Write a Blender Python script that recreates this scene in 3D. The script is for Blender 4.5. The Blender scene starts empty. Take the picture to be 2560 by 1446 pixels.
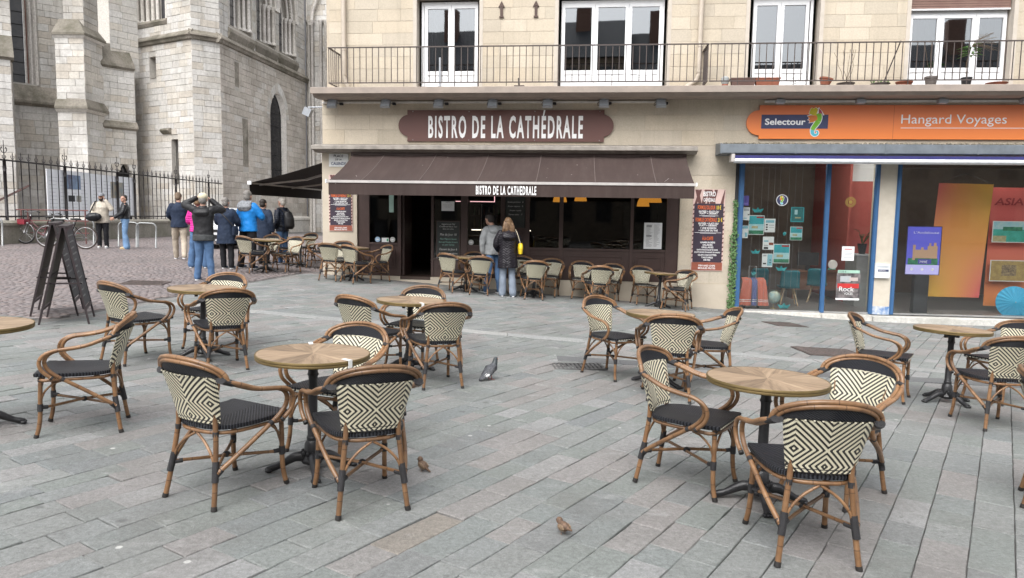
import bpy, bmesh, math, random
import numpy as np
from mathutils import Vector, Matrix
R = math.radians
PI = math.pi
scene = bpy.context.scene
COL = scene.collection

# ------------------------------------------------------------------ camera
EYE = 1.615
pit, rol = R(5.643), R(0.851)
F_ = Vector((0, math.cos(pit), -math.sin(pit)))
U_ = Vector((0, math.sin(pit), math.cos(pit)))
R_ = Vector((1, 0, 0))
right = R_ * math.cos(rol) + U_ * math.sin(rol)
up = U_ * math.cos(rol) - R_ * math.sin(rol)
cd = bpy.data.cameras.new('camera')
cd.sensor_width = 36
cd.lens = 25.97
cd.clip_start = 0.05
cd.clip_end = 600
cam = bpy.data.objects.new('camera', cd)
COL.objects.link(cam)
cam.matrix_world = Matrix(((right.x, up.x, -F_.x, 0), (right.y, up.y, -F_.y, 0), (right.z, up.z, -F_.z, EYE), (0, 0, 0, 1)))
scene.camera = cam

# ------------------------------------------------------------------ sky, sun, exposure (bright overcast)
SUN_EL, SUN_AZ = 53, 200        # elevation, compass direction the light comes from (0 = +y, clockwise)
world = bpy.data.worlds.new('World')
scene.world = world
world.use_nodes = True
wn = world.node_tree
wn.nodes.clear()
sky = wn.nodes.new('ShaderNodeTexSky')
sky.sky_type = 'NISHITA'
sky.sun_disc = False
sky.sun_elevation = R(SUN_EL)
sky.sun_rotation = R(SUN_AZ)
sky.altitude = 50
sky.air_density = 1.0
sky.dust_density = 4.0
sky.ozone_density = 1.0
hsv = wn.nodes.new('ShaderNodeHueSaturation')      # the cloud layer takes most of the blue out of the sky
hsv.inputs['Saturation'].default_value = 0.16
bg = wn.nodes.new('ShaderNodeBackground')
bg.inputs['Strength'].default_value = 0.15
wo = wn.nodes.new('ShaderNodeOutputWorld')
wn.links.new(sky.outputs[0], hsv.inputs['Color'])
wn.links.new(hsv.outputs[0], bg.inputs['Color'])
wn.links.new(bg.outputs[0], wo.inputs['Surface'])
sd = bpy.data.lights.new('sun', 'SUN')
sd.energy = 1.4
sd.angle = R(60)
sd.color = (1, 0.985, 0.965)
sun = bpy.data.objects.new('sun', sd)
COL.objects.link(sun)
_d = Vector((math.sin(R(SUN_AZ)) * math.cos(R(SUN_EL)), math.cos(R(SUN_AZ)) * math.cos(R(SUN_EL)), math.sin(R(SUN_EL))))
sun.rotation_euler = _d.to_track_quat('Z', 'Y').to_euler()
vs = scene.view_settings
vs.view_transform = 'Standard'
vs.look = 'None'
vs.exposure = 1.02
vs.gamma = 1.0
vs.use_curve_mapping = False

# ------------------------------------------------------------------ the lie of the land
def softclamp(v, lo, hi, k=0.6):
    v = np.asarray(v, float)
    v = lo + k * np.logaddexp(0, (v - lo) / k)
    return hi - k * np.logaddexp(0, (hi - v) / k)
def ground_z(x, y):
    return (-.0075 * np.asarray(x) - .0062 * np.asarray(y) - .0034 * softclamp(x, -6.8, 7.5) * softclamp(y, -50, 17)
            + .03 * softclamp(-11 - np.asarray(x, float), 0, 6))
def gz(x, y):
    return float(ground_z(x, y))
def gnormal(x, y):
    e = .2
    return Vector((-(gz(x + e, y) - gz(x - e, y)) / (2 * e), -(gz(x, y + e) - gz(x, y - e)) / (2 * e), 1)).normalized()
def stand(o, x, y, deg, tilt=True, dz=0):
    """put a thing on the ground at x, y, its +X turned to deg; tilted with the slope if it has several feet"""
    n = gnormal(x, y) if tilt else Vector((0, 0, 1))
    f = Vector((math.cos(R(deg)), math.sin(R(deg)), 0))
    l = n.cross(f).normalized()
    f = l.cross(n)
    o.matrix_world = Matrix(((f.x, l.x, n.x, x), (f.y, l.y, n.y, y), (f.z, l.z, n.z, gz(x, y) + dz), (0, 0, 0, 1)))

# ------------------------------------------------------------------ materials
MATS = {}
def nodes_of(name):
    m = bpy.data.materials.new(name)
    m.use_nodes = True
    nt = m.node_tree
    return m, nt, nt.nodes['Principled BSDF']
def N(nt, t, **kw):
    n = nt.nodes.new(t)
    for k, v in kw.items():
        if k.startswith('i_'):
            n.inputs[k[2:].replace('_', ' ')].default_value = v
        else:
            setattr(n, k, v)
    return n
def L(nt, a, b):
    nt.links.new(a, b)
def math_(nt, op, a, b=None, c=None):
    n = nt.nodes.new('ShaderNodeMath')
    n.operation = op
    for i, v in enumerate((a, b, c)):
        if v is None:
            continue
        if isinstance(v, (int, float)):
            n.inputs[i].default_value = v
        else:
            nt.links.new(v, n.inputs[i])
    return n.outputs[0]
def mixc(nt, fac, a, b, mode='MIX'):
    n = nt.nodes.new('ShaderNodeMix')
    n.data_type = 'RGBA'
    n.blend_type = mode
    for s, v in ((n.inputs[0], fac), (n.inputs[6], a), (n.inputs[7], b)):
        if isinstance(v, (int, float)):
            s.default_value = v
        elif isinstance(v, (tuple, list)):
            s.default_value = (*v[:3], 1)
        else:
            nt.links.new(v, s)
    return n.outputs[2]
def noise(nt, vec, scale, detail=4, rough=.6, dist=0):
    n = N(nt, 'ShaderNodeTexNoise')
    n.inputs['Scale'].default_value = scale
    n.inputs['Detail'].default_value = detail
    n.inputs['Roughness'].default_value = rough
    n.inputs['Distortion'].default_value = dist
    if vec is not None:
        L(nt, vec, n.inputs['Vector'])
    return n.outputs['Fac']
def ramp(nt, fac, stops, interp='LINEAR'):
    n = N(nt, 'ShaderNodeValToRGB')
    n.color_ramp.interpolation = interp
    e = n.color_ramp.elements
    while len(e) < len(stops):
        e.new(0.5)
    for el, (p, c) in zip(e, stops):
        el.position = p
        el.color = (*c, 1) if len(c) == 3 else c
    L(nt, fac, n.inputs['Fac'])
    return n.outputs['Color']
def bump(nt, h, strength=.3, dist=.01):
    n = N(nt, 'ShaderNodeBump')
    n.inputs['Strength'].default_value = strength
    n.inputs['Distance'].default_value = dist
    L(nt, h, n.inputs['Height'])
    return n.outputs['Normal']
def texco(nt, what='Object'):
    return N(nt, 'ShaderNodeTexCoord').outputs[what]
def stretch(nt, vec, s):
    n = N(nt, 'ShaderNodeMapping')
    n.inputs['Scale'].default_value = s
    L(nt, vec, n.inputs['Vector'])
    return n.outputs['Vector']

def mat(name, col, rough=.6, metal=0., col2=None, nscale=6., bscale=0, bstr=.2, spec=.5, coat=0., sheen=0.):
    """a plain material: colour varied by noise, fine relief"""
    if name in MATS:
        return MATS[name]
    m, nt, p = nodes_of(name)
    p.inputs['Roughness'].default_value = rough
    p.inputs['Metallic'].default_value = metal
    p.inputs['Specular IOR Level'].default_value = spec
    p.inputs['Coat Weight'].default_value = coat
    p.inputs['Sheen Weight'].default_value = sheen
    co = texco(nt)
    c2 = col2 or tuple(c * .82 for c in col)
    f = ramp(nt, noise(nt, co, nscale), [(.35, (0, 0, 0)), (.65, (1, 1, 1))])
    L(nt, mixc(nt, f, col, c2), p.inputs['Base Color'])
    if bscale:
        L(nt, bump(nt, noise(nt, co, bscale, 6), bstr), p.inputs['Normal'])
    MATS[name] = m
    return m

def stone_mat(name, palette, rough=.85, dirt=(.1, .09, .08), dirt_amt=.35, dscale=.5, grain=30., bstr=.35, edge=(0.5, .68), spec=.3, gamt=.75, streak=0.):
    """stones: each piece carries its own 'rnd' value that picks its colour; blotches, grain and pits on top"""
    if name in MATS:
        return MATS[name]
    m, nt, p = nodes_of(name)
    p.inputs['Roughness'].default_value = rough
    p.inputs['Specular IOR Level'].default_value = spec
    at = N(nt, 'ShaderNodeAttribute', attribute_name='rnd')
    n = len(palette)
    base = ramp(nt, at.outputs['Fac'], [(i / n, c) for i, c in enumerate(palette)], 'CONSTANT')
    pos = N(nt, 'ShaderNodeNewGeometry').outputs['Position']
    fine = noise(nt, pos, grain, 5, .7)
    base = mixc(nt, gamt, base, ramp(nt, fine, [(.3, (.62, .62, .62)), (.7, (1.3, 1.3, 1.3))]), 'MULTIPLY')
    big = ramp(nt, noise(nt, pos, dscale, 6, .68), [(edge[0], (0, 0, 0)), (edge[1], (1, 1, 1))])
    base = mixc(nt, math_(nt, 'MULTIPLY', big, dirt_amt), base, dirt)
    if streak:      # rain streaks run down the wall
        sk = ramp(nt, noise(nt, stretch(nt, pos, (3.2, 3.2, .22)), 1.6, 7, .7), [(.52, (0, 0, 0)), (.72, (1, 1, 1))])
        base = mixc(nt, math_(nt, 'MULTIPLY', sk, streak), base, dirt)
    L(nt, base, p.inputs['Base Color'])
    L(nt, bump(nt, noise(nt, pos, grain * .6, 8, .7), bstr, .012), p.inputs['Normal'])
    MATS[name] = m
    return m

def glass_mat(name, tint=(.85, .87, .86), refl=1.0, base=.05, rough=.015):
    if name in MATS:
        return MATS[name]
    m = bpy.data.materials.new(name)
    m.use_nodes = True
    nt = m.node_tree
    nt.nodes.clear()
    out = N(nt, 'ShaderNodeOutputMaterial')
    tr = N(nt, 'ShaderNodeBsdfTransparent')
    tr.inputs[0].default_value = (*tint, 1)
    gl = N(nt, 'ShaderNodeBsdfGlossy')
    gl.inputs['Roughness'].default_value = rough
    gl.inputs['Color'].default_value = (.92, .95, .97, 1)
    nz = noise(nt, texco(nt), 1.1, 2)
    L(nt, bump(nt, nz, .025, .02), gl.inputs['Normal'])
    fr = N(nt, 'ShaderNodeFresnel')
    fr.inputs[0].default_value = 1.5
    mx = N(nt, 'ShaderNodeMixShader')
    L(nt, math_(nt, 'MINIMUM', math_(nt, 'MULTIPLY_ADD', fr.outputs[0], refl, base), 1.0), mx.inputs[0])
    L(nt, tr.outputs[0], mx.inputs[1])
    L(nt, gl.outputs[0], mx.inputs[2])
    L(nt, mx.outputs[0], out.inputs[0])
    MATS[name] = m
    return m
def glow(name, col, strength, base=None):
    if name in MATS:
        return MATS[name]
    m, nt, p = nodes_of(name)
    p.inputs['Base Color'].default_value = (*(base or col), 1)
    p.inputs['Emission Color'].default_value = (*col, 1)
    p.inputs['Emission Strength'].default_value = strength
    p.inputs['Roughness'].default_value = .5
    MATS[name] = m
    return m

# ------------------------------------------------------------------ mesh building
def link(o, parent=None):
    COL.objects.link(o)
    if parent is not None:
        o.parent = parent
    return o
def tag(o, label=None, cat=None, group=None, kind=None):
    for k, v in (('label', label), ('category', cat), ('group', group), ('kind', kind)):
        if v:
            o[k] = v
    return o
def thing(name, label, cat, group=None, loc=(0, 0, 0), rz=0.):
    o = bpy.data.objects.new(name, None)
    o.empty_display_size = .1
    COL.objects.link(o)
    o.location = loc
    o.rotation_euler = (0, 0, rz)
    return tag(o, label, cat, group)
def copy_tree(o, parent=None):
    c = o.copy()
    COL.objects.link(c)
    if parent is not None:
        c.parent = parent
        c.matrix_parent_inverse = o.matrix_parent_inverse
    for ch in o.children:
        copy_tree(ch, c)
    return c

class MB:
    """collects shapes into one mesh"""
    def __init__(s):
        s.v = []; s.f = []; s.uv = []; s.r = []; s.mi = []; s.has_uv = False; s.cur = 0; s.rnd = 0.5; s.cut = []
    def add(s, vs_, fs, uvs=None):
        b = len(s.v)
        s.cut.append((b, len(s.f)))
        s.v += [tuple(v) for v in vs_]
        s.r += [s.rnd] * len(vs_)
        for i, f in enumerate(fs):
            s.f.append([b + k for k in f])
            s.mi.append(s.cur)
            if uvs is not None:
                s.has_uv = True
                s.uv.append(uvs[i])
            else:
                s.uv.append([(0, 0)] * len(f))
        return s
    def box(s, x0, x1, y0, y1, z0, z1):
        v = [(x0, y0, z0), (x1, y0, z0), (x1, y1, z0), (x0, y1, z0), (x0, y0, z1), (x1, y0, z1), (x1, y1, z1), (x0, y1, z1)]
        return s.add(v, [(0, 3, 2, 1), (4, 5, 6, 7), (0, 1, 5, 4), (1, 2, 6, 5), (2, 3, 7, 6), (3, 0, 4, 7)])
    def obox(s, c, ax, ay, az):
        """oriented box: centre and three half-axis vectors"""
        c, ax, ay, az = map(Vector, (c, ax, ay, az))
        v = [c + ax * i + ay * j + az * k for k in (-1, 1) for i, j in ((-1, -1), (1, -1), (1, 1), (-1, 1))]
        return s.add(v, [(0, 3, 2, 1), (4, 5, 6, 7), (0, 1, 5, 4), (1, 2, 6, 5), (2, 3, 7, 6), (3, 0, 4, 7)])
    def beam(s, a, b, w, h, upv=(0, 0, 1)):
        a, b = Vector(a), Vector(b)
        d = (b - a)
        sd_ = d.cross(Vector(upv))
        if sd_.length < 1e-6:
            sd_ = Vector((1, 0, 0))
        sd_.normalize()
        u = sd_.cross(d).normalized()
        return s.obox((a + b) / 2, d / 2, sd_ * w / 2, u * h / 2)
    def tube(s, pts, r, n=8, closed=False, caps=True, squash=None, uv=False):
        P = [Vector(p) for p in pts]
        m = len(P)
        rr = r if isinstance(r, (list, tuple)) else [r] * m
        vs_, fs, uvs = [], [], []
        ref = None
        ln = [0.]
        for i in range(1, m):
            ln.append(ln[-1] + (P[i] - P[i - 1]).length)
        for i in range(m):
            if closed:
                t = P[(i + 1) % m] - P[i - 1]
            else:
                t = P[min(i + 1, m - 1)] - P[max(i - 1, 0)]
            t.normalize()
            if ref is None:
                ref = Vector((0, 0, 1)) if abs(t.z) < .9 else Vector((1, 0, 0))
                ref = (ref - t * ref.dot(t)).normalized()
            else:
                ref = (ref - t * ref.dot(t))
                ref = ref.normalized() if ref.length > 1e-6 else t.orthogonal().normalized()
            b2 = t.cross(ref)
            for k in range(n):
                a = 2 * PI * k / n
                vs_.append(P[i] + (ref * math.cos(a) + b2 * math.sin(a)) * rr[i])
        mm = m if closed else m - 1
        for i in range(mm):
            j = (i + 1) % m
            for k in range(n):
                k2 = (k + 1) % n
                fs.append((i * n + k, j * n + k, j * n + k2, i * n + k2)[::-1])
                l1 = ln[i]; l2 = ln[i + 1] if i + 1 < m else ln[i] + .02
                uvs.append([(k2 / n if k2 else 1., l1), (k2 / n if k2 else 1., l2), (k / n, l2), (k / n, l1)])
        if caps and not closed:
            fs.append(tuple(range(n))); uvs.append([(0, 0)] * n)
            fs.append(tuple(range((m - 1) * n, m * n))[::-1]); uvs.append([(0, ln[-1])] * n)
        return s.add(vs_, fs, uvs if uv else None)
    def lathe(s, prof, n=16, c=(0, 0, 0), ax='z'):
        vs_, fs = [], []
        for (r, h) in prof:
            for k in range(n):
                a = 2 * PI * k / n
                p = (r * math.cos(a), r * math.sin(a), h)
                if ax == 'y':
                    p = (p[0], h, p[1])
                elif ax == 'x':
                    p = (h, p[0], p[1])
                vs_.append((c[0] + p[0], c[1] + p[1], c[2] + p[2]))
        m = len(prof)
        for i in range(m - 1):
            for k in range(n):
                k2 = (k + 1) % n
                f = (i * n + k, i * n + k2, (i + 1) * n + k2, (i + 1) * n + k)
                fs.append(f if ax != 'y' else f[::-1])
        fs.append(tuple(range(n))[::-1] if ax != 'y' else tuple(range(n)))
        t = tuple(range((m - 1) * n, m * n))
        fs.append(t if ax != 'y' else t[::-1])
        return s.add(vs_, fs)
    def ellipsoid(s, c, rx, ry, rz, n=12, m=8, rot=None):
        vs_, fs = [], []
        for i in range(m + 1):
            t = PI * i / m
            for k in range(n):
                a = 2 * PI * k / n
                v = Vector((rx * math.sin(t) * math.cos(a), ry * math.sin(t) * math.sin(a), rz * math.cos(t)))
                if rot is not None:
                    v = rot @ v
                vs_.append(Vector(c) + v)
        for i in range(m):
            for k in range(n):
                k2 = (k + 1) % n
                fs.append((i * n + k, (i + 1) * n + k, (i + 1) * n + k2, i * n + k2))
        return s.add(vs_, fs)
    def loft(s, rings, n=16, caps=True):
        """rings: (centre, axis_a, axis_b) ellipses"""
        vs_, fs = [], []
        for c, a_, b_ in rings:
            c, a_, b_ = Vector(c), Vector(a_), Vector(b_)
            for k in range(n):
                t = 2 * PI * k / n
                vs_.append(c + a_ * math.cos(t) + b_ * math.sin(t))
        for i in range(len(rings) - 1):
            for k in range(n):
                k2 = (k + 1) % n
                fs.append((i * n + k, i * n + k2, (i + 1) * n + k2, (i + 1) * n + k))
        if caps:
            fs.append(tuple(range(n))[::-1])
            fs.append(tuple(range((len(rings) - 1) * n, len(rings) * n)))
        return s.add(vs_, fs)
    def prism(s, poly, fn, d0, d1):
        """poly: 2-D outline; fn(u, v, d) -> 3-D; extruded from d0 to d1"""
        n = len(poly)
        vs_ = [fn(u, v, d0) for u, v in poly] + [fn(u, v, d1) for u, v in poly]
        fs = [tuple(range(n))[::-1], tuple(range(n, 2 * n))]
        for k in range(n):
            k2 = (k + 1) % n
            fs.append((k, k2, n + k2, n + k))
        return s.add(vs_, fs)
    def grid(s, fn, nu, nv, uvfn=None, thick=0.):
        vs_, fs, uvs = [], [], []
        for j in range(nv + 1):
            for i in range(nu + 1):
                vs_.append(Vector(fn(i / nu, j / nv)))
        W_ = nu + 1
        for j in range(nv):
            for i in range(nu):
                fs.append((j * W_ + i, j * W_ + i + 1, (j + 1) * W_ + i + 1, (j + 1) * W_ + i))
                q = [(i / nu, j / nv), ((i + 1) / nu, j / nv), ((i + 1) / nu, (j + 1) / nv), (i / nu, (j + 1) / nv)]
                uvs.append([uvfn(*t) for t in q] if uvfn else q)
        return s.add(vs_, fs, uvs)
    def mesh(s, name='m', smooth=False):
        me = bpy.data.meshes.new(name)
        me.from_pydata(s.v, [], s.f)
        if s.has_uv:
            ul = me.uv_layers.new(name='UVMap')
            flat = [c for f in s.uv for t in f for c in t]
            ul.data.foreach_set('uv', flat)
        at = me.attributes.new('rnd', 'FLOAT', 'POINT')
        at.data.foreach_set('value', s.r)
        if any(s.mi):
            me.polygons.foreach_set('material_index', s.mi)
        if smooth:
            me.polygons.foreach_set('use_smooth', [True] * len(me.polygons))
        me.update()
        return me
    def each(s, name, material, parent=None, **kw):
        """one object per shape"""
        ends = s.cut[1:] + [(len(s.v), len(s.f))]
        for (v0, f0), (v1, f1) in zip(s.cut, ends):
            m_ = MB(); m_.rnd = s.r[v0]
            m_.add(s.v[v0:v1], [[i - v0 for i in f] for f in s.f[f0:f1]], s.uv[f0:f1] if s.has_uv else None)
            m_.build(name, material, parent, **kw)
    def build(s, name, material, parent=None, smooth=False, fixn=False, auto=None):
        me = s.mesh(name, smooth)
        for m in (material if isinstance(material, (list, tuple)) else [material]):
            me.materials.append(m)
        if fixn:
            bm = bmesh.new(); bm.from_mesh(me)
            bmesh.ops.recalc_face_normals(bm, faces=bm.faces)
            bm.to_mesh(me); bm.free()
        if auto:
            bm = bmesh.new(); bm.from_mesh(me)
            for e in bm.edges:
                if len(e.link_faces) == 2 and e.calc_face_angle(9) > R(auto):
                    e.smooth = False
            for f in bm.faces:
                f.smooth = True
            bm.to_mesh(me); bm.free()
        o = bpy.data.objects.new(name, me)
        return link(o, parent)

def smoothpath(pts, n=6, closed=False):
    """Catmull-Rom through the points"""
    P = [Vector(p) for p in pts]
    out = []
    m = len(P)
    rng = range(m) if closed else range(m - 1)
    for i in rng:
        if closed:
            p0, p1, p2, p3 = P[i - 1], P[i], P[(i + 1) % m], P[(i + 2) % m]
        else:
            p0, p1, p2, p3 = P[max(i - 1, 0)], P[i], P[i + 1], P[min(i + 2, m - 1)]
        for k in range(n):
            t = k / n
            out.append(.5 * ((2 * p1) + (p2 - p0) * t + (2 * p0 - 5 * p1 + 4 * p2 - p3) * t * t + (3 * p1 - p0 - 3 * p2 + p3) * t ** 3))
    if not closed:
        out.append(P[-1])
    return out
def clip_poly(poly, a, b, c):
    """keep the side a*x+b*y<=c of a convex polygon"""
    out = []
    n = len(poly)
    for i in range(n):
        p, q = poly[i], poly[(i + 1) % n]
        dp, dq = a * p[0] + b * p[1] - c, a * q[0] + b * q[1] - c
        if dp <= 0:
            out.append(p)
        if dp * dq < 0:
            t = dp / (dp - dq)
            out.append((p[0] + (q[0] - p[0]) * t, p[1] + (q[1] - p[1]) * t))
    return out
def inset(poly, d):
    """shrink a convex counter-clockwise polygon"""
    n = len(poly)
    res = list(poly)
    for i in range(n):
        (x0, y0), (x1, y1) = poly[i], poly[(i + 1) % n]
        ex, ey = x1 - x0, y1 - y0
        l = math.hypot(ex, ey)
        if l < 1e-9:
            continue
        a, b = ey / l, -ex / l
        res = clip_poly(res, a, b, a * x0 + b * y0 - d)
        if len(res) < 3:
            return []
    return res
def area2(poly):
    return .5 * sum(poly[i][0] * poly[(i + 1) % len(poly)][1] - poly[(i + 1) % len(poly)][0] * poly[i][1] for i in range(len(poly)))
TEXTS = {}
def text_mesh(txt, h, material, parent, name='lettering', xs=1., bold=0., align='CENTER', depth=.003, loc=(0, 0, 0), rot=None, fit=None, shear=0., space=1.):
    """flat lettering as a thin mesh, standing in the local XZ plane and read from -Y"""
    cu = bpy.data.curves.new('t', 'FONT')
    cu.body = txt
    cu.align_x = align
    cu.align_y = 'BOTTOM_BASELINE'
    cu.size = 1.
    cu.offset = bold
    cu.extrude = 0
    cu.resolution_u = 3
    cu.shear = shear
    cu.space_character = space
    o = bpy.data.objects.new('t', cu)
    COL.objects.link(o)
    dg = bpy.context.evaluated_depsgraph_get()
    me = bpy.data.meshes.new_from_object(o.evaluated_get(dg))
    bpy.data.objects.remove(o)
    bpy.data.curves.remove(cu)
    co = np.zeros(len(me.vertices) * 3)
    me.vertices.foreach_get('co', co)
    co = co.reshape(-1, 3)
    if len(co) == 0:
        return None
    cap = .682
    k = h / cap
    x = co[:, 0] * k * xs
    if fit:
        w = x.max() - x.min()
        x = x * (fit / w)
    out = np.stack([x, np.full(len(x), -depth), co[:, 1] * k], 1)
    me.vertices.foreach_set('co', out.ravel())
    me.materials.clear()
    me.materials.append(material)
    me.update()
    o = bpy.data.objects.new(name, me)
    link(o, parent)
    o.location = loc
    if rot is not None:
        o.rotation_euler = rot
    return o
def lerp(a, b, t):
    return a + (b - a) * t
def in_view(x, y, z, pad=.06):
    d = Vector((x, y, z - EYE))
    w = d.dot(F_)
    if w < .3:
        return 0
    a, b = d.dot(right) / w, d.dot(up) / w
    return abs(a) < .693 + pad and abs(b) < .3915 + pad
# ------------------------------------------------------------------ ground
rg = random.Random(7)
soil = mat('jointing_sand', (.13, .125, .12), .95, col2=(.09, .086, .082), nscale=3, bscale=60, bstr=.4)
def ground_sheet():
    xs = list(np.arange(-150, -30, 10)) + list(np.arange(-30, 30, 1.0)) + list(np.arange(30, 151, 10))
    ys = list(np.arange(-120, -10, 10)) + list(np.arange(-10, 50, 1.0)) + list(np.arange(50, 201, 10))
    X, Y = np.meshgrid(xs, ys)
    Z = ground_z(X, Y) - .016
    m = MB()
    W_ = len(xs)
    vs_ = np.stack([X.ravel(), Y.ravel(), Z.ravel()], 1).tolist()
    fs = [(j * W_ + i, j * W_ + i + 1, (j + 1) * W_ + i + 1, (j + 1) * W_ + i) for j in range(len(ys) - 1) for i in range(W_ - 1)]
    m.add(vs_, fs)
    return m.build('ground', soil, smooth=True)
tag(ground_sheet(), kind='structure')

g1, g2, g3 = (.180, .194, .184), (.198, .206, .200), (.214, .206, .199)
slab_mat = stone_mat('slate_paving', [g1, g2, g3, (.194, .207, .199), (.226, .216, .211), (.172, .185, .184), (.238, .240, .238), (.176, .182, .18), g1, (.21, .218, .211), (.222, .211, .204), g2, (.186, .197, .19), g2, g3, (.18, .194, .189), g1, g3, (.236, .233, .229), (.196, .206, .203), g1, (.172, .182, .183), (.212, .193, .170)],
                     rough=.62, dirt=(.125, .12, .113), dirt_amt=.65, dscale=.7, grain=42, bstr=.5, edge=(.48, .72), spec=.4)
def add_wear(m):
    """pale scuffs, gum and crumbs trodden into the stone"""
    nt = m.node_tree
    p = nt.nodes['Principled BSDF']
    src = p.inputs['Base Color'].links[0].from_socket
    pos = N(nt, 'ShaderNodeNewGeometry').outputs['Position']
    sc = ramp(nt, noise(nt, stretch(nt, pos, (1.2, 3.0, 1)), 2.2, 8, .75), [(.56, (0, 0, 0)), (.74, (1, 1, 1))])
    c = mixc(nt, math_(nt, 'MULTIPLY', sc, .7), src, (.34, .343, .335))
    vo = N(nt, 'ShaderNodeTexVoronoi')
    vo.inputs['Scale'].default_value = 2.3
    L(nt, pos, vo.inputs['Vector'])
    sp = ramp(nt, vo.outputs['Distance'], [(.03, (1, 1, 1)), (.045, (0, 0, 0))])
    c = mixc(nt, math_(nt, 'MULTIPLY', sp, .75), c, (.5, .5, .48))
    vo2 = N(nt, 'ShaderNodeTexVoronoi')
    vo2.inputs['Scale'].default_value = 1.7
    L(nt, stretch(nt, pos, (1, 1.2, 1)), vo2.inputs['Vector'])
    sp2 = ramp(nt, vo2.outputs['Distance'], [(.035, (1, 1, 1)), (.065, (0, 0, 0))])
    c = mixc(nt, math_(nt, 'MULTIPLY', sp2, .55), c, (.06, .06, .06))
    gs = ramp(nt, noise(nt, pos, 150, 4, .8), [(.3, (.72, .72, .72)), (.5, (1, 1, 1)), (.72, (1.5, 1.5, 1.5))])
    c = mixc(nt, .7, c, gs, 'MULTIPLY')
    fl = ramp(nt, noise(nt, stretch(nt, pos, (1, 1, 1)), 9, 9, .8), [(.61, (0, 0, 0)), (.66, (1, 1, 1))])
    c = mixc(nt, math_(nt, 'MULTIPLY', fl, .6), c, (.09, .088, .085))
    L(nt, c, p.inputs['Base Color'])
    # cleaved slate: riven relief
    b = nt.nodes.new('ShaderNodeBump')
    b.inputs['Strength'].default_value = .55
    b.inputs['Distance'].default_value = .03
    L(nt, noise(nt, stretch(nt, pos, (3, 3, 3)), 2.4, 9, .72, .6), b.inputs['Height'])
    L(nt, p.inputs['Normal'].links[0].from_socket, b.inputs['Normal'])
    L(nt, b.outputs['Normal'], p.inputs['Normal'])
add_wear(slab_mat)
A0 = R(56.3)
RX, RY = (math.cos(A0), math.sin(A0)), (-math.sin(A0), math.cos(A0))
# the pale band: a line y = BY + BS*x, BW wide
BY, BS, BW = 10.38, -.205, .27
def band_clip(poly, side):
    l = math.hypot(1, BS)
    if side < 0:
        return clip_poly(poly, -BS, 1, BY - BW / 2 * l)
    return clip_poly(poly, BS, -1, -(BY + BW / 2 * l))
FNx, FNy, FDIST = .10973, .99396, 16.9
def slab_polys():
    out = []
    v0 = -15.4
    while v0 < 15.4:
        rw_ = rg.choice((.160, .175, .182, .19, .20, .215))
        s = -14 + rg.random() * .5
        while s < 26:
            ln = rg.choice((.24, .3, .35, .4, .46, .52, .6)) * rg.uniform(.92, 1.08)
            cx, cy = (s + ln / 2) * RX[0] + (v0 + rw_ / 2) * RY[0], (s + ln / 2) * RX[1] + (v0 + rw_ / 2) * RY[1]
            if 1.2 < cy < 18.2 and -10.5 < cx < 14.5 and abs(cx) < .85 * cy + 1.2:
                poly = [(a * RX[0] + b * RY[0], a * RX[1] + b * RY[1]) for a, b in ((s, v0), (s + ln, v0), (s + ln, v0 + rw_), (s, v0 + rw_))]
                # limits: the setts to the left, the house front
                if cy > 9.2:
                    if cx < -5.2 - 1.2 and cy > 9.2:
                        poly = clip_poly(poly, 0, 1, 9.72)
                    else:
                        poly2 = clip_poly(poly, -1, .144, 5.9 + .144 * 9.9)
                        poly = poly2 if cy > 9.72 or len(poly2) > 2 else poly
                if len(poly) > 2:
                    poly = clip_poly(poly, FNx, FNy, FDIST + .3)
                for side in (-1, 1):
                    q = band_clip(poly, side) if len(poly) > 2 else []
                    if len(q) > 2 and area2(q) > .004:
                        out.append(q)
            s += ln
        v0 += rw_
    return out
def slab_into(m, poly, gap=.0011, ch=.0035, lift=0., rough=True):
    p0 = inset(poly, gap * rg.uniform(.6, 2.0))
    if len(p0) < 3:
        return
    if rough:                      # riven, slightly crooked edges
        q = []
        for (xa, ya), (xb, yb) in zip(p0, p0[1:] + p0[:1]):
            q.append((xa, ya))
            l = math.hypot(xb - xa, yb - ya)
            for f in ((.2, .45, .75) if l > .25 else (.5,) if l > .08 else ()):
                o = rg.uniform(-.0005, .003)
                f += rg.uniform(-.1, .1)
                q.append((xa + (xb - xa) * f - (yb - ya) / l * o, ya + (yb - ya) * f + (xb - xa) / l * o))
        p0 = q
    mx, my = sum(q[0] for q in p0) / len(p0), sum(q[1] for q in p0) / len(p0)
    p1 = [(x + (mx - x) * min(.2, ch / max(.02, math.hypot(mx - x, my - y))), y + (my - y) * min(.2, ch * 1.6 / max(.02, math.hypot(mx - x, my - y)))) for x, y in p0]
    cx, cy = sum(q[0] for q in p0) / len(p0), sum(q[1] for q in p0) / len(p0)
    h = rg.gauss(0, .0018) + lift
    tx, ty = rg.gauss(0, .009), rg.gauss(0, .009)
    zz = lambda x, y: gz(cx, cy) + (gz(x, y) - gz(cx, cy)) + h + tx * (x - cx) + ty * (y - cy)
    n = len(p0)
    m.rnd = rg.random() * .95
    if math.hypot(cx + .39, cy - 3.72) < .105 or math.hypot(cx + .42, cy - 3.22) < .09:
        m.rnd = .99                 # the two sand-coloured slabs in the foreground
    vs_ = [(x, y, zz(x, y) - .03) for x, y in p0] + [(x, y, zz(x, y) - .005) for x, y in p0] + [(x, y, zz(x, y)) for x, y in p1]
    fs = [tuple(range(2 * n, 3 * n))]
    for k in range(n):
        k2 = (k + 1) % n
        fs += [(k, k2, n + k2, n + k), (n + k, n + k2, 2 * n + k2, 2 * n + k)]
    m.add(vs_, fs)
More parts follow.
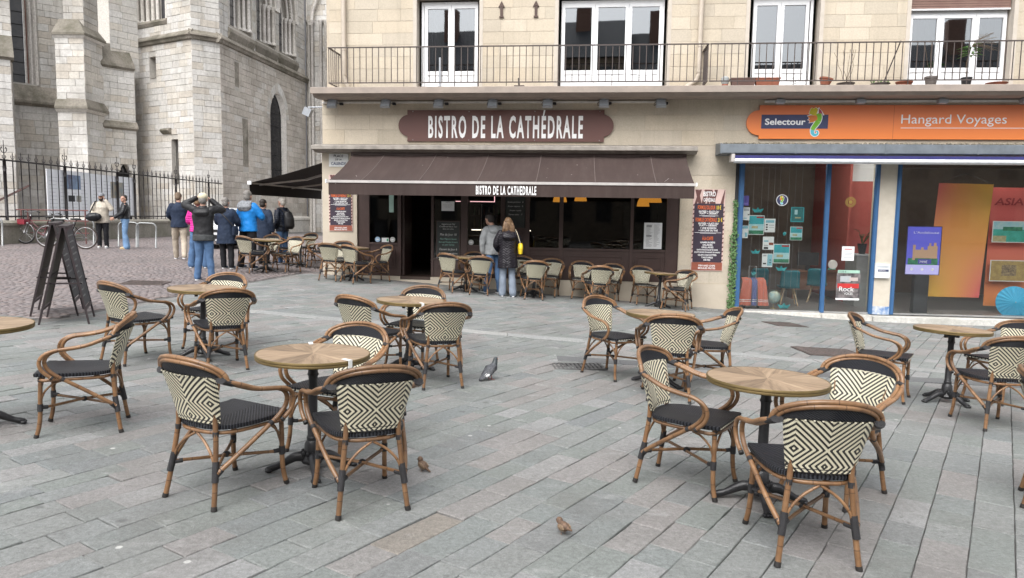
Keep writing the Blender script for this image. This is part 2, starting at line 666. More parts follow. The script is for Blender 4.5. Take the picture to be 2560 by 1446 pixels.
def seen_size(poly, z=None):
    cx, cy = sum(q[0] for q in poly) / len(poly), sum(q[1] for q in poly) / len(poly)
    if not in_view(cx, cy, gz(cx, cy)):
        return 0
    return area2(poly) / (cx * cx + cy * cy) ** 1.5
pavement = tag(bpy.data.objects.new('pavement', None), kind='structure')
COL.objects.link(pavement)
polys = sorted(slab_polys(), key=seen_size, reverse=True)
for q in polys[:300]:
    m = MB()
    slab_into(m, q)
    if m.v:
        m.build('paving_slab', slab_mat, pavement)
m = MB()
for q in polys[300:]:
    slab_into(m, q)
tag(m.build('paving_slabs', slab_mat, pavement), kind='stuff')

# the pale stone band, one stone after another, and the dark gutter strip below it
band_mat = stone_mat('pale_band_stone', [(.26, .265, .26), (.29, .29, .28), (.245, .25, .245), (.275, .27, .265)], rough=.7, dirt=(.2, .2, .19), dirt_amt=.4, grain=35)
x = -5.6
while x < 9.5:
    ln = rg.uniform(.85, 1.15)
    y0, y1 = BY + BS * x, BY + BS * (x + ln)
    q = [(x, y0 - BW / 2), (x + ln, y1 - BW / 2), (x + ln, y1 + BW / 2), (x, y0 + BW / 2)]
    m = MB()
    slab_into(m, q, lift=.003)
    m.build('band_stone', band_mat, pavement)
    x += ln
gut_mat = stone_mat('dark_gutter_stone', [(.115, .12, .125), (.13, .133, .135), (.12, .122, .125)], rough=.7, dirt_amt=.3, grain=40)
x = .55
while x < 6.4:
    ln = rg.uniform(.7, 1.1)
    f = lambda t: 8.72 - .05 * (t - .56)
    q = [(x, f(x) - .16), (x + ln, f(x + ln) - .16), (x + ln, f(x + ln) + .16), (x, f(x) + .16)]
    m = MB()
    slab_into(m, q, lift=.007)
    m.build('gutter_stone', gut_mat, pavement)
    x += ln

# small red-brown setts of the square on the left: far too many to count
def setts():
    rs = np.random.RandomState(3)
    rows = np.arange(9.2, 46, .108)
    P = []
    for y in rows:
        x0 = -.80 * y - 2
        x1 = -5.95 + .144 * (y - 9.9) if y > 9.6 else -6.4
        if y > 17.2:
            x1 = -4.2 + .11 * (y - 17.5)
        if y < 9.72 and False:
            continue
        n = int((x1 - x0) / .118)
        if n < 1:
            continue
        xx = x0 + np.arange(n) * .118 + rs.uniform(-.05, .05)
        P.append(np.stack([xx + rs.uniform(-.008, .008, n), np.full(n, y) + rs.uniform(-.006, .006, n) + .02 * np.sin(xx * .35)], 1))
    P = np.concatenate(P)
    P = P[(P[:, 1] > 9.68)]
    n = len(P)
    w = rs.uniform(.048, .0555, n); d = rs.uniform(.044, .0505, n)
    hz = rs.normal(0, .0016, n)
    sx = np.array([-1, 1, 1, -1]); sy = np.array([-1, -1, 1, 1])
    X = P[:, :1] + w[:, None] * sx; Y = P[:, 1:] + d[:, None] * sy
    X += rs.uniform(-.004, .004, X.shape); Y += rs.uniform(-.004, .004, Y.shape)
    Xi = P[:, :1] + (X - P[:, :1]) * .9; Yi = P[:, 1:] + (Y - P[:, 1:]) * .9
    Z = ground_z(X, Y) - .010; Zi = ground_z(Xi, Yi) + hz[:, None] + rs.uniform(-.002, .002, Xi.shape)
    V = np.concatenate([np.stack([X, Y, Z], 2), np.stack([Xi, Yi, Zi], 2)], 1).reshape(-1, 3)
    b = (np.arange(n) * 8)[:, None]
    quads = np.array([[4, 5, 6, 7], [0, 1, 5, 4], [1, 2, 6, 5], [2, 3, 7, 6], [3, 0, 4, 7]])
    Fq = (b[:, :, None] + quads[None]).reshape(-1, 4)
    me = bpy.data.meshes.new('setts')
    me.vertices.add(len(V)); me.vertices.foreach_set('co', V.ravel())
    me.loops.add(Fq.size); me.loops.foreach_set('vertex_index', Fq.ravel())
    me.polygons.add(len(Fq)); me.polygons.foreach_set('loop_start', np.arange(0, Fq.size, 4)); me.polygons.foreach_set('loop_total', np.full(len(Fq), 4))
    at = me.attributes.new('rnd', 'FLOAT', 'POINT'); at.data.foreach_set('value', np.repeat(rs.uniform(0, 1, n), 8))
    me.update(calc_edges=True)
    me.materials.append(stone_mat('sett_stone', [(.178, .150, .146), (.20, .168, .164), (.165, .144, .142), (.215, .185, .18), (.19, .164, .162), (.15, .132, .132), (.205, .166, .156)], rough=.6, dirt=(.11, .1, .1), dirt_amt=.4, dscale=.45, grain=30, bstr=.2, edge=(.45, .7), spec=.45, gamt=.5))
    o = bpy.data.objects.new('sett_paving', me)
    COL.objects.link(o)
    tag(o, 'small purple-brown stone setts of the square on the left', 'paving', kind='stuff')
setts()

# iron covers and a drain
iron = mat('rusty_iron', (.10, .085, .08), .7, .4, (.14, .11, .1), 9, 80, .6)
def cover(name, pts, label, ribs=True):
    t = thing(name, label, 'cover')
    q = [(p[0], p[1]) for p in pts]
    if area2(q) < 0:
        q = q[::-1]
    m = MB()
    n = len(q)
    qi = inset(q, .03)
    vs_ = [(x, y, gz(x, y) + .0) for x, y in q] + [(x, y, gz(x, y) + .012) for x, y in q]
    fs = [tuple(range(n, 2 * n))] + [(k, (k + 1) % n, n + (k + 1) % n, n + k) for k in range(n)]
    m.add(vs_, fs)
    m.build('plate', iron, t)
    m = MB()
    cx, cy = sum(p[0] for p in q) / n, sum(p[1] for p in q) / n
    for k in range(n):
        a, b = qi[k], qi[(k + 1) % n]
        m.beam((a[0], a[1], gz(*a) + .014), (b[0], b[1], gz(*b) + .014), .018, .008)
    for i in range(-5, 6):
        for j in range(-3, 4):
            x_, y_ = cx + i * .075, cy + j * .075
            if all((qi[(k + 1) % n][0] - qi[k][0]) * (y_ - qi[k][1]) - (qi[(k + 1) % n][1] - qi[k][1]) * (x_ - qi[k][0]) > .02 for k in range(n)):
                m.obox((x_, y_, gz(x_, y_) + .013), (.025, .025, 0), (-.008, .008, 0), (0, 0, .004))
    tag(m.build('tread_pattern', iron, t), kind='stuff')
    return t
def quadpts(cx, cy, w, d, deg):
    a = R(deg); c, s = math.cos(a), math.sin(a)
    return [(cx + i * w / 2 * c - j * d / 2 * s, cy + i * w / 2 * s + j * d / 2 * c) for i, j in ((-1, -1), (1, -1), (1, 1), (-1, 1))]
cover('manhole_cover', quadpts(5.22, 13.98, .62, .62, 12), 'small brown iron cover in the paving below the travel shop window')
cover('manhole_cover', quadpts(4.55, 10.42, .85, .72, 0), 'broad brown ribbed iron cover just beyond the pale band')
cover('manhole_cover', quadpts(-6.85, 13.75, .75, .6, 8), 'dark iron cover in the setts beside the round table on the left')
dg_ = thing('drain_grate', 'cast iron drain grate at the end of the dark gutter strip', 'grate', loc=(.76, 8.26, gz(.76, 8.26) - .006), rz=R(5))
m = MB(); m.box(-.29, .29, -.16, .16, -.002, .009); m.build('bed', mat('drain_dark', (.03, .03, .03), .9), dg_)
m = MB()
for i in range(-6, 7):
    m.box(i * .046 - .011, i * .046 + .011, -.15, .15, .0095, .018)
m.box(-.30, .30, -.17, -.15, .0, .018); m.box(-.30, .30, .15, .17, 0, .018); m.box(-.30, .30, -.008, .008, .0095, .0165)
m.each('bar', mat('grate_iron', (.16, .16, .16), .55, .6, (.1, .1, .1), 12, 60, .3), dg_)
# ------------------------------------------------------------------ the corner house with the two shops
YAW = R(-6.3)
B0 = (1.8545, 16.798, 0)
rh = random.Random(11)
def hfn(u, z, d):            # house front: u along the front, z up, d out of the wall
    return (u, -d, z)
def stone_piece(m, poly, fn, proud=0., ch=.006, deep=.03, gap=.0035):
    """one squared stone: chamfered face standing proud of the joint"""
    p0 = inset(poly, gap)
    if len(p0) < 3:
        return
    p1 = inset(p0, ch)
    if len(p1) != len(p0):
        return
    n = len(p0)
    vs_ = [fn(a, b, -deep) for a, b in p0] + [fn(a, b, proud - ch) for a, b in p0] + [fn(a, b, proud) for a, b in p1]
    fs = [tuple(range(2 * n, 3 * n))]
    for k in range(n):
        k2 = (k + 1) % n
        fs += [(k, k2, n + k2, n + k), (n + k, n + k2, 2 * n + k2, 2 * n + k)]
    m.add(vs_, fs)
def courses(u0, u1, z0, z1, ch, lens, rnd_, holes=(), jitter=.0):
    """rectangles of a coursed wall with openings left free; holes: functions z0,z1 -> list of (ua,ub) or rects"""
    out = []
    z = z0
    k = 0
    while z < z1 - .04:
        h = ch * rnd_.uniform(1 - jitter, 1 + jitter)
        zt = min(z + h, z1)
        if z1 - zt < ch * .35:
            zt = z1
        cuts = []
        for h_ in holes:
            if callable(h_):
                cuts += h_(z, zt)
            elif h_[2] < zt - .02 and h_[3] > z + .02:
                cuts.append((h_[0], h_[1]))
        cuts.sort()
        spans, a = [], u0
        for c0, c1 in cuts:
            if c0 > a + .02:
                spans.append((a, c0))
            a = max(a, c1)
        if a < u1 - .02:
            spans.append((a, u1))
        for a, b in spans:
            u = a
            first = True
            while u < b - 1e-4:
                ln = rnd_.uniform(*lens) * (rnd_.uniform(.4, 1) if first else 1)
                first = False
                e = u + ln
                if b - e < lens[0] * .5:
                    e = b
                out.append([(u, z), (e, z), (e, zt), (u, zt)])
                u = e
        z = zt
        k += 1
    return out
house = thing('corner_house', 'beige stone corner house with balconies over the bistro and the travel shop', 'building', loc=B0, rz=YAW)
lime = stone_mat('beige_ashlar', [(.495, .432, .342), (.53, .463, .367), (.48, .424, .34), (.55, .483, .388), (.51, .443, .349), (.49, .433, .352), (.525, .453, .353)],
                 rough=.85, dirt=(.30, .26, .2), dirt_amt=.35, dscale=.9, grain=34, bstr=.12, edge=(.5, .75), gamt=.32, streak=.3)
mortar = mat('pale_mortar', (.52, .455, .365), .9, col2=(.46, .40, .32), nscale=8, bscale=60)
render_beige = mat('painted_beige_render', (.51, .45, .365), .8, col2=(.46, .40, .32), nscale=2.5, bscale=50, bstr=.12)
concrete = mat('weathered_concrete', (.33, .30, .265), .85, col2=(.22, .2, .18), nscale=5, bscale=45, bstr=.35)
slab_paint = mat('greyish_pink_slab', (.33, .275, .235), .8, col2=(.27, .23, .2), nscale=4, bscale=40, bstr=.25)
white_frame = mat('white_window_frame', (.78, .79, .80), .35, col2=(.74, .75, .77))
reveal_m = mat('pale_reveal_paint', (.52, .47, .41), .75, col2=(.47, .42, .36))
pane_up = glass_mat('upstairs_glass', (.45, .46, .48), 1.1, .2)
WINS = [(-4.14, -2.68), (-.93, 1.48), (3.2, 4.68), (6.5, 8.56), (10.2, 11.6)]
ZT = 7.4
# wall body (behind the stones) with openings
m = MB()
edges = [-6.19] + [e for w in WINS for e in w] + [12.6]
for a, b in zip(edges[0::2], edges[1::2]):
    m.box(a, b, .005, .4, 4.30, ZT)
for a, b in WINS:
    m.box(a, b, .005, .4, 6.52, ZT)
m.box(-6.37, 3.06, .0055, .4, 2.6, 4.3); m.box(3.06, 12.6, .0055, .4, 2.96, 4.3)
m.box(-6.15, 12.6, .4, .5, 6.52, ZT)
m.box(-6.39, -6.1, .4, 9.0, -.3, ZT)             # the side wall along the lane
m.box(-6.39, -6.1, .022, .4, 4.36, 4.40)
wall = m.build('wall', mortar, house)
def lay(rects, parent, name='stone_block', material=lime):
    for q in rects:
        mm = MB()
        mm.rnd = rh.random()
        stone_piece(mm, q, hfn, proud=rh.uniform(-.001, .003), ch=.002, deep=.003, gap=.003)
        if mm.v:
            mm.build(name, material, parent)
lay(courses(-6.18, 9.4, 4.40, 6.8, .264, (.5, .95), rh, [(a, b, 4.2, 6.52) for a, b in WINS]), wall)
lay(courses(-6.36, 9.6, 3.22, 4.24, .335, (.5, 1.0), rh), wall)
lay(courses(1.88, 3.05, .17, 3.0, .40, (.9, 1.3), rh), wall)
# piers
m = MB()
m.box(-6.385, -5.55, 0, .45, -.2, 3.06); m.build('left_pier', render_beige, house)
m = MB()
m.box(1.875, 3.06, .005, .45, -.6, 2.6); m.build('right_pier', mortar, house)
m = MB()
m.box(1.875, 3.075, -.03, .10, -.7, .165); m.build('plinth_stone', render_beige, house)
m = MB()
m.box(-5.55, 1.875, -.015, .3, -.7, .165); m.build('plinth', render_beige, house)
# balcony slab with drip lip, and the little cornice over the bistro
def profile_run(name, prof, u0, u1, material, parent=None):
    """a moulding: profile (d out, z) run along the front"""
    mm = MB()
    vs_ = [(u0, -d, z) for d, z in prof] + [(u1, -d, z) for d, z in prof]
    n = len(prof)
    mm.add(vs_, [tuple(range(n)), tuple(range(n, 2 * n))[::-1]] + [(k, n + k, n + (k + 1) % n, (k + 1) % n) for k in range(n)])
    return mm.build(name, material, parent or house, fixn=True)
profile_run('balcony_slab', [(-.02, 4.40), (.80, 4.385), (.82, 4.375), (.82, 4.25), (.79, 4.245), (.77, 4.262), (.70, 4.262), (.62, 4.20), (.30, 4.195), (.12, 4.215), (-.02, 4.215)], -6.33, 12.6, slab_paint)
profile_run('cornice', [(-.02, 3.215), (.05, 3.215), (.40, 3.165), (.42, 3.15), (.42, 3.075), (.38, 3.062), (.30, 3.06), (.22, 3.02), (-.02, 3.02)], -6.48, 2.17, concrete)
lead = mat('zinc_sheet', (.20, .225, .25), .5, .5, (.15, .17, .19), 4, 25, .2)
profile_run('zinc_canopy', [(-.02, 3.27), (.30, 3.235), (.62, 3.205), (.64, 3.19), (.64, 3.02), (.62, 3.0), (-.02, 3.0)], 2.6, 12.6, lead)
m = MB()
for u in (2.62, 4.15, 5.95, 7.75, 9.5):
    m.box(u - .012, u + .012, -.648, -.30, 3.0, 3.215)
m.each('zinc_seam', lead, house)
moss = mat('mossy_gravel', (.16, .14, .09), .95, col2=(.30, .27, .22), nscale=30, bscale=70, bstr=.8)
m = MB()
for i in range(420):
    u, d = rh.uniform(2.65, 9.4), rh.uniform(.02, .52)
    r_ = rh.uniform(.012, .035)
    m.ellipsoid((u, -d, 3.272 - .11 * d + r_ * .3), r_, r_, r_ * .7, 6, 4)
tag(m.build('moss_clumps', moss, house), kind='stuff')
# windows upstairs
curtain = mat('plum_curtain', (.13, .06, .085), .9, col2=(.09, .04, .06), nscale=3)
def drape(name, u0, u1, z0, z1, v, material, parent, folds=9):
    mm = MB()
    mm.grid(lambda a, b: (u0 + (u1 - u0) * a, v + .03 * math.sin(a * folds * 2 * PI) + .012 * math.sin(a * 23 + b * 3), z0 + (z1 - z0) * b), folds * 6, 4)
    return mm.build(name, material, parent, smooth=True)
def fwindow(u0, u1, zb, zt, panes, sashes, z_rail, vent=None, v=.20):
    """sashes: list of (u0,u1) leaf rectangles; each leaf: frame ring, solid bottom panel, one pane"""
    mm = MB()
    mm.box(u0, u1, v + .01, v + .07, zt - .07, zt)
    mm.box(u0, u0 + .06, v + .01, v + .07, zb, zt - .07)
    mm.box(u1 - .06, u1, v + .01, v + .07, zb, zt - .07)
    w = mm.build('window', white_frame, house)
    for a, b in sashes:
        s_ = MB()
        p0, p1 = a + .068, b - .068
        s_.box(a, p0, v - .012, v + .05, zb + .02, zt - .075)
        s_.box(p1, b, v - .012, v + .05, zb + .02, zt - .075)
        s_.box(p0, p1, v - .012, v + .05, zt - .15, zt - .075)
        s_.box(p0, p1, v - .012, v + .05, z_rail - .09, z_rail)
        s_.box(p0, p1, v + .004, v + .045, zb + .02, z_rail - .09)
        s_.box(p0 + .05, p1 - .05, v - .006, v + .004, zb + .10, z_rail - .14)
        s_.build('sash', white_frame, w)
        g = MB()
        g.box(p0 - .005, p1 + .005, v + .02, v + .026, z_rail - .005, zt - .145)
        g.build('pane', pane_up, w)
    return w
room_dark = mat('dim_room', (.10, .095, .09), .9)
def room(u0, u1, z0, z1, v0, v1, material, name='room'):
    mm = MB()
    mm.add([(u0, v0, z0), (u1, v0, z0), (u1, v1, z0), (u0, v1, z0), (u0, v0, z1), (u1, v0, z1), (u1, v1, z1), (u0, v1, z1)],
           [(0, 1, 2, 3), (4, 7, 6, 5), (2, 6, 7, 3), (1, 5, 6, 2), (0, 3, 7, 4)])
    return mm.build(name, material, house)
def reveal(u0, u1, zb, zt):
    mm = MB()
    mm.box(u0 - .07, u0 + .012, -.012, .27, zb, zt); mm.box(u1 - .012, u1 + .07, -.012, .27, zb, zt)
    mm.box(u0 + .012, u1 - .012, .0, .27, zt - .012, zt + .06)
    return mm.build('window_reveal', reveal_m, house)
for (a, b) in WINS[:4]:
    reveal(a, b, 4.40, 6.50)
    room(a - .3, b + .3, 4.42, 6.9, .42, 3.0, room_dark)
fwindow(-4.06, -2.76, 4.42, 6.44, 2, [(-3.985, -3.372), (-3.366, -2.755)], 4.90)
fwindow(-.86, 1.41, 4.42, 6.42, 3, [(-.845, -.117), (-.111, .63), (.636, 1.37)], 4.90)
fwindow(3.32, 4.58, 4.42, 6.40, 2, [(3.325, 3.895), (3.901, 4.49)], 4.90)
fwindow(6.56, 8.52, 4.42, 6.08, 3, [(6.565, 7.195), (7.2, 7.90), (7.905, 8.515)], 4.90)
drape('curtain', -3.60, -2.72, 4.45, 6.5, .40, curtain, house)
drape('curtain', -4.1, -3.75, 4.45, 6.5, .46, curtain, house, 5)
sheer = mat('dim_sheer_curtain', (.16, .16, .165), .9)
drape('curtain', 6.6, 8.5, 4.5, 6.5, .60, sheer, house, 12)
# rolled shutter over the right window, slat by slat
shut = mat('brown_shutter', (.21, .125, .10), .6, col2=(.18, .1, .08), nscale=4)
z = 6.10
m = MB(); m.box(6.53, 8.53, .10, .16, 6.075, 6.105); sh = m.build('roller_shutter', white_frame, house)
while z < 6.52:
    m = MB(); m.box(6.53, 8.53, .112, .14, z + .008, z + .052); m.build('slat', shut, sh); z += .05
m = MB()
for i in range(6):
    m.box(.86, 1.16, .188, .2, 4.56 + i * .045, 4.585 + i * .045)
m.box(.84, 1.18, .196, .202, 4.54, 4.82)
m.build('vent_grille', white_frame, house)
# wall anchors shaped like little arrows
for u in (-2.19, -1.42):
    m = MB()
    m.box(u - .03, u + .03, -.03, 0, 6.05, 6.27)
    m.add([(u - .07, -.03, 6.25), (u + .07, -.03, 6.25), (u, -.03, 6.38), (u - .07, 0, 6.25), (u + .07, 0, 6.25), (u, 0, 6.38)], [(0, 1, 2), (0, 3, 4, 1), (1, 4, 5, 2), (2, 5, 3, 0)])
    m.box(u - .05, u + .05, -.035, 0, 6.02, 6.05)
    m.build('wall_anchor', mat('brown_iron', (.09, .055, .045), .7), house)
# rain pipes
pipe_m = mat('beige_pipe', (.50, .435, .36), .5, col2=(.45, .39, .32))
for u in (-5.81, 2.17):
    m = MB()
    bend = [(u, -.09, 7.4), (u, -.09, 4.75), (u + (.04 if u < 0 else -.05), -.09, 4.62), (u + (.09 if u < 0 else -.22), -.08, 4.50), (u + (.11 if u < 0 else -.34), -.07, 4.42)]
    m.tube(bend, .052, 12)
    for z in (6.6, 5.35, 4.80):
        m.tube([(u, -.09, z - .025), (u, -.09, z + .025)], .062, 12)
    m.build('rain_pipe', pipe_m, house, auto=40)
# railings
rail_m = mat('brown_railing_paint', (.075, .056, .05), .5, col2=(.06, .046, .042))
def railing(u0, u1, ret0, ret1, zt=5.25):
    mm = MB()
    mm.box(u0 - .02, u1 + .02, -.775, -.735, zt - .022, zt)
    mm.box(u0 - .012, u1 + .012, -.768, -.742, 4.47, 4.492)
    for u, rt in ((u0, ret0), (u1, ret1)):
        if rt:
            mm.box(u - .02, u + .02, -.735, -.02, zt - .024, zt - .002)
            mm.box(u - .01, u + .01, -.742, -.02, 4.47, 4.49)
    r = mm.build('railing', rail_m, house)
    n = round((u1 - u0) / .1405)
    for i in range(n + 1):
        u = u0 + (u1 - u0) * i / n
        b = MB(); b.box(u - .0075, u + .0075, -.7625, -.7475, 4.40 if i % 8 == 4 else 4.492, zt - .022); b.build('baluster', rail_m, r)
    for u, rt in ((u0, ret0), (u1, ret1)):
        if rt:
            for i in range(1, 6):
                b = MB(); b.box(u - .0075, u + .0075, -.75 + i * .125 - .0075, -.75 + i * .125 + .0075, 4.49, zt - .024); b.build('baluster', rail_m, r)
    return r
railing(-5.92, 2.255, True, True)
railing(2.31, 9.9, False, False)
# ------------------------------------------------------------------ bistro shopfront
wood = mat('dark_brown_joinery', (.062, .036, .031), .42, col2=(.052, .030, .026), nscale=5, bscale=30, bstr=.06)
wood2 = wood
shop_glass = glass_mat('shopfront_glass', (.75, .75, .73), .5, .015)
front = thing('bistro_shopfront', 'dark brown panelled wooden shopfront of the bistro with open door', 'shopfront', loc=B0, rz=YAW)
ZTOP = 2.75
m = MB()
m.box(-5.55, 1.875, .06, .14, 2.35, ZTOP)
for a, b in ((-5.55, -5.27), (-4.59, -4.51), (-3.79, -3.73), (-3.09, -2.93), (-2.16, -2.06), (-1.58, -1.49), (-.81, -.72), (.80, .87), (1.60, 1.875)):
    m.box(a, b, .055, .15, .168, 2.35)
m.box(-5.62, 1.94, .03, .055, 2.55, ZTOP)
m.build('frame', wood, front)
def bay(u0, u1, zs, board=False):
    mm = MB()
    mm.box(u0, u1, .08, .13, .168, zs - .05)
    mm.box(u0, u1, .05, .15, zs - .05, zs)
    p = mm.build('stall_riser', wood, front)
    w = u1 - u0
    iu = max(.06, w * .09)
    a, b, c, d = u0 + iu, u1 - iu, .168 + .2, zs - .16
    fr = MB()
    for r0, r1 in ((0, .022),):
        fr.box(a, b, .062, .08, c, c + .03); fr.box(a, b, .062, .08, d - .03, d)
        fr.box(a, a + .03, .062, .08, c + .03, d - .03); fr.box(b - .03, b, .062, .08, c + .03, d - .03)
    fr.box(a + .07, b - .07, .07, .08, c + .07, d - .07)
    fr.build('panel_moulding', wood, p)
    g = MB(); g.box(u0, u1, .10, .106, zs, 2.35); g.build('pane', shop_glass, front)
bay(-5.27, -4.59, .95)
bay(-3.73, -3.09, .62)
bay(-2.93, -2.16, .93)
bay(-1.49, -.81, .90)
bay(-.72, .80, .90)
bay(.87, 1.60, .90)
m = MB(); m.box(-2.06, -1.58, .09, .13, .168, 2.35); dr = m.build('door', wood, front)
m = MB(); m.box(-2.00, -1.64, .075, .09, .3, .85); m.box(-1.99, -1.66, .075, .09, 1.0, 1.25); m.build('panel_moulding', wood, dr)
m = MB(); m.box(-4.51, -3.79, -.02, .6, .10, .172); m.build('threshold', mat('worn_wood_step', (.05, .03, .022), .5), front)
m = MB(); m.box(-4.50, -4.45, .15, .85, .18, 2.33); d2 = m.build('door', wood, front)
# interior: a dim room with bar, bottles and lamps
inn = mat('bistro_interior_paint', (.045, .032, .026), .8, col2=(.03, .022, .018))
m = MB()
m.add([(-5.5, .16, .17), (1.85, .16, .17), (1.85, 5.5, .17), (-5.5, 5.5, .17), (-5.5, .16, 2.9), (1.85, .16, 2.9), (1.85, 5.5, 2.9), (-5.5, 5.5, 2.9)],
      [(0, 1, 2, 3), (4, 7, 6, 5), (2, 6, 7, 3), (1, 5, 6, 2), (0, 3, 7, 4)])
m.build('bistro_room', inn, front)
def panel_obj(name, parent, u0, u1, z0, z1, v, material, t=.012):
    mm = MB(); mm.box(u0, u1, v - t, v, z0, z1); return mm.build(name, material, parent)
black_board = mat('chalkboard', (.025, .028, .027), .7, col2=(.04, .045, .043), nscale=3)
chalk = mat('white_chalk', (.62, .62, .6), .9)
teal_chalk = mat('green_chalk', (.28, .5, .42), .9)
white_p = mat('white_paper', (.74, .75, .75), .6, col2=(.7, .71, .72))
ink = mat('black_ink', (.03, .03, .035), .7)
# ------------------------------------------------------------------ bistro: sign, awnings, boards
def on_house(name, label, cat, group=None):
    return thing(name, label, cat, group, B0, YAW)
def arc(cx, cy, r, a0, a1, n, ry=None):
    return [(cx + r * math.cos(R(a0 + (a1 - a0) * i / n)), cy + (ry or r) * math.sin(R(a0 + (a1 - a0) * i / n))) for i in range(n + 1)]
maroon = mat('matt_maroon_panel', (.118, .052, .043), .5, col2=(.11, .048, .04), nscale=2)
letter_w = mat('white_letter_vinyl', (.82, .82, .82), .5, col2=(.78, .78, .78))
s = on_house('shop_sign', 'maroon sign with rounded ends reading BISTRO DE LA CATHÉDRALE in white', 'sign')
poly = [(-4.33, 3.29), (.15, 3.29), (.15, 3.405)] + arc(.13, 3.645, .23, -90, 90, 14, .24)[0:] + [(.15, 3.89), (.15, 3.99), (-4.33, 3.99), (-4.33, 3.89)] + arc(-4.31, 3.645, .23, 90, 270, 14, .24) + [(-4.33, 3.405)]
m = MB(); m.prism(poly, hfn, .004, .05); m.build('panel', maroon, s, fixn=True)
text_mesh('BISTRO DE LA CATHÉDRALE', .455, letter_w, s, bold=.03, fit=3.52, loc=(-2.085, -.052, 3.385), space=1.3)
m = MB()
for u in (-4.2, -2.9, -1.4, .05):
    for z in (3.32, 3.96):
        m.lathe([(.012, -.058), (.012, -.05)], 8, (u, 0, z), 'y')
m.each('screw', mat('dull_steel', (.35, .33, .32), .4, .8), s)

canvas = mat('brown_canvas', (.044, .0272, .0235), .9, col2=(.036, .022, .019), nscale=1.1, bscale=180, bstr=.15)
nt = canvas.node_tree; p = nt.nodes['Principled BSDF']      # faded streaks and bird specks on the cloth
src = p.inputs['Base Color'].links[0].from_socket
co = texco(nt)
c_ = mixc(nt, math_(nt, 'MULTIPLY', ramp(nt, noise(nt, stretch(nt, co, (5, .7, .7)), 1.4, 7, .7), [(.45, (0, 0, 0)), (.75, (1, 1, 1))]), .55), src, (.066, .047, .042))
vo = N(nt, 'ShaderNodeTexVoronoi'); vo.inputs['Scale'].default_value = 3.1; L(nt, co, vo.inputs['Vector'])
c_ = mixc(nt, math_(nt, 'MULTIPLY', ramp(nt, vo.outputs['Distance'], [(.03, (1, 1, 1)), (.05, (0, 0, 0))]), .6), c_, (.35, .33, .31))
L(nt, c_, p.inputs['Base Color'])
alu = mat('pale_grey_aluminium', (.55, .52, .50), .4, .3)
aw = on_house('awning', 'brown canvas awning over the bistro front, valance lettered BISTRO DE LA CATHEDRALE', 'awning')
su_t = [-5.56, -4.81, -3.61, -2.42, -1.23, -.06, 1.18, 1.95]
su_b = [-5.60, -4.90, -3.67, -2.44, -1.22, -.01, 1.21, 1.96]
def awn_pt(t, u0, u1):
    d = .10 + 1.60 * t
    z = 3.03 - .72 * t - .05 * math.sin(PI * t)
    return u0 + (u1 - u0) * t, -d, z
for i in range(7):
    m = MB()
    m.grid(lambda a, b: (lambda p, q: (p[0] + (q[0] - p[0]) * a, p[1], p[2] - .022 * math.sin(PI * a)))(awn_pt(b, su_t[i] + .004, su_b[i] + .004), awn_pt(b, su_t[i + 1] - .004, su_b[i + 1] - .004)), 6, 8)
    m.build('canvas_panel', canvas, aw, smooth=True)
seam_m = mat('canvas_seam', (.11, .085, .078), .85)
for i in range(1, 7):
    m = MB()
    P = [awn_pt(t / 8, su_t[i], su_b[i]) for t in range(9)]
    for a, b in zip(P, P[1:]):
        m.beam((a[0], a[1], a[2] + .004), (b[0], b[1], b[2] + .004), .014, .006)
    m.build('seam', seam_m, aw)
m = MB(); m.box(-5.64, 1.99, -1.735, -1.675, 2.262, 2.315); m.build('front_bar', alu, aw)
for u in (-5.66, 1.985):
    m = MB(); m.box(u, u + .025, -1.75, -1.66, 2.255, 2.33); m.build('end_cap', white_frame, aw)
m = MB()
m.grid(lambda a, b: (-5.60 + 7.56 * a, -1.72 + .012 * math.sin(a * 40) * b, 2.262 - .25 * b), 60, 4)
m.build('valance', canvas, aw, smooth=True)
text_mesh('BISTRO DE LA CATHEDRALE', .165, letter_w, aw, bold=.03, fit=1.245, loc=(-1.83, -1.742, 2.052), space=1.25)
m = MB(); m.box(-5.62, 1.96, -.20, -.04, 2.93, 3.045); m.build('cassette', wood, aw)
for u in (-4.9, 1.3):
    m = MB()
    e = (u + (-.45 if u < 0 else .35), -.9, 2.55)
    m.beam((u, -.15, 2.9), e, .05, .035); m.beam(e, (u, -1.66, 2.29), .05, .035)
    m.build('folding_arm', alu, aw)

# second awning on the lane side, seen from below
aw2 = on_house('awning', 'dark awning stretched out over the lane on the side of the house', 'awning')
dark_canvas = mat('black_brown_canvas', (.022, .016, .016), .85, col2=(.018, .013, .013))
V0, V1, UW, UF = 1.35, 6.4, -6.40, -8.80
m = MB()
m.grid(lambda a, b: (UW + (UF - UW) * a, V0 + (V1 - V0) * b, 3.05 - .68 * a - .04 * math.sin(PI * a)), 8, 6)
m.build('canvas', dark_canvas, aw2, smooth=True)
m = MB(); m.grid(lambda a, b: (UF - .03, V0 + (V1 - V0) * a, 2.345 - .28 * b), 10, 2); m.build('valance', dark_canvas, aw2)
m = MB(); m.box(UF - .035, UF + .025, V0 - .02, V1, 2.335, 2.385); m.build('front_bar', alu, aw2)
m = MB(); m.box(UF - .06, UF + .04, V0 - .05, V0 - .02, 2.32, 2.41); m.build('end_cap', white_frame, aw2)
for v in (V0 + .5, V0 + 2.6):
    m = MB(); e = (-7.75, v + .55, 2.50)
    m.beam((UF, v, 2.33), e, .07, .045); m.beam(e, (UW, v + .02, 2.80), .07, .045)
    m.build('folding_arm', alu, aw2)

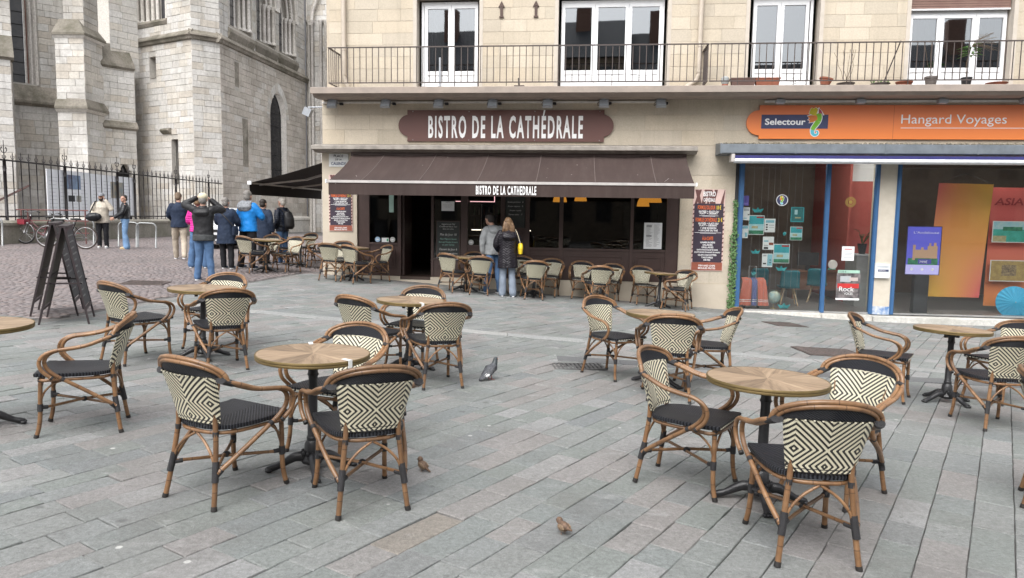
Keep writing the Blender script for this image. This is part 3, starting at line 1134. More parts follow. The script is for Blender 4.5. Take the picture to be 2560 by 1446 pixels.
# street-name plate
s = on_house('street_sign', 'white enamel street plate lettered PLACE DE LA CALENDE on the left pier', 'sign')
m = MB(); m.box(-6.21, -5.745, -.018, -.001, 2.70, 3.0); m.build('plate', mat('white_enamel', (.74, .75, .74), .25), s)
navy = mat('navy_paint', (.03, .05, .12), .4)
text_mesh('PLACE', .055, ink, s, bold=.02, loc=(-5.98, -.02, 2.92))
text_mesh('DE LA', .04, ink, s, bold=.02, loc=(-5.98, -.02, 2.845))
text_mesh('CALENDE', .065, navy, s, bold=.02, fit=.36, loc=(-5.98, -.02, 2.74))

# menu boards on the piers
plum = mat('dark_plum_print', (.035, .022, .04), .5, col2=(.03, .02, .035))
pinkp = mat('pale_pink_print', (.66, .48, .44), .5)
brownp = mat('brown_print', (.13, .05, .045), .5)
rustp = mat('rust_print', (.30, .085, .05), .5)
orangep = mat('orange_print', (.68, .14, .03), .5)
yellowp = mat('yellow_print', (.75, .55, .05), .5)
def menu_board(u0, u1, z0, z1, label, full=True, zclip=None):
    s = on_house('menu_board', label, 'poster')
    W_ = u1 - u0
    H_ = z1 - z0
    m = MB(); m.box(u0, u1, -.022, -.002, z0, z1); m.build('panel', pinkp, s)
    m = MB(); m.box(u0 + .03, u1 - .03, -.0255, -.022, z0 + .105 * H_, z1 - .175 * H_); m.build('dark_field', plum, s)
    m = MB(); m.box(u0 + .012, u1 - .012, -.0255, -.022, z0 + .012, z0 + .104 * H_); m.build('rust_strip', rustp, s)
    rr = random.Random(5)
    m = MB()
    for k in range(9):                        # jagged brown art in the header and down the edges
        a = u0 + W_ * rr.uniform(.02, .9); w = W_ * rr.uniform(.05, .12); zt = z1 - .01; zb = z1 - .175 * H_
        sk = W_ * rr.uniform(-.15, .15)
        q = [(a, zb), (min(a + w, u1 - .01), zb), (min(max(a + w + sk, u0 + .02), u1 - .01), zt), (min(max(a + sk, u0 + .01), u1 - .02), zt)]
        m.add([(x, -.0245 - .0002 * k, z) for x, z in q], [(0, 1, 2, 3)])
    for k in range(26):
        z = z0 + H_ * (.12 + .7 * k / 26); side = k % 2
        a = u0 + .004 if side else u1 - .034
        m.add([(a, -.0262, z), (a + .03, -.0262, z + .01), (a + .03, -.0262, z + .05), (a, -.0262, z + .035)], [(0, 1, 2, 3)])
    tag(m.build('jagged_print', brownp, s), kind='stuff')
    cx = (u0 + u1) / 2
    zz = lambda f: z1 - H_ * f
    T = lambda t, f, h, mt, fit, b=.02: text_mesh(t, h * H_, mt, s, bold=b, fit=fit * W_, loc=(cx, -.0265, zz(f)))
    T('BISTRO', .085, .055, letter_w, .38) if full else None
    T('CATHÉDRALE', .15, .04, letter_w, .36) if full else None
    def two(t1, t2, f, h, w1, w2):
        text_mesh(t1, h * H_, orangep, s, bold=.02, fit=w1 * W_, loc=(cx - w2 * W_ * .55, -.0265, zz(f)))
        text_mesh(t2, h * H_, yellowp, s, bold=.02, fit=w2 * W_, loc=(cx + w1 * W_ * .55, -.0265, zz(f)))
    two('FORMULE DU JOUR', '18 €', .245, .045, .55, .14)
    T('ENTRÉE + PLAT* OU', .282, .02, letter_w, .62)
    T('PLAT* + DESSERT', .305, .02, letter_w, .56)
    two('FORMULE CATHÉDRALE', '21 €', .395, .045, .66, .14)
    T('ENTRÉE + PLAT* OU', .428, .02, letter_w, .62)
    T('PLAT* + DESSERT', .452, .02, letter_w, .56)
    T('+ UNE BOISSON', .484, .02, letter_w, .5)
    T('+ UN CAFÉ OU THÉ', .514, .02, letter_w, .6)
    T('À LA CARTE', .62, .04, orangep, .34)
    for t, f, w in (('HAMBURGERS', .66, .46), ('SALADES', .69, .31), ('GRILLADES', .72, .37), ('ŒUFS COCOTTES', .815, .58), ('TARTARES', .846, .36), ('PÂTES', .877, .21)):
        T(t, f, .019, letter_w, w)
    for f, w in ((.75, .66), (.78, .8)):
        T('BAVETTE ENTRECÔTE MAGRET DE CANARD', f, .016, letter_w, w)
    T('FISH AND CHIPS', .947, .02, letter_w, .52)
    T('MOULES FRITES', .978, .02, letter_w, .54)
    m = MB()
    for f, w in ((.325, .6), (.33, .4), (.532, .84), (.54, .5)):
        m.add([(cx - w * W_ / 2, -.0264, zz(f)), (cx + w * W_ / 2, -.0264, zz(f)), (cx + w * W_ / 2, -.0264, zz(f) + .006), (cx - w * W_ / 2, -.0264, zz(f) + .006)], [(0, 1, 2, 3)])
    m.each('rule', letter_w, s)
    return s
menu_board(2.16, 2.855, .46, 2.27, 'tall dark menu poster with orange headings on the right stone pier')
menu_board(-6.22, -5.65, 1.20, 2.52, 'dark menu poster half under the awning on the left pier')

# writing and papers behind the bistro glass
def board(u0, u1, z0, z1, v, label, lines, mt=black_board, cat='chalkboard', name='chalkboard', frame=None):
    s = on_house(name, label, cat)
    m = MB(); m.box(u0, u1, v - .015, v, z0, z1); m.build('panel', mt, s)
    if frame:
        m = MB()
        for a, b, c, d in ((u0 - .02, u1 + .02, z1, z1 + .02), (u0 - .02, u1 + .02, z0 - .02, z0), (u0 - .02, u0, z0, z1), (u1, u1 + .02, z0, z1)):
            m.box(a, b, v - .02, v, c, d)
        m.build('frame', frame, s)
    for t, f, h, w, c in lines:
        text_mesh(t, h, c, s, name='writing', fit=w * (u1 - u0), loc=((u0 + u1) / 2, v - .016, z1 - f * (z1 - z0)), shear=.2)
    return s
board(-3.65, -3.13, .66, 1.46, .095, 'chalkboard with the dishes of the day beside the open bistro door',
      [('Suggestion du Chef', .09, .035, .62, chalk), ('Crumble de Veau à Tour', .16, .035, .8, chalk), ('dans son chou', .225, .03, .5, chalk), ('Plat du Jour 18', .40, .05, .75, chalk), ('Filet Mignon Sauce', .52, .035, .75, teal_chalk), ('Beurrepil Pommes de terre', .61, .035, .85, teal_chalk), ('ou ses Tartes', .69, .035, .55, teal_chalk), ('Dessert du Jour 6', .83, .05, .8, chalk), ('Tarte du verger gâteau', .94, .035, .85, chalk)], frame=wood)
board(-3.55, -3.25, 1.71, 1.93, .09, 'small white notice pinned up above the chalkboard in the window', [('ARRÊTÉ', .12, .02, .4, ink), ('horaires de service', .4, .012, .7, ink), ('et fermeture', .6, .012, .5, ink)], white_p, 'notice', 'notice')
board(-2.05, -1.60, 1.35, 2.30, .088, 'tall blackboard with handwritten prices on the closed brown door', [('Soupe gratinée   8', .40, .03, .8, chalk), ('Soupe oignon   9', .50, .03, .78, chalk), ('Soupe royale', .60, .03, .6, chalk), ('Tarte tatin   7', .70, .03, .72, chalk)])
board(1.11, 1.51, .92, 1.51, .092, 'white printed menu sheet taped inside the right bistro window', [], white_p, 'menu', 'menu_sheet')
sheet = [o for o in COL.objects if o.name.startswith('menu_sheet')][0]
m = MB()
rr = random.Random(2)
for cxx in (1.16, 1.33):
    z = 1.46
    while z > .97:
        if rr.random() < .22:
            m.box(cxx, cxx + .12, .0755, .077, z, z + .012)
        else:
            m.box(cxx, cxx + rr.uniform(.06, .14), .0755, .077, z, z + .004)
        z -= .022
tag(m.build('print', ink, sheet), kind='stuff')
board(-4.80, -4.69, 1.66, 2.06, .093, 'pale green strip of paper in the upper window left of the door', [], mat('pale_green_paper', (.38, .55, .48), .6), 'notice', 'notice')
for (u, z, mt, lab) in ((-5.08, 1.02, mat('blue_sticker', (.35, .5, .66), .5), 'round blue and white sticker at the foot of the left bistro window'), (-4.72, 1.02, mat('grey_sticker', (.52, .52, .5), .5), 'round grey sticker at the right of the left bistro window'), (-2.85, .99, mat('grey_sticker', (.5, .5, .5), .5), 'round grey sticker low in the bar window')):
    st = on_house('sticker', lab, 'sticker')
    m = MB(); m.lathe([(.062, .088), (.062, .094)], 20, (u, 0, z), 'y'); m.build('disc', mt, st, fixn=True)
    m = MB(); m.box(u - .03, u + .03, .0855, .0875, z - .012, z + .014); m.build('mark', white_p, st)
st = on_house('sticker', 'oblong pale sticker between the two round ones in the bistro window', 'sticker')
m = MB(); m.box(-4.98, -4.81, .088, .094, .96, 1.06); m.build('label_sheet', white_p, st)
m = MB(); m.box(-4.86, -4.82, .0855, .0875, .98, 1.04); m.build('mark', mat('green_mark', (.1, .35, .2), .6), st)
# neon frame of the bar, pendants, back bar with bottles
pinkneon = glow('pink_neon', (1., .55, .6), 1.3)
nn = on_house('neon_frame', 'thin pink neon line glowing behind the bar window', 'neon')
m = MB(); m.box(-3.30, -3.18, .5, .51, 1.935, 1.95); m.box(-2.95, -2.36, .5, .51, 1.935, 1.95); m.box(-2.375, -2.36, .5, .51, 1.95, 2.25); m.each('tube', pinkneon, nn)
lamp_sh = glow('lit_orange_shade', (1., .42, .06), .4, (.7, .3, .05))
for k, (u, z, v, r_, lab) in enumerate([(-.86, 1.97, 1.2, .17, 'left'), (-.36, 2.0, 1.3, .15, 'second'), (1.14, 1.89, 1.2, .15, 'third, lowest'), (1.44, 2.0, 1.9, .2, 'right')]):
    t = on_house('pendant_lamp', {'left': 'lit orange pendant lamp behind the left large bistro pane', 'second': 'lit orange pendant lamp behind the middle bistro pane', 'third, lowest': 'lowest lit orange pendant lamp, over the white menu sheet', 'right': 'lit orange pendant lamp at the far right of the bistro window'}[lab], 'lamp', 'lit pendant lamps in the bistro')
    m = MB(); m.lathe([(r_, z), (r_ * .98, z + .03), (r_ * .86, z + .12), (r_ * .6, z + .2), (r_ * .25, z + .25), (.02, z + .27)], 20, (u, v, 0)); m.build('shade', lamp_sh, t, smooth=True)
    m = MB(); m.tube([(u, v, z + .26), (u, v, 2.9)], .006, 6); m.build('cord', ink, t)
bar = on_house('back_bar', 'shelf of bottles and glasses at the bar inside the bistro', 'shelf')
m = MB()
for z in (1.25, 1.6):
    m.box(-3.3, -1.7, 2.6, 2.85, z, z + .03)
m.box(-3.4, -1.6, 2.0, 2.5, .18, 1.1)
m.each('shelf_board', mat('bar_wood', (.06, .035, .025), .5), bar)
bcols = [(.25, .2, .1), (.05, .12, .06), (.3, .3, .28), (.2, .06, .03), (.4, .36, .3)]
for k in range(22):
    u = -3.2 + k % 11 * .13; z = 1.28 if k < 11 else 1.63
    m = MB(); h = rr.uniform(.2, .3)
    m.lathe([(.03, z), (.032, z + h * .6), (.012, z + h * .75), (.012, z + h)], 8, (u, 2.7, 0))
    bo = m.build('bottle', mat('bottle_%d' % (k % 5), bcols[k % 5], .15), None, smooth=True)
    bo.location = B0; bo.rotation_euler = (0, 0, YAW)
    tag(bo, '%s bottle from the left on the %s shelf of the bistro bar' % (['first', 'second', 'third', 'fourth', 'fifth', 'sixth', 'seventh', 'eighth', 'ninth', 'tenth', 'eleventh'][k % 11], 'lower' if k < 11 else 'upper'), 'bottle', 'bottles on the back bar')
glowbar = glow('bar_light', (1, .9, .75), 2.5)
m = MB(); m.box(-3.3, -1.7, 2.84, 2.85, 1.22, 1.24); m.build('bar_light', glowbar, bar)
m = MB(); m.box(-2.9, -2.88, 1.9, 1.92, 1.2, 1.9); m.build('lit_edge', mat('lit_frame', (.5, .45, .4), .5), bar)

# ------------------------------------------------------------------ floodlights on the wall
steel = mat('grey_painted_steel', (.36, .38, .41), .4, .3)
duct = mat('cable_duct', (.72, .70, .66), .5)
m = MB(); m.box(-6.35, 1.3, -.05, -.001, 4.145, 4.185); m.build('cable_duct', duct, house)
m = MB(); m.box(3.6, 9.5, -.06, -.001, 4.145, 4.19); m.build('cable_duct', duct, house)
lensm = mat('lamp_lens', (.62, .68, .75), .25, .1)
def floodlight(u, z, label, group, big=True):
    t = on_house('floodlight', label, 'floodlight', group)
    d = .28
    m = MB(); m.box(u - .012, u + .012, -d, -.02, z + .03, z + .05); m.box(u - .05, u + .05, -d - .05, -d + .05, z + .02, z + .07); m.each('bracket', steel, t)
    m = MB()
    if big:
        rot = Matrix.Rotation(R(-35), 3, 'X')
        ax, ay, az = rot @ Vector((.108, 0, 0)), rot @ Vector((0, .03, 0)), rot @ Vector((0, 0, .10))
        m.obox((u, -d - .02, z - .06), ax, ay, az)
        b = m.build('housing', steel, t)
        mm = MB(); mm.obox(Vector((u, -d - .02, z - .06)) - rot @ Vector((0, .03, 0)), ax * .88, rot @ Vector((0, .004, 0)), az * .8); mm.build('lens', lensm, b)
        mm = MB()
        for k in (-2, -1, 0, 1, 2):
            mm.obox(Vector((u + k * .03, -d - .02, z - .06)) + rot @ Vector((0, .038, 0)), rot @ Vector((.004, 0, 0)), rot @ Vector((0, .012, 0)), az * .8)
        mm.each('cooling_fin', steel, b)
        m = MB(); m.box(u + .10, u + .17, -.10, -.02, z - .05, z + .0); m.build('junction_box', ink, t)
        m = MB(); m.tube(smoothpath([(u, -d, z - .02), (u - .12, -d + .03, z - .03), (u - .13, -.12, z - .08), (u - .04, -.05, z - .02), (u + .12, -.06, z - .02)], 5), .006, 6); m.build('cable', ink, t)
    else:
        m.box(u - .09, u + .09, -d - .10, -d + .04, z - .045, z + .035)
        b = m.build('housing', steel, t)
        mm = MB(); mm.box(u - .075, u + .075, -d - .07, -d + .02, z - .052, z - .045); mm.build('lens', lensm, b)
ords = ['first', 'second', 'third', 'fourth', 'fifth', 'sixth', 'seventh']
for k, u in enumerate((-6.02, -4.77, -3.55, -2.33, -1.10, .13, 1.36)):
    floodlight(u, 4.155, '%s grey floodlight from the left in the row above the bistro sign' % ords[k], 'floodlights above the bistro sign')
for k, u in enumerate((3.86, 5.50, 7.13, 8.75)):
    floodlight(u, 4.13, '%s flat floodlight from the left above the orange sign' % ords[k], 'floodlights above the orange sign', False)
t = on_house('floodlight', 'grey floodlight on an arm sticking out from the house corner over the lane', 'floodlight')
m = MB(); m.tube([(-6.39, .1, 4.08), (-6.75, .1, 4.08)], .015, 8); m.build('arm', steel, t)
m = MB(); rot = Matrix.Rotation(R(25), 3, 'Y'); m.obox((-6.76, .1, 3.97), rot @ Vector((.09, 0, 0)), (0, .07, 0), rot @ Vector((0, 0, .09))); m.build('housing', steel, t)

# ------------------------------------------------------------------ travel shop
def grad_mat(name, c0, c1, z0, z1, axis=2, rough=.45):
    """printed colour gradient along an object axis"""
    m, nt, p = nodes_of(name)
    sp = N(nt, 'ShaderNodeSeparateXYZ')
    L(nt, texco(nt), sp.inputs[0])
    mr = N(nt, 'ShaderNodeMapRange')
    mr.inputs[1].default_value = z0; mr.inputs[2].default_value = z1
    L(nt, sp.outputs[axis], mr.inputs[0])
    L(nt, ramp(nt, mr.outputs[0], [(0, c0), (1, c1)]), p.inputs['Base Color'])
    p.inputs['Roughness'].default_value = rough
    MATS[name] = m
    return m
orange_sign = grad_mat('orange_sign_print', (.80, .225, .05), (.72, .20, .085), 3.37, 4.08)
s = on_house('shop_sign', 'orange travel shop sign reading Selectour and Hangard Voyages with a seahorse logo', 'sign')
poly = [(3.50, 3.37), (12.4, 3.37), (12.4, 4.085), (3.50, 4.085), (3.50, 3.99)] + arc(3.48, 3.715, .25, 90, 270, 18, .265) + [(3.50, 3.44)]
m = MB(); m.prism(poly, hfn, .004, .06); m.build('panel', orange_sign, s, fixn=True)
m = MB(); m.box(6.275, 6.281, -.062, -.058, 3.37, 4.085); m.build('panel_joint', mat('orange_joint', (.4, .11, .04), .6), s)
logo_navy = mat('logo_navy', (.045, .055, .13), .5)
m = MB(); m.box(3.54, 4.935, -.064, -.0595, 3.588, 3.885); m.build('logo_plate', logo_navy, s)
text_mesh('Selectour', .125, letter_w, s, bold=.025, fit=.85, loc=(4.035, -.066, 3.672))
text_mesh('Hangard Voyages', .185, letter_w, s, bold=.0, fit=2.11, loc=(7.48, -.062, 3.70))
m = MB(); m.box(6.43, 12.3, -.0635, -.0595, 3.60, 3.612); m.build('underline', letter_w, s)
# the seahorse: white outline and coloured fields
def ribbon(pts, w, d, name, material, parent):
    mm = MB()
    P = [Vector((a, b, 0)) for a, b in pts]
    n = len(P)
    for i in range(n - 1):
        t = (P[i + 1] - P[max(i - 1, 0)]).normalized(); t2 = (P[min(i + 2, n - 1)] - P[i]).normalized()
        w0 = w[i] if isinstance(w, list) else w; w1 = w[i + 1] if isinstance(w, list) else w
        a, b = P[i] + Vector((-t.y, t.x, 0)) * w0, P[i] - Vector((-t.y, t.x, 0)) * w0
        c, e = P[i + 1] - Vector((-t2.y, t2.x, 0)) * w1, P[i + 1] + Vector((-t2.y, t2.x, 0)) * w1
        mm.add([(q.x, -d, q.y) for q in (a, b, c, e)], [(0, 1, 2, 3)])
    return mm.build(name, material, parent, fixn=False)
def flat(poly, d, name, material, parent):
    mm = MB(); mm.add([(a, -d, b) for a, b in poly], [tuple(range(len(poly)))]); return mm.build(name, material, parent)
def seahorse(ox, oz, k, d, parent):
    S_ = lambda pts: [(ox + a * k, oz + b * k) for a, b in pts]
    body = [(.02, .26), (.07, .22), (.10, .16), (.105, .09), (.085, .02), (.04, -.05), (.0, -.11), (-.02, -.17), (-.01, -.23), (.03, -.265), (.08, -.255), (.10, -.215), (.08, -.18), (.05, -.19)]
    wd = [.045, .06, .065, .062, .055, .05, .046, .04, .034, .028, .022, .018, .014, .008]
    sm_ = [(p.x, p.y) for p in smoothpath([(a, b, 0) for a, b in body], 4)]
    ws = np.interp(np.linspace(0, len(body) - 1, len(sm_)), range(len(body)), wd)
    ribbon(S_(sm_), [(w + .014) * k for w in ws], d, 'seahorse_outline', letter_w, parent)
    head = [(-.08, .30), (-.11, .20), (-.03, .17), (.05, .16), (.10, .19), (.14, .215), (.19, .17), (.21, .175), (.15, .27), (.11, .30), (.10, .34), (.06, .31), (.03, .345), (-.01, .305), (-.05, .33)]
    flat(S_([(x * 1.06, (y - .25) * 1.08 + .25) for x, y in head]), d + .0004, 'seahorse_outline', letter_w, parent)
    fin = [(-.14, .15), (-.07, .17), (.06, .16), (.08, .08), (.0, .02), (-.10, .0), (-.085, .05), (-.13, .065), (-.095, .10)]
    flat(S_([((x + .02) * 1.1 - .02, (y - .08) * 1.12 + .08) for x, y in fin]), d + .0006, 'seahorse_outline', letter_w, parent)
    cols = dict(y=mat('logo_yellow', (.62, .52, .03), .5), o=mat('logo_orange', (.68, .2, .04), .5), g=mat('logo_green', (.2, .5, .03), .5), b=mat('logo_cyan', (.1, .55, .68), .5), p=mat('logo_magenta', (.5, .08, .16), .5))
    flat(S_(head[:4] + [(.06, .22), (.08, .30), (.06, .31), (.03, .345), (-.01, .305), (-.05, .33)]), d + .001, 'seahorse_crest', cols['y'], parent)
    flat(S_([(.10, .19), (.14, .215), (.19, .17), (.15, .27), (.11, .30), (.095, .32)]), d + .001, 'seahorse_snout', cols['p'], parent)
    flat(S_(fin), d + .0012, 'seahorse_fin', cols['o'], parent)
    n = len(sm_)
    i1 = int(n * .30); i2 = int(n * .52)
    ribbon(S_(sm_[int(n * .1):i1 + 1]), [w * k for w in ws[int(n * .1):i1 + 1]], d + .0008, 'seahorse_body', cols['g'], parent)
    ribbon(S_(sm_[i1:i2 + 1]), [w * k for w in ws[i1:i2 + 1]], d + .0009, 'seahorse_body', cols['g'], parent)
    ribbon(S_(sm_[i2:]), [w * k for w in ws[i2:]], d + .0008, 'seahorse_tail', cols['b'], parent)
seahorse(4.635, 3.71, .97, .0665, s)

# rolled-up awning
aw3 = on_house('rolled_awning', 'closed white and blue rolled awning under the zinc canopy', 'awning')
m = MB(); m.box(2.90, 12.5, -.66, -.50, 2.90, 2.965); m.build('cloth_roll', mat('royal_blue_cloth', (.025, .025, .14), .7), aw3)
m = MB()
m.add([(2.88 + (9.62 * e), -.60 - .10 * math.cos(R(a)), 2.855 + .055 * math.sin(R(a))) for e in (0, 1) for a in range(-120, 121, 20)],
      [(i, i + 1, 13 + i + 1, 13 + i) for i in range(12)])
m.build('front_profile', mat('white_lacquer', (.74, .76, .79), .3), aw3, smooth=True)
m = MB(); m.box(2.83, 2.90, -.70, -.40, 2.83, 2.99); m.build('end_bracket', alu, aw3)

blue = mat('blue_lacquered_frame', (.04, .115, .25), .4, col2=(.035, .1, .22), nscale=3)
sf = on_house('travel_shopfront', 'travel shop window front with blue metal frames and large panes', 'shopfront')
ag_glass = glass_mat('travel_shop_glass', (.93, .94, .93), .55, .02)
for a, b in ((3.14, 3.25), (4.99, 5.08), (6.015, 6.10), (6.455, 6.54)):
    m = MB(); m.box(a, b, -.02, .07, -.41, 2.84); m.box(a + .02, b - .02, -.035, -.02, -.41, 2.84); m.build('frame_post', blue, sf)
for a, b in ((3.25, 4.99), (5.08, 6.015), (6.54, 12.4)):
    m = MB(); m.box(a, b, .02, .028, -.38, 2.84); m.build('pane', ag_glass, sf)
    m = MB(); m.box(a, b, .0, .05, -.41, -.38); m.build('bottom_rail', mat('brushed_rail', (.5, .5, .5), .35, .7), sf)
m = MB(); m.box(3.06, 3.14, .03, .2, -.4, 2.84); m.build('jamb', ink, sf)
m = MB(); m.box(6.10, 6.455, 0, .4, -.42, 3.0); m.build('shop_pier', mat('cream_pier_paint', (.55, .50, .42), .7, col2=(.5, .45, .37)), house)
m = MB(); m.box(6.09, 6.465, -.012, 0, -.42, -.24); m.build('pier_foot', mat('peeling_blue_white', (.52, .54, .56), .7, col2=(.1, .2, .4), nscale=9), house)
sillm = stone_mat('white_marble_sill', [(.52, .51, .48), (.56, .54, .5), (.5, .49, .45)], dirt=(.3, .29, .25), dirt_amt=.5, dscale=1.5, grain=15)
for (a, b, d, z0, z1) in ((3.16, 5.0, .16, -.60, -.415), (5.0, 6.05, .20, -.60, -.425), (6.05, 8.2, .26, -.70, -.44), (8.2, 10.3, .24, -.70, -.44)):
    m = MB(); m.rnd = rh.random(); m.box(a, b - .006, -d, .3, z0, z1); m.build('sill_stone', sillm, sf)
# room
m = MB()
U0, U1, V_, Z0, Z1 = 3.1, 12.4, 5.2, -.40, 3.30
m.add([(U0, .10, Z0), (U1, .10, Z0), (U1, V_, Z0), (U0, V_, Z0)], [(0, 1, 2, 3)]); m.build('shop_floor', mat('grey_lino', (.20, .19, .185), .35, col2=(.17, .16, .155)), sf)
m = MB(); m.add([(U0, .10, Z1), (U1, .10, Z1), (U1, V_, Z1), (U0, V_, Z1)], [(0, 3, 2, 1)]); m.build('shop_ceiling', mat('shop_ceiling_paint', (.5, .48, .45), .8), sf)
m = MB(); m.add([(U0, V_, Z0), (U1, V_, Z0), (U1, V_, Z1), (U0, V_, Z1), (U0, .1, Z0), (U0, .1, Z1), (U1, .1, Z0), (U1, .1, Z1)], [(0, 1, 2, 3), (0, 3, 5, 4), (1, 6, 7, 2)]); m.build('shop_wall', mat('taupe_wall', (.17, .135, .115), .85, col2=(.15, .12, .1)), sf)
coral = mat('coral_wall_paint', (.42, .10, .085), .8, col2=(.38, .09, .075))
m = MB(); m.box(6.25, 7.0, 2.45, 2.6, Z0, 2.6); m.build('coral_partition', coral, sf)
m = MB(); m.box(6.2, 6.25, 2.2, 5.2, Z0, Z1); m.build('coral_partition', coral, sf)
m = MB(); m.box(6.25, 7.0, 2.44, 2.62, 2.6, Z1); m.build('white_bulkhead', white_p, sf)
tube_l = glow('ceiling_tube_light', (1, .97, .92), 42.)
for (u, v) in ((4.0, 1.0), (5.2, 1.0), (7.3, 1.0), (9.3, 1.0)):
    t = on_house('tube_light', {4.0: 'first ceiling tube light from the left in the travel shop', 5.2: 'second ceiling tube light from the left in the travel shop', 7.3: 'ceiling tube light behind the blue screen in the travel shop', 9.3: 'ceiling tube light over the far right posters'}[u], 'lamp', 'tube lights in the travel shop')
    m = MB(); m.box(u - .45, u + .45, v - .03, v + .03, 3.14, 3.18); m.build('tube', tube_l, t)
    m = MB(); m.box(u - .5, u + .5, v - .05, v + .05, 3.18, 3.24); m.build('fitting', white_p, t)
# ------------------------------------------------------------------ things in the travel shop window
def sheet(name, label, cat, u0, u1, z0, z1, v, back, fields=(), texts=(), frame=None, tilt=None):
    """a flat print: card, coloured fields (fractions), lettering"""
    s = on_house(name, label, cat)
    w, h = u1 - u0, z1 - z0
    m = MB(); m.box(u0, u1, v - .006, v, z0, z1); m.build('card', back, s)
    for k, (a, b, c, d, mt) in enumerate(fields):
        m = MB()
        e = .0085 + .0004 * k
        m.add([(u0 + a * w, v - e, z0 + c * h), (u0 + b * w, v - e, z0 + c * h), (u0 + b * w, v - e, z0 + d * h), (u0 + a * w, v - e, z0 + d * h)], [(0, 1, 2, 3)])
        m.build('printed_field', mt, s)
    for (t, fx, fz_, hh, fw, mt) in texts:
        text_mesh(t, hh, mt, s, fit=fw * w, loc=(u0 + fx * w, v - .014, z0 + fz_ * h))
    if frame:
        m = MB()
        for a, b, c, d in ((u0 - .015, u1 + .015, z1, z1 + .015), (u0 - .015, u1 + .015, z0 - .015, z0), (u0 - .015, u0, z0, z1), (u1, u1 + .015, z0, z1)):
            m.box(a, b, v - .012, v, c, d)
        m.build('frame', frame, s)
    return s
tealp = mat('teal_print', (.04, .38, .42), .5, col2=(.03, .3, .36)); skyp = mat('sky_blue_print', (.30, .55, .62), .5, col2=(.45, .62, .62), nscale=9); greyp = mat('grey_print', (.4, .42, .44), .6); cyanp = mat('cyan_print', (.25, .52, .62), .5)
sandp = mat('sand_print', (.5, .42, .25), .5, col2=(.3, .3, .15), nscale=12); redp = mat('red_print', (.5, .03, .03), .5); purp = mat('purple_print', (.12, .09, .38), .4); greenp = mat('green_print', (.05, .28, .14), .5, col2=(.02, .12, .08), nscale=10)
sheet('price_sheet', 'white offer sheet at the left edge of the travel window, upper of two', 'poster', 3.27, 3.42, 1.60, 1.88, .12, white_p, [(.1, .9, .72, .95, greyp), (.1, .6, .12, .2, cyanp), (.7, .95, .4, .48, ink)])
sheet('price_sheet', 'white offer sheet at the left edge of the travel window, lower of two', 'poster', 3.27, 3.40, 1.20, 1.48, .12, white_p, [(.05, .95, .76, .97, cyanp), (.5, .9, .1, .45, cyanp)])
sheet('price_sheet', 'purple card at the top left of the travel window', 'poster', 3.27, 3.39, 1.92, 2.14, .13, purp, [(.1, .9, .1, .3, mat('violet_print', (.2, .15, .5), .5))])
def travel_poster(u0, u1, z0, z1, lab):
    sheet('travel_poster', lab, 'poster', u0, u1, z0, z1, .20, white_p, [(.03, .97, .55, .97, tealp), (.03, .97, .22, .55, skyp), (.03, .97, .03, .22, greenp), (.5, .95, .86, .94, redp), (.2, .6, .32, .45, sandp)])
travel_poster(3.42, 3.76, 1.28, 1.71, 'large teal travel poster hanging at the left of the travel window')
travel_poster(4.33, 4.59, 1.17, 1.47, 'teal travel poster hanging below the dark teal one')
travel_poster(3.99, 4.34, .65, 1.08, 'travel poster with a pine tree and bay hanging low in the travel window')
sheet('travel_poster', 'dark teal framed poster with a pale fish drawing', 'poster', 4.34, 4.59, 1.59, 1.89, .20, mat('deep_teal_print', (.02, .17, .18), .5), [(.25, .5, .5, .85, skyp), (.3, .8, .22, .32, sandp)], frame=tealp)
for (u0, u1, z0, z1, lab, seed) in ((3.77, 4.0, 1.34, 1.64, 'white leaflet with three dark dots hanging right of the teal poster', 1), (3.75, 3.99, .95, 1.24, 'white leaflet with blue boxes hanging in the middle of its string', 2), (3.75, 3.98, .56, .86, 'white leaflet hanging lowest on its string', 3)):
    f = {1: [(.1, .9, .7, .9, cyanp), (.12, .3, .5, .6, ink), (.12, .3, .32, .42, ink), (.12, .3, .14, .24, ink), (.4, .9, .5, .55, greyp), (.4, .9, .34, .38, greyp)], 2: [(.1, .5, .6, .72, cyanp), (.55, .95, .35, .55, rustp), (.1, .5, .05, .2, ink), (.1, .5, .3, .36, greyp)], 3: [(.5, .95, .1, .95, cyanp), (.1, .4, .8, .9, greyp), (.1, .4, .2, .3, ink), (.7, .85, .3, .36, ink), (.7, .85, .5, .56, ink)]}[seed]
    sheet('leaflet', lab, 'leaflet', u0, u1, z0, z1, .20, white_p, f)
st = on_house('hanging_strings', 'thin strings that hold the leaflets in the travel window', 'string')
for u in (3.5, 3.68, 3.82, 3.95, 4.07, 4.26, 4.4, 4.54):
    m = MB(); m.tube([(u, .205, -.35), (u, .205, 2.84)], .0022, 4); m.build('cord', mat('grey_cord', (.3, .3, .3), .6), st)
# paper boats
boat_m = mat('turquoise_paper', (.06, .50, .54), .6)
def paper_boat(u, z, v, k, label, turn=0.):
    m = MB()
    P = [(-.13, 0, .045), (.13, 0, .045), (-.07, 0, -.045), (.07, 0, -.045), (0, -.045, .0), (0, .045, .0), (0, 0, .075), (-.05, 0, .0), (.05, 0, .0)]
    c, s_ = math.cos(turn), math.sin(turn)
    V_ = [(x * c - y * s_, x * s_ + y * c, z_) for x, y, z_ in P]
    V_ = [(u + x * k, v + y * k, z + z_ * k) for x, y, z_ in V_]
    m.add(V_, [(0, 2, 4), (2, 3, 4), (3, 1, 4), (0, 5, 2), (2, 5, 3), (3, 5, 1), (7, 8, 6), (8, 7, 6), (0, 4, 5), (4, 1, 5)])
    b = m.build('paper_boat', boat_m, None)
    b.location = B0; b.rotation_euler = (0, 0, YAW)
    tag(b, label, 'paper boat', 'turquoise paper boats in the travel window')
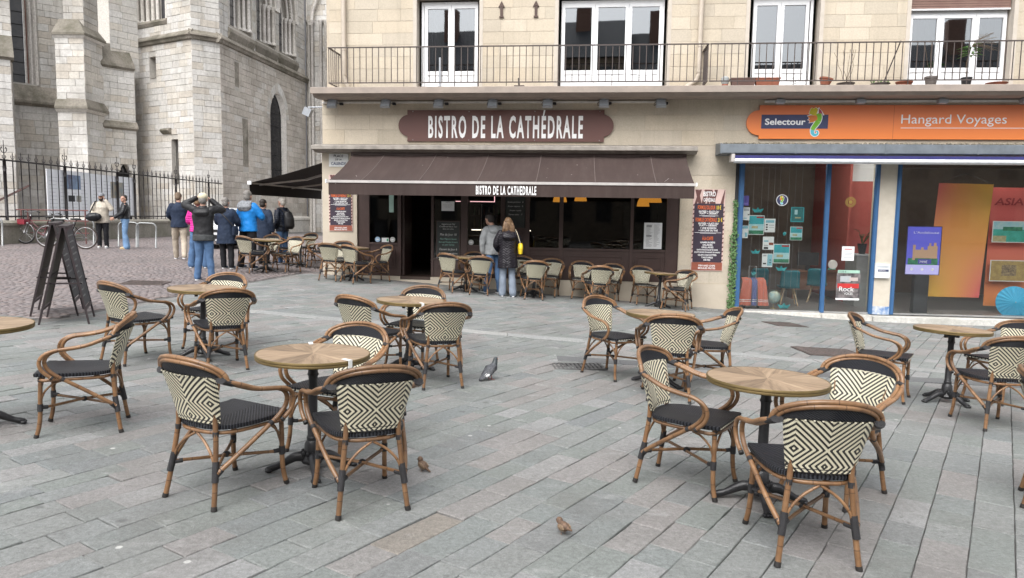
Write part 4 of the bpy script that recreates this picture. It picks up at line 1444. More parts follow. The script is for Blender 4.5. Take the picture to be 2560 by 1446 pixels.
paper_boat(3.61, 1.82, .2, 1., 'folded turquoise paper boat hanging above the large teal poster')
paper_boat(4.21, 1.31, .2, .9, 'turquoise paper boat hanging left of the lower teal poster, turned end on', 1.1)
paper_boat(3.60, .89, .2, .85, 'turquoise paper boat hanging below the large teal poster')
paper_boat(4.18, .525, .2, 1., 'turquoise paper boat hanging under the pine tree poster')
paper_boat(4.30, -.33, .3, 1.15, 'turquoise paper boat lying on the shop floor beside the globe')
paper_boat(3.60, .40, .25, .8, 'small turquoise paper boat sitting on the suitcase', .8)
# window stickers
def disc(u, z, r_, v, mt, parent, name='disc', n=28):
    m = MB(); m.add([(u + r_ * math.cos(2 * PI * k / n), v, z + r_ * math.sin(2 * PI * k / n)) for k in range(n)], [tuple(range(n))]); return m.build(name, mt, parent)
s = on_house('window_sticker', 'round navy seahorse sticker on the left travel shop pane', 'sticker')
disc(4.08, 2.05, .125, .018, white_p, s, 'white_ring'); disc(4.08, 2.05, .112, .0172, logo_navy, s)
seahorse(4.065, 2.045, .30, -.0165, s)
s = on_house('window_sticker', 'round golden emblem on the travel shop door pane', 'sticker')
gold = mat('gold_foil', (.42, .30, .08), .4, .5)
for k in range(20):
    a = 2 * PI * k / 20
    m = MB(); m.add([(5.525 + r_ * math.cos(a + d), .0175, 2.025 + r_ * math.sin(a + d)) for r_, d in ((.088, -.1), (.112, -.12), (.112, .12), (.088, .1))], [(0, 1, 2, 3)]); m.build('ray', gold, s)
ring = MB(); n = 28
ring.add([(5.525 + r_ * math.cos(2 * PI * k / n), .0172, 2.025 + r_ * math.sin(2 * PI * k / n)) for k in range(n) for r_ in (.062, .08)], [(2 * k, 2 * k + 1, (2 * k + 3) % (2 * n), (2 * k + 2) % (2 * n)) for k in range(n)]); ring.build('ring', gold, s)
disc(5.525, 2.025, .04, .0172, gold, s, 'emblem')
sheet('notice', 'white notice taped to the travel shop door', 'notice', 5.40, 5.66, .75, 1.06, .012, white_p, [(.2, .8, .78, .84, redp), (.15, .85, .6, .64, greyp), (.15, .85, .5, .54, greyp), (.2, .8, .4, .44, greyp), (.15, .85, .2, .24, greyp)])
sheet('concert_poster', 'black and red ROCK VOICES concert poster low on the travel shop door', 'poster', 5.32, 5.82, -.12, .47, .012, mat('black_print', (.04, .035, .04), .5, col2=(.2, .18, .18), nscale=8), [(.0, 1., .0, .07, white_p), (.05, .95, .45, .62, redp), (.15, .6, .68, .9, greyp), (.55, .9, .72, .85, mat('pale_face_print', (.5, .42, .4), .6))],
      [('Rock', .42, .33, .10, .62, letter_w), ('VOICES', .52, .2, .05, .36, letter_w)])
sheet('concert_banner', 'pale green strip headed above the concert poster', 'poster', 5.34, 5.80, .475, .54, .012, mat('mint_print', (.35, .55, .45), .5), (), [('1,10 €', .22, .2, .035, .3, ink)])
s = on_house('door_handle', 'round brushed handle plate on the travel shop door', 'handle')
m = MB(); m.lathe([(.0, -.045), (.095, -.04), (.1, -.03), (.09, -.012), (.03, .0)], 24, (5.21, .0, .66), 'y'); m.build('plate', mat('satin_metal', (.55, .52, .48), .3, .7), s, fixn=True, auto=40)
m = MB(); m.box(5.13, 5.29, .012, .0175, .545, .575); m.build('push_label', mat('green_label', (.1, .35, .25), .5), s)
s = on_house('letter_box', 'white letter box with a blue Selectour label on the cream pier', 'letter box')
m = MB(); m.box(6.09, 6.40, -.07, -.002, .39, .70); m.build('case', mat('letterbox_white', (.66, .69, .72), .4), s)
m = MB(); m.box(6.13, 6.36, -.078, -.07, .635, .655); m.build('flap', mat('letterbox_flap', (.5, .53, .56), .4), s)
m = MB(); m.box(6.15, 6.37, -.0735, -.07, .53, .575); m.build('label_plate', logo_navy, s)
text_mesh('Selectour', .022, letter_w, s, fit=.15, loc=(6.24, -.0735, .541))
# furniture inside
teal_shell = mat('teal_plastic', (.015, .16, .20), .4, col2=(.012, .14, .175)); beech = mat('beech_legs', (.5, .36, .22), .5)
def shell_chair(u, v, rz, label):
    t = thing('shell_chair', label, 'chair', 'teal shell chairs in the travel shop')
    M_ = Matrix.Translation(B0) @ Matrix.Rotation(YAW, 4, 'Z') @ Matrix.Translation((u, v, -.40)) @ Matrix.Rotation(R(rz), 4, 'Z')
    t.matrix_world = M_
    def fn(a, b):
        y = (a * 2 - 1)
        if b < .5:
            x = .22 - b * 2 * .40; z = .43 + .03 * y * y - .02 * math.sin(PI * b * 2); w = .22
        else:
            k = (b - .5) * 2; x = -.18 - .10 * k; z = .43 + .42 * k; w = lerp(.22, .15 if k > .9 else .2, k)
        return (x + .05 * y * y * (1 if b > .5 else 0), y * w, z)
    m = MB(); m.grid(fn, 10, 16); o = m.build('shell', teal_shell, t, smooth=True)
    sm_ = o.modifiers.new('thick', 'SOLIDIFY'); sm_.thickness = .02
    for sx in (1, -1):
        for sy in (1, -1):
            m = MB(); m.tube([(.10 * sx, .10 * sy, .42), (.21 * sx, .20 * sy, 0)], [.02, .013], 7); m.build('leg', beech, t, smooth=True)
shell_chair(4.62, 1.25, 85, 'teal shell chair nearest to the travel window, seen from behind')
shell_chair(5.52, 2.1, 70, 'teal shell chair right of the nearest one, before the desk')
shell_chair(3.98, 1.7, 95, 'teal shell chair half hidden behind the suitcase')
t = on_house('desk', 'reddish brown desk in the travel shop', 'desk')
redwood = mat('reddish_wood', (.22, .10, .06), .45)
m = MB(); m.box(5.05, 6.3, 2.6, 3.2, .30, .34); m.build('top', redwood, t)
m = MB(); m.box(5.08, 6.27, 2.65, 2.68, -.15, .30); m.build('modesty_panel', redwood, t)
m = MB(); m.box(5.08, 5.12, 2.68, 3.15, -.4, .30); m.build('side_panel', redwood, t)
m = MB(); m.box(6.23, 6.27, 2.68, 3.15, -.4, .30); m.build('side_panel', redwood, t)
t = on_house('monitor', 'black computer monitor on the desk', 'monitor')
m = MB(); m.box(5.2, 5.72, 2.75, 2.79, .47, .80); m.build('screen', ink, t)
m = MB(); m.box(5.42, 5.5, 2.78, 2.84, .341, .5); m.build('stand', ink, t)
t = on_house('counter', 'pale grey counter at the right of the door pane', 'counter')
m = MB(); m.box(6.16, 6.6, 1.3, 2.1, -.40, .80); m.build('body', mat('grey_counter', (.33, .33, .32), .5), t)
m = MB(); m.box(6.12, 6.62, 1.26, 2.12, .80, .83); m.build('top', greyp, t)
leafm = mat('dark_leaf', (.03, .08, .03), .5, col2=(.05, .11, .04), nscale=10)
def leaf(m, p, d, upv, ln, w):
    p, d, upv = Vector(p), Vector(d).normalized(), Vector(upv)
    s_ = d.cross(upv).normalized()
    m.add([p, p + d * ln * .45 + s_ * w - upv * .0, p + d * ln - upv * ln * .18, p + d * ln * .45 - s_ * w], [(0, 1, 2, 3)])
rl = random.Random(4)
t = on_house('potted_plant', 'leafy plant in a dark pot on the grey counter', 'plant')
m = MB(); m.lathe([(.07, .83), (.11, 1.08), (.1, 1.08)], 14, (6.40, 1.7, 0)); m.build('pot', ink, t, auto=40)
m = MB()
for k in range(14):
    a = rl.uniform(0, 2 * PI); e = (math.cos(a) * rl.uniform(.08, .22), math.sin(a) * .15, rl.uniform(.1, .32))
    P = (6.40 + e[0], 1.7 + e[1], 1.08 + e[2]); m.tube([(6.40, 1.7, 1.05), P], .005, 4)
    leaf(m, P, (e[0], e[1], .05), (0, 0, 1), .16, .05)
m.build('foliage', leafm, t)
# globe, suitcase with towels, parasol
t = on_house('globe', 'pale blue desk globe standing in the travel window', 'globe')
m = MB(); m.ellipsoid((4.10, .42, -.14), .145, .145, .145, 24, 16); m.build('ball', mat('globe_print', (.28, .42, .44), .4, col2=(.38, .42, .33), nscale=7), t, smooth=True)
m = MB(); m.tube([(4.10 + .16 * math.cos(R(a)), .42, -.14 + .16 * math.sin(R(a))) for a in range(-80, 81, 16)], .006, 6); m.lathe([(.075, -.40), (.07, -.385), (.012, -.37), (.01, -.30)], 16, (4.10, .42, 0)); m.build('stand', mat('gilt_stand', (.4, .33, .2), .4, .5), t, auto=40)
t = on_house('suitcase', 'suitcase draped with salmon and blue striped towels in the travel window', 'suitcase')
m = MB(); m.box(3.40, 3.80, .28, .52, -.34, .26); m.build('body', mat('suitcase_grey', (.2, .2, .22), .4), t)
m = MB(); m.tube([(3.52, .40, .26), (3.52, .40, .56), (3.68, .40, .56), (3.68, .40, .26)], .012, 8); m.build('handle', mat('bright_metal', (.5, .5, .5), .3, .8), t)
for u in (3.45, 3.75):
    m = MB(); m.lathe([(.03, -.02), (.03, .02)], 12, (u, .4, -.37), 'y'); m.build('wheel', ink, t, fixn=True)
salmon = mat('salmon_towel', (.58, .17, .12), .9, col2=(.52, .15, .1)); bluet = mat('blue_towel', (.14, .16, .34), .9)
def towel(u0, u1, spread, mt, nm):
    m = MB()
    def fn(a, b):
        z = .30 - .62 * b; w = 1 + spread * b
        uc = (u0 + u1) / 2
        return (uc + (u0 + (u1 - u0) * a - uc) * w + (uc - 3.6) * .35 * b, .26 - .02 * math.sin(a * 9 + b * 2) - .05 * min(1, b * 3) + (.18 if b < .02 else 0), z)
    m.grid(fn, 14, 12); o = m.build(nm, mt, t, smooth=True)
    for f in (.78, .84):
        s_ = MB(); s_.grid(lambda a, b: tuple(Vector(fn(a, f + .02 * b)) + Vector((0, -.004, 0))), 14, 1); s_.build('stripe', white_p, o)
towel(3.36, 3.56, .45, salmon, 'towel'); towel(3.565, 3.675, .1, bluet, 'towel'); towel(3.68, 3.86, .35, salmon, 'towel')
t = on_house('paper_parasol', 'bright blue paper parasol lying at the right edge of the travel window', 'parasol')
paras = mat('blue_paper', (.03, .36, .60), .6, col2=(.03, .32, .55))
M3 = Matrix.Rotation(R(-55), 3, 'Y') @ Matrix.Rotation(R(75), 3, 'X')
c0_ = Vector((9.25, .45, -.12))
n = 22
for k in range(n):
    a0, a1 = 2 * PI * k / n, 2 * PI * (k + 1) / n; am = (a0 + a1) / 2
    m = MB(); rr_ = .36
    m.add([c0_ + M3 @ Vector((0, 0, .11)), c0_ + M3 @ Vector((rr_ * math.cos(a0), rr_ * math.sin(a0), 0)), c0_ + M3 @ Vector((rr_ * .99 * math.cos(am), rr_ * .99 * math.sin(am), -.012)), c0_ + M3 @ Vector((rr_ * math.cos(a1), rr_ * math.sin(a1), 0))], [(0, 1, 2), (0, 2, 3)])
    m.build('paper_panel', paras, t)
m = MB(); m.tube([c0_ + M3 @ Vector((0, 0, .13)), c0_ + M3 @ Vector((0, 0, -.45))], .008, 6); m.build('stick', beech, t)
# screen, banners, framed pictures
s = sheet('display_screen', 'upright lit advertising screen with a castle and the price 799€ in the travel window', 'screen', 6.90, 7.60, .46, 1.51, .40, glow('screen_blue', (.10, .10, .55), .35, (.06, .06, .3)), [(.0, 1., .0, .2, glow('screen_lilac', (.45, .42, .8), .35, (.3, .28, .5))), (.05, .95, .2, .34, greenp), (.36, .76, .22, .32, glow('screen_navy', (.05, .05, .25), .3))], [('799€', .52, .235, .055, .24, letter_w), ("L'Andalouse", .55, .86, .045, .75, letter_w)], frame=mat('screen_bezel', (.05, .05, .12), .4))
castle_m = glow('screen_castle', (.45, .27, .17), .22, (.3, .2, .13))
for k, (a, b, c, d) in enumerate(((.18, .26, .30, .62), (.26, .62, .34, .52), (.62, .92, .34, .60), (.66, .72, .6, .66), (.80, .88, .6, .67), (.42, .5, .52, .57))):
    m = MB(); e = .0155 + .0004 * k
    m.add([(6.90 + .70 * a, .40 - e, .46 + 1.05 * c), (6.90 + .70 * b, .40 - e, .46 + 1.05 * c), (6.90 + .70 * b, .40 - e, .46 + 1.05 * d), (6.90 + .70 * a, .40 - e, .46 + 1.05 * d)], [(0, 1, 2, 3)]); m.build('castle_picture', castle_m, s)
for k in range(3):
    disc(7.03 + k * .22, .57, .03, .3905, letter_w, s, 'icon')
m = MB(); m.box(7.1, 7.4, .36, .52, -.40, .445); m.build('stand', ink, s)
sunset = grad_mat('sunset_banner_print', (.62, .16, .14), (.60, .15, .16), 0, 1)
nt = sunset.node_tree; p = nt.nodes['Principled BSDF']
co = texco(nt); sp = N(nt, 'ShaderNodeSeparateXYZ'); L(nt, co, sp.inputs[0])
bx_ = math_(nt, 'DIVIDE', math_(nt, 'SUBTRACT', sp.outputs[0], 7.6), 1.2)
by_ = math_(nt, 'DIVIDE', math_(nt, 'SUBTRACT', 2.5, sp.outputs[2]), 2.58)
wg = math_(nt, 'ADD', math_(nt, 'MULTIPLY', bx_, math_(nt, 'SUBTRACT', 1., by_)), math_(nt, 'MULTIPLY', by_, math_(nt, 'SUBTRACT', 1., bx_)))
L(nt, ramp(nt, wg, [(.1, (.70, .14, .14)), (.45, (.74, .30, .09)), (.85, (.74, .42, .07))]), p.inputs['Base Color'])
s = on_house('hanging_banner', 'tall sunset coloured banner hanging in the travel window, pink to gold', 'banner')
m = MB(); m.add([(7.57, .9, -.08), (8.73, .9, -.08), (8.86, .9, 2.48), (7.70, .9, 2.50)], [(0, 1, 2, 3)]); m.build('cloth', sunset, s)
m = MB(); m.tube([(7.72, .9, 2.5), (8.25, .9, 2.72), (8.84, .9, 2.49)], .004, 4); m.build('cord', ink, s)
s = on_house('hanging_banner', 'coral ASIA banner with framed pictures at the right edge of the travel window', 'banner')
m = MB(); m.box(8.93, 10.1, 1.1, 1.105, -.28, 2.42); m.build('cloth', grad_mat('coral_banner_print', (.72, .26, .08), (.68, .13, .12), -.3, 1.4), s)
text_mesh('ASIA S', .15, mat('dark_red_print', (.35, .03, .04), .5), s, bold=.02, fit=.85, loc=(9.42, 1.096, 2.03), shear=.15)
sheet('framed_picture', 'framed picture of a green sea bay on the coral banner', 'picture', 8.93, 9.75, 1.20, 1.65, .92, mat('bay_print', (.03, .30, .22), .5, col2=(.06, .42, .36), nscale=4), [(.0, 1., .62, 1., skyp), (.0, .35, .0, .3, sandp), (.25, .75, .55, .75, greenp)], frame=white_p)
sheet('framed_picture', 'framed picture of a cheetah in dry grass on the coral banner', 'picture', 8.94, 9.72, .32, .77, .92, mat('dry_grass_print', (.42, .30, .10), .5, col2=(.3, .2, .07), nscale=9), [(.3, .7, .25, .8, mat('fur_print', (.36, .26, .14), .6, col2=(.1, .07, .05), nscale=40))], frame=white_p)
# ivy garland between pier and blue frame
t = on_house('ivy_garland', 'strip of small-leaved ivy climbing beside the blue shop frame', 'plant')
m = MB(); m.tube([(3.09, -.03, -.42), (3.10, -.03, .6), (3.08, -.03, 1.3), (3.10, -.03, 2.0)], .01, 5); m.build('stem', mat('ivy_stem', (.1, .07, .04), .8), t)
m = MB()
for k in range(900):
    z = -.42 + 2.45 * rl.random() ** 1.15
    wd = .10 if z < 1.3 else .04
    u = 3.085 + rl.uniform(-wd, wd * .55); v = -.03 - rl.random() * .075
    a = rl.uniform(0, 2 * PI)
    leaf(m, (u, v, z), (math.cos(a), -.5, math.sin(a) - .3), (0, -.8, .5), rl.uniform(.03, .055), rl.uniform(.012, .02))
tag(m.build('foliage', mat('ivy_leaf', (.045, .12, .03), .45, col2=(.09, .19, .05), nscale=25), t), kind='stuff')
# ------------------------------------------------------------------ cathedral
rc = random.Random(21)
cath = thing('cathedral', 'pale grey stone side of the gothic cathedral with buttresses and traceried windows', 'building')
pale = stone_mat('cathedral_limestone', [(.55, .53, .495), (.525, .505, .47), (.575, .555, .525), (.505, .475, .43), (.54, .525, .495), (.56, .525, .47), (.52, .505, .48), (.60, .585, .56), (.49, .45, .395), (.55, .53, .50)],
                 rough=.9, dirt=(.19, .17, .145), dirt_amt=.62, dscale=.3, grain=9, bstr=.4, edge=(.48, .74), gamt=.5, streak=.45)
brownish = stone_mat('cathedral_brown_limestone', [(.52, .475, .42), (.49, .45, .40), (.55, .51, .46), (.46, .42, .37), (.56, .53, .49), (.50, .455, .405), (.45, .41, .36), (.53, .48, .43)],
                     rough=.9, dirt=(.17, .145, .12), dirt_amt=.6, dscale=.4, grain=9, bstr=.45, edge=(.47, .74), gamt=.55, streak=.45)
mossy = stone_mat('weathered_slope_stone', [(.27, .245, .21), (.22, .20, .17), (.31, .28, .24), (.25, .225, .19)], rough=.95, dirt=(.09, .085, .06), dirt_amt=.75, dscale=.8, grain=12, bstr=.8, edge=(.42, .62))
trace = stone_mat('carved_limestone', [(.58, .55, .51), (.55, .52, .475), (.60, .57, .535)], rough=.9, dirt=(.2, .175, .15), dirt_amt=.45, dscale=.6, grain=10, bstr=.4)
jointc = mat('old_mortar', (.47, .445, .41), .95, col2=(.40, .38, .345), nscale=4)
leaded = mat('leaded_glass', (.035, .035, .04), .25, col2=(.06, .058, .06), nscale=2)
iron_bar = mat('dark_iron', (.02, .019, .02), .6, .3)
CU = 1.164       # the cathedral's own measuring unit in metres; its datum lies .265 m below the square's
BLOCKS = []
def face(p0, p1):
    p0, p1 = Vector((*p0, 0)), Vector((*p1, 0))
    d = (p1 - p0); ln = d.length; d.normalize()
    n = Vector((d.y, -d.x, 0))                     # out of the wall, towards the square
    def fn(u, z, o):
        q = (p0 + d * u + n * o) * CU
        return (q.x, q.y, z * CU - .265)
    return fn, ln
def arch_w(z, w, zs, za):
    """half width of a pointed arch at height z (springing zs, apex za)"""
    if z <= zs:
        return w
    h = za - zs
    if z >= za:
        return 0
    r_ = (w * w + h * h) / (2 * w)
    return max(0, math.sqrt(max(0, r_ * r_ - (z - zs) ** 2)) - (r_ - w))
def arch_hole(uc, w, zb, zs, za):
    def f(z, zt):
        zm = (z + zt) / 2
        if zt < zb + .05 or zm > za:
            return []
        hw = arch_w(zm, w, zs, za)
        return [(uc - hw, uc + hw)] if hw > .02 else []
    return f
def arch_pts(uc, w, zs, za, n=10):
    L_ = [(uc - arch_w(zs + (za - zs) * i / n, w, zs, za), zs + (za - zs) * i / n) for i in range(n)]
    return L_ + [(uc, za)] + [(2 * uc - a, b) for a, b in L_[::-1]]
def wall_face(p0, p1, z0, z1, ch=.285, lens=(.5, 1.05), holes=(), backing=True, material=pale, jit=.12, back_holes=None):
    fn, ln = face(p0, p1)
    w = None
    mm = MB()
    # backing in strips that leave the openings free
    zs = sorted(set([z0, z1] + [h[k] for h in (back_holes or []) for k in (2, 3)]))
    for a, b in zip(zs, zs[1:]):
        if b <= z0 or a >= z1:
            continue
        cuts = sorted([(h[0], h[1]) for h in (back_holes or []) if h[2] < b - .01 and h[3] > a + .01])
        u = 0
        for c0, c1 in cuts + [(ln, ln)]:
            if c0 > u + .001:
                mm.add([fn(u, a, -.03), fn(c0, a, -.03), fn(c0, b, -.03), fn(u, b, -.03)], [(0, 1, 2, 3)])
            u = max(u, c1)
    w = mm.build('wall', jointc, cath)
    for q in courses(0, ln, z0, z1, ch, lens, rc, holes, jit):
        cu, cz = (q[0][0] + q[2][0]) / 2, (q[0][1] + q[2][1]) / 2
        c = fn(cu, cz, 0)
        vis = in_view(*c, pad=.0)
        sz = (q[1][0] - q[0][0]) * (q[2][1] - q[0][1]) / (c[0] ** 2 + c[1] ** 2) if vis else 0
        BLOCKS.append((sz, q, fn, w, material))
    return fn, ln, w
def flush_blocks():
    BLOCKS.sort(key=lambda b: -b[0])
    rest = {}
    for i, (sz, q, fn, w, mt) in enumerate(BLOCKS):
        if i < 300:
            mm = MB(); mm.rnd = rc.random()
            stone_piece(mm, q, fn, rc.uniform(-.006, .012), .012, .03)
            if mm.v:
                mm.build('stone_block', mt, w)
        else:
            k = (w.name, mt.name)
            rest.setdefault(k, (MB(), w, mt))
            mm = rest[k][0]; mm.rnd = rc.random()
            stone_piece(mm, q, fn, rc.uniform(-.006, .012), .012, .03)
    for mm, w, mt in rest.values():
        if mm.v:
            tag(mm.build('stone_blocks', mt, w), kind='stuff')
def mould(fn, u0, u1, prof, name='string_course', material=trace, parent=None):
    """run a moulding profile (out, z) along a face"""
    mm = MB(); n = len(prof)
    mm.rnd = rc.random()
    vs_ = [fn(u0, z, o) for o, z in prof] + [fn(u1, z, o) for o, z in prof]
    mm.add(vs_, [tuple(range(n))[::-1], tuple(range(n, 2 * n))] + [(k, (k + 1) % n, n + (k + 1) % n, n + k) for k in range(n)])
    return mm.build(name, material, parent or cath, fixn=True)
def shaft(fn, u, o, z0, z1, r_, cap=True, parent=None, name='colonnette'):
    mm = MB(); mm.rnd = rc.random()
    x, y, _ = fn(u, 0, o)
    z0, z1, r_ = z0 * CU - .265, z1 * CU - .265, r_ * CU
    pr = [(r_ * 1.7, z0), (r_ * 1.7, z0 + .10), (r_ * 1.2, z0 + .16), (r_, z0 + .2), (r_, z1 - .3), (r_ * 1.15, z1 - .28), (r_, z1 - .25), (r_ * 1.7, z1 - .08), (r_ * 1.8, z1)] if cap else [(r_, z0), (r_, z1)]
    mm.lathe(pr, 8, (x, y, 0))
    return mm.build(name, trace, parent or cath, auto=40)
def arch_bar(fn, pts, o, r_, name='arch_moulding', material=trace, parent=None, n=6):
    mm = MB(); mm.rnd = rc.random()
    mm.tube([fn(a, b, o) for a, b in pts], r_ * CU, n)
    return mm.build(name, material, parent or cath, smooth=True)
TOPZ = 15.6
pA, pB = (-14.88, 34.8), (-13.88, 35.6)
pA2 = (-19.8, 37.7)
pC = (-12.70, 46.2)
# --- right flank along the lane
fn, ln = face(pB, pC)
low = [(1.42, 1.90, 7.75, 8.95), (2.1, 2.75, 3.9, 6.3), arch_hole(6.35, 1.05, 3.2, 6.9, 8.3)]
fnR, lnR, wR = wall_face(pB, pC, .1, 9.6, .30, (.45, .95), low, material=brownish, back_holes=[(5.3, 7.4, 3.2, 8.3)])
for (a, b, c, d) in ((1.42, 1.90, 7.75, 8.95), (2.1, 2.75, 3.9, 6.3)):
    mm = MB(); mm.box(0, 0, 0, 0, 0, 0)
    mm = MB()
    mm.add([fnR(a, c, -.028), fnR(b, c, -.028), fnR(b, d, -.028), fnR(a, d, -.028)], [(0, 1, 2, 3)])
    mm.build('blind_slit', mossy, wR)
# big arched window with iron grille
mm = MB()
inner = [(5.38, 3.2)] + arch_pts(6.18, .80, 6.8, 8.15) + [(6.98, 3.2)]
outer = [(5.30, 3.2)] + arch_pts(6.35, 1.05, 6.9, 8.3) + [(7.40, 3.2)]
n = len(inner)
mm.rnd = .3
mm.add([fnR(u, z, .02) for u, z in outer] + [fnR(u, z, -.12) for u, z in inner], [(k, k + 1, n + k + 1, n + k) for k in range(n - 1)])
mm.build('window_splay', trace, wR, fixn=True)
mm = MB(); mm.add([fnR(u, z, -.16) for u, z in [(5.0, 3.0), (7.6, 3.0), (7.6, 8.4), (5.0, 8.4)]], [(0, 1, 2, 3)]); mm.build('leaded_window', leaded, wR)
for k in range(9):
    u = 5.50 + k * .17
    zt = 6.8 + 1.3 * (1 - (abs(u - 6.18) / .8) ** 1.5)
    mm = MB(); mm.tube([fnR(u, 3.2, -.09), fnR(u, zt, -.09)], .02, 6); mm.build('grille_bar', iron_bar, wR)
for z in (4.0, 4.8, 5.6, 6.4, 7.1):
    mm = MB(); mm.tube([fnR(5.40, z, -.08), fnR(6.96, z, -.08)], .016, 6); mm.build('grille_bar', iron_bar, wR)
pts = arch_pts(6.35, 1.22, 6.9, 8.55, 12)
vs_o = arch_pts(6.35, 1.42, 6.9, 8.78, 12); vs_i = arch_pts(6.35, 1.05, 6.9, 8.3, 12)
for k in range(len(vs_o) - 1):                  # voussoirs
    mm = MB(); mm.rnd = rc.random()
    q = [vs_i[k], vs_i[k + 1], vs_o[k + 1], vs_o[k]]
    if area2(q) < 0: q = q[::-1]
    stone_piece(mm, q, fnR, .02, .01, .03)
    if mm.v: mm.build('voussoir', pale, wR)
mould(fnR, -.25, lnR, [(-.05, 9.95), (.0, 9.92), (.10, 9.80), (.20, 9.74), (.22, 9.66), (.14, 9.60), (.10, 9.50), (-.05, 9.46)], material=mossy)
# plinth course low down
mould(fnR, -.1, lnR, [(-.05, 1.42), (.03, 1.42), (.14, 1.30), (.15, 1.20), (.10, 1.14), (.10, .1), (-.05, .1)], 'plinth_course', trace)
# upper storey: three traceried bays
bays = [(.85, 3.45), (3.75, 6.25), (6.55, 9.05)]
hol = [arch_hole((a + b) / 2, (b - a) / 2 - .05, 10.5, 12.6, 15.4) for a, b in bays]
fnU, lnU, wU = wall_face(pB, pC, 9.6, TOPZ, .30, (.45, .95), hol, material=pale, back_holes=[(a, b, 10.5, TOPZ) for a, b in bays])
for a, b in bays:
    c = (a + b) / 2; w = (b - a) / 2 - .05
    mm = MB(); mm.rnd = .2
    mm.add([fnU(a - .2, 10.2, -.62), fnU(b + .2, 10.2, -.62), fnU(b + .2, TOPZ, -.62), fnU(a - .2, TOPZ, -.62)], [(0, 1, 2, 3)])
    mm.build('bay_back', trace, wU)
    mm = MB(); mm.rnd = .6
    pr = arch_pts(c, w, 12.6, 15.4, 12)
    full = [(c - w, 10.5)] + pr + [(c + w, 10.5)]
    n = len(full)
    mm.add([fnU(u, z, 0.01) for u, z in full] + [fnU(u, z, -.62) for u, z in full], [(k, k + 1, n + k + 1, n + k) for k in range(n - 1)])
    mm.build('bay_reveal', trace, wU, fixn=True)
    mould(fnU, a - .05, b + .05, [(-.62, 10.75), (-.25, 10.7), (.12, 10.35), (.14, 10.2), (.0, 9.9), (-.62, 9.9)], 'sloping_sill', mossy, wU)
    for k, u in enumerate((a + .42, a + 1.14)):          # paired dark lancets in the far half of the splay
        lw = .27
        mm = MB(); q = [(u - lw, 10.72)] + arch_pts(u, lw, 12.7, 13.4, 8) + [(u + lw, 10.72)]
        mm.add([fnU(x, z, -.42) for x, z in q], [tuple(range(len(q)))])
        mm.build('lancet_light', leaded, wU)
        arch_bar(fnU, q, -.40, .05, 'lancet_frame', parent=wU)
        for z in (11.2, 11.75, 12.3):
            mm = MB(); mm.tube([fnU(u - lw, z, -.40), fnU(u + lw, z, -.40)], .014, 5); mm.build('saddle_bar', iron_bar, wU)
    for u, o, r_ in ((a + .10, -.30, .075), (a + .77, -.48, .085), (a + 1.48, -.46, .075), (a + 1.78, -.34, .085), (a + 2.06, -.22, .085), (a + 2.33, -.08, .09)):
        shaft(fnU, u, o, 10.72, 12.75, r_, parent=wU)
    for dw, o, r_ in ((.02, .02, .075), (.20, -.16, .07), (.38, -.34, .07), (-.14, .04, .06)):
        arch_bar(fnU, arch_pts(c, w - dw, 12.6, 15.4 - dw * 1.1, 12), o, r_, parent=wU)
    mm = MB(); mm.rnd = .5
    P = arch_pts(c, w - .28, 12.8, 15.0, 14)
    for x, z in P:
        x3 = fnU(x, z, -.22); mm.ellipsoid(x3, .055, .055, .055, 6, 4)
    tag(mm.build('carved_leaves', trace, wU), kind='stuff')
    # oculus of the tracery
    mm = MB()
    ring = [fnU(a + .77 + .24 * math.cos(R(t)), 13.75 + .24 * math.sin(R(t)), -.56) for t in range(0, 360, 30)]
    mm.tube(ring, .05, 6, closed=True); mm.build('oculus', trace, wU, smooth=True)
    mm = MB(); mm.add([fnU(a + .77 + .22 * math.cos(R(t)), 13.75 + .22 * math.sin(R(t)), -.605) for t in range(0, 360, 30)], [tuple(range(12))]); mm.build('oculus_light', leaded, wU)
# --- the cut-off corner and the left face of the tower
fnC, lnC, wC = wall_face(pA, pB, .1, TOPZ, .285, (.45, .95), material=pale)
mould(fnC, -.1, lnC + .1, [(-.05, 9.95), (.0, 9.92), (.10, 9.80), (.20, 9.74), (.22, 9.66), (.14, 9.60), (.10, 9.50), (-.05, 9.46)], material=mossy)
lf = [(2.55, 3.05, 7.95, 8.95), (4.05, 4.55, 2.9, 5.0), (1.50, 3.95, 10.6, TOPZ), (.35, .52, 10.75, 12.0)]
fnL, lnL, wL = wall_face(pA2, pA, .1, TOPZ, .285, (.45, .95), lf, material=pale, back_holes=[(1.50, 3.95, 10.6, TOPZ), (4.05, 4.55, 2.9, 5.0), (2.55, 3.05, 7.95, 8.95), (.35, .52, 10.75, 12.)])
mould(fnL, 0, lnL + .1, [(-.05, 9.95), (.0, 9.92), (.10, 9.80), (.20, 9.74), (.22, 9.66), (.14, 9.60), (.10, 9.50), (-.05, 9.46)], material=mossy)
def niche(fn, a, b, c, d, deep, mt_in, parent):
    mm = MB(); mm.rnd = .4
    mm.add([fn(a, c, .0), fn(b, c, .0), fn(b, d, .0), fn(a, d, .0), fn(a, c, -deep), fn(b, c, -deep), fn(b, d, -deep), fn(a, d, -deep)], [(0, 1, 5, 4), (1, 2, 6, 5), (2, 3, 7, 6), (3, 0, 4, 7)])
    mm.build('reveal', pale, parent, fixn=True)
    mm = MB(); mm.add([fn(a, c, -deep), fn(b, c, -deep), fn(b, d, -deep), fn(a, d, -deep)], [(0, 1, 2, 3)]); mm.build('dark_opening', mt_in, parent)
niche(fnL, 2.55, 3.05, 7.95, 8.95, .5, leaded, wL)
niche(fnL, 4.05, 4.55, 2.9, 5.0, .45, leaded, wL)
niche(fnL, .35, .52, 10.75, 12., .4, leaded, wL)
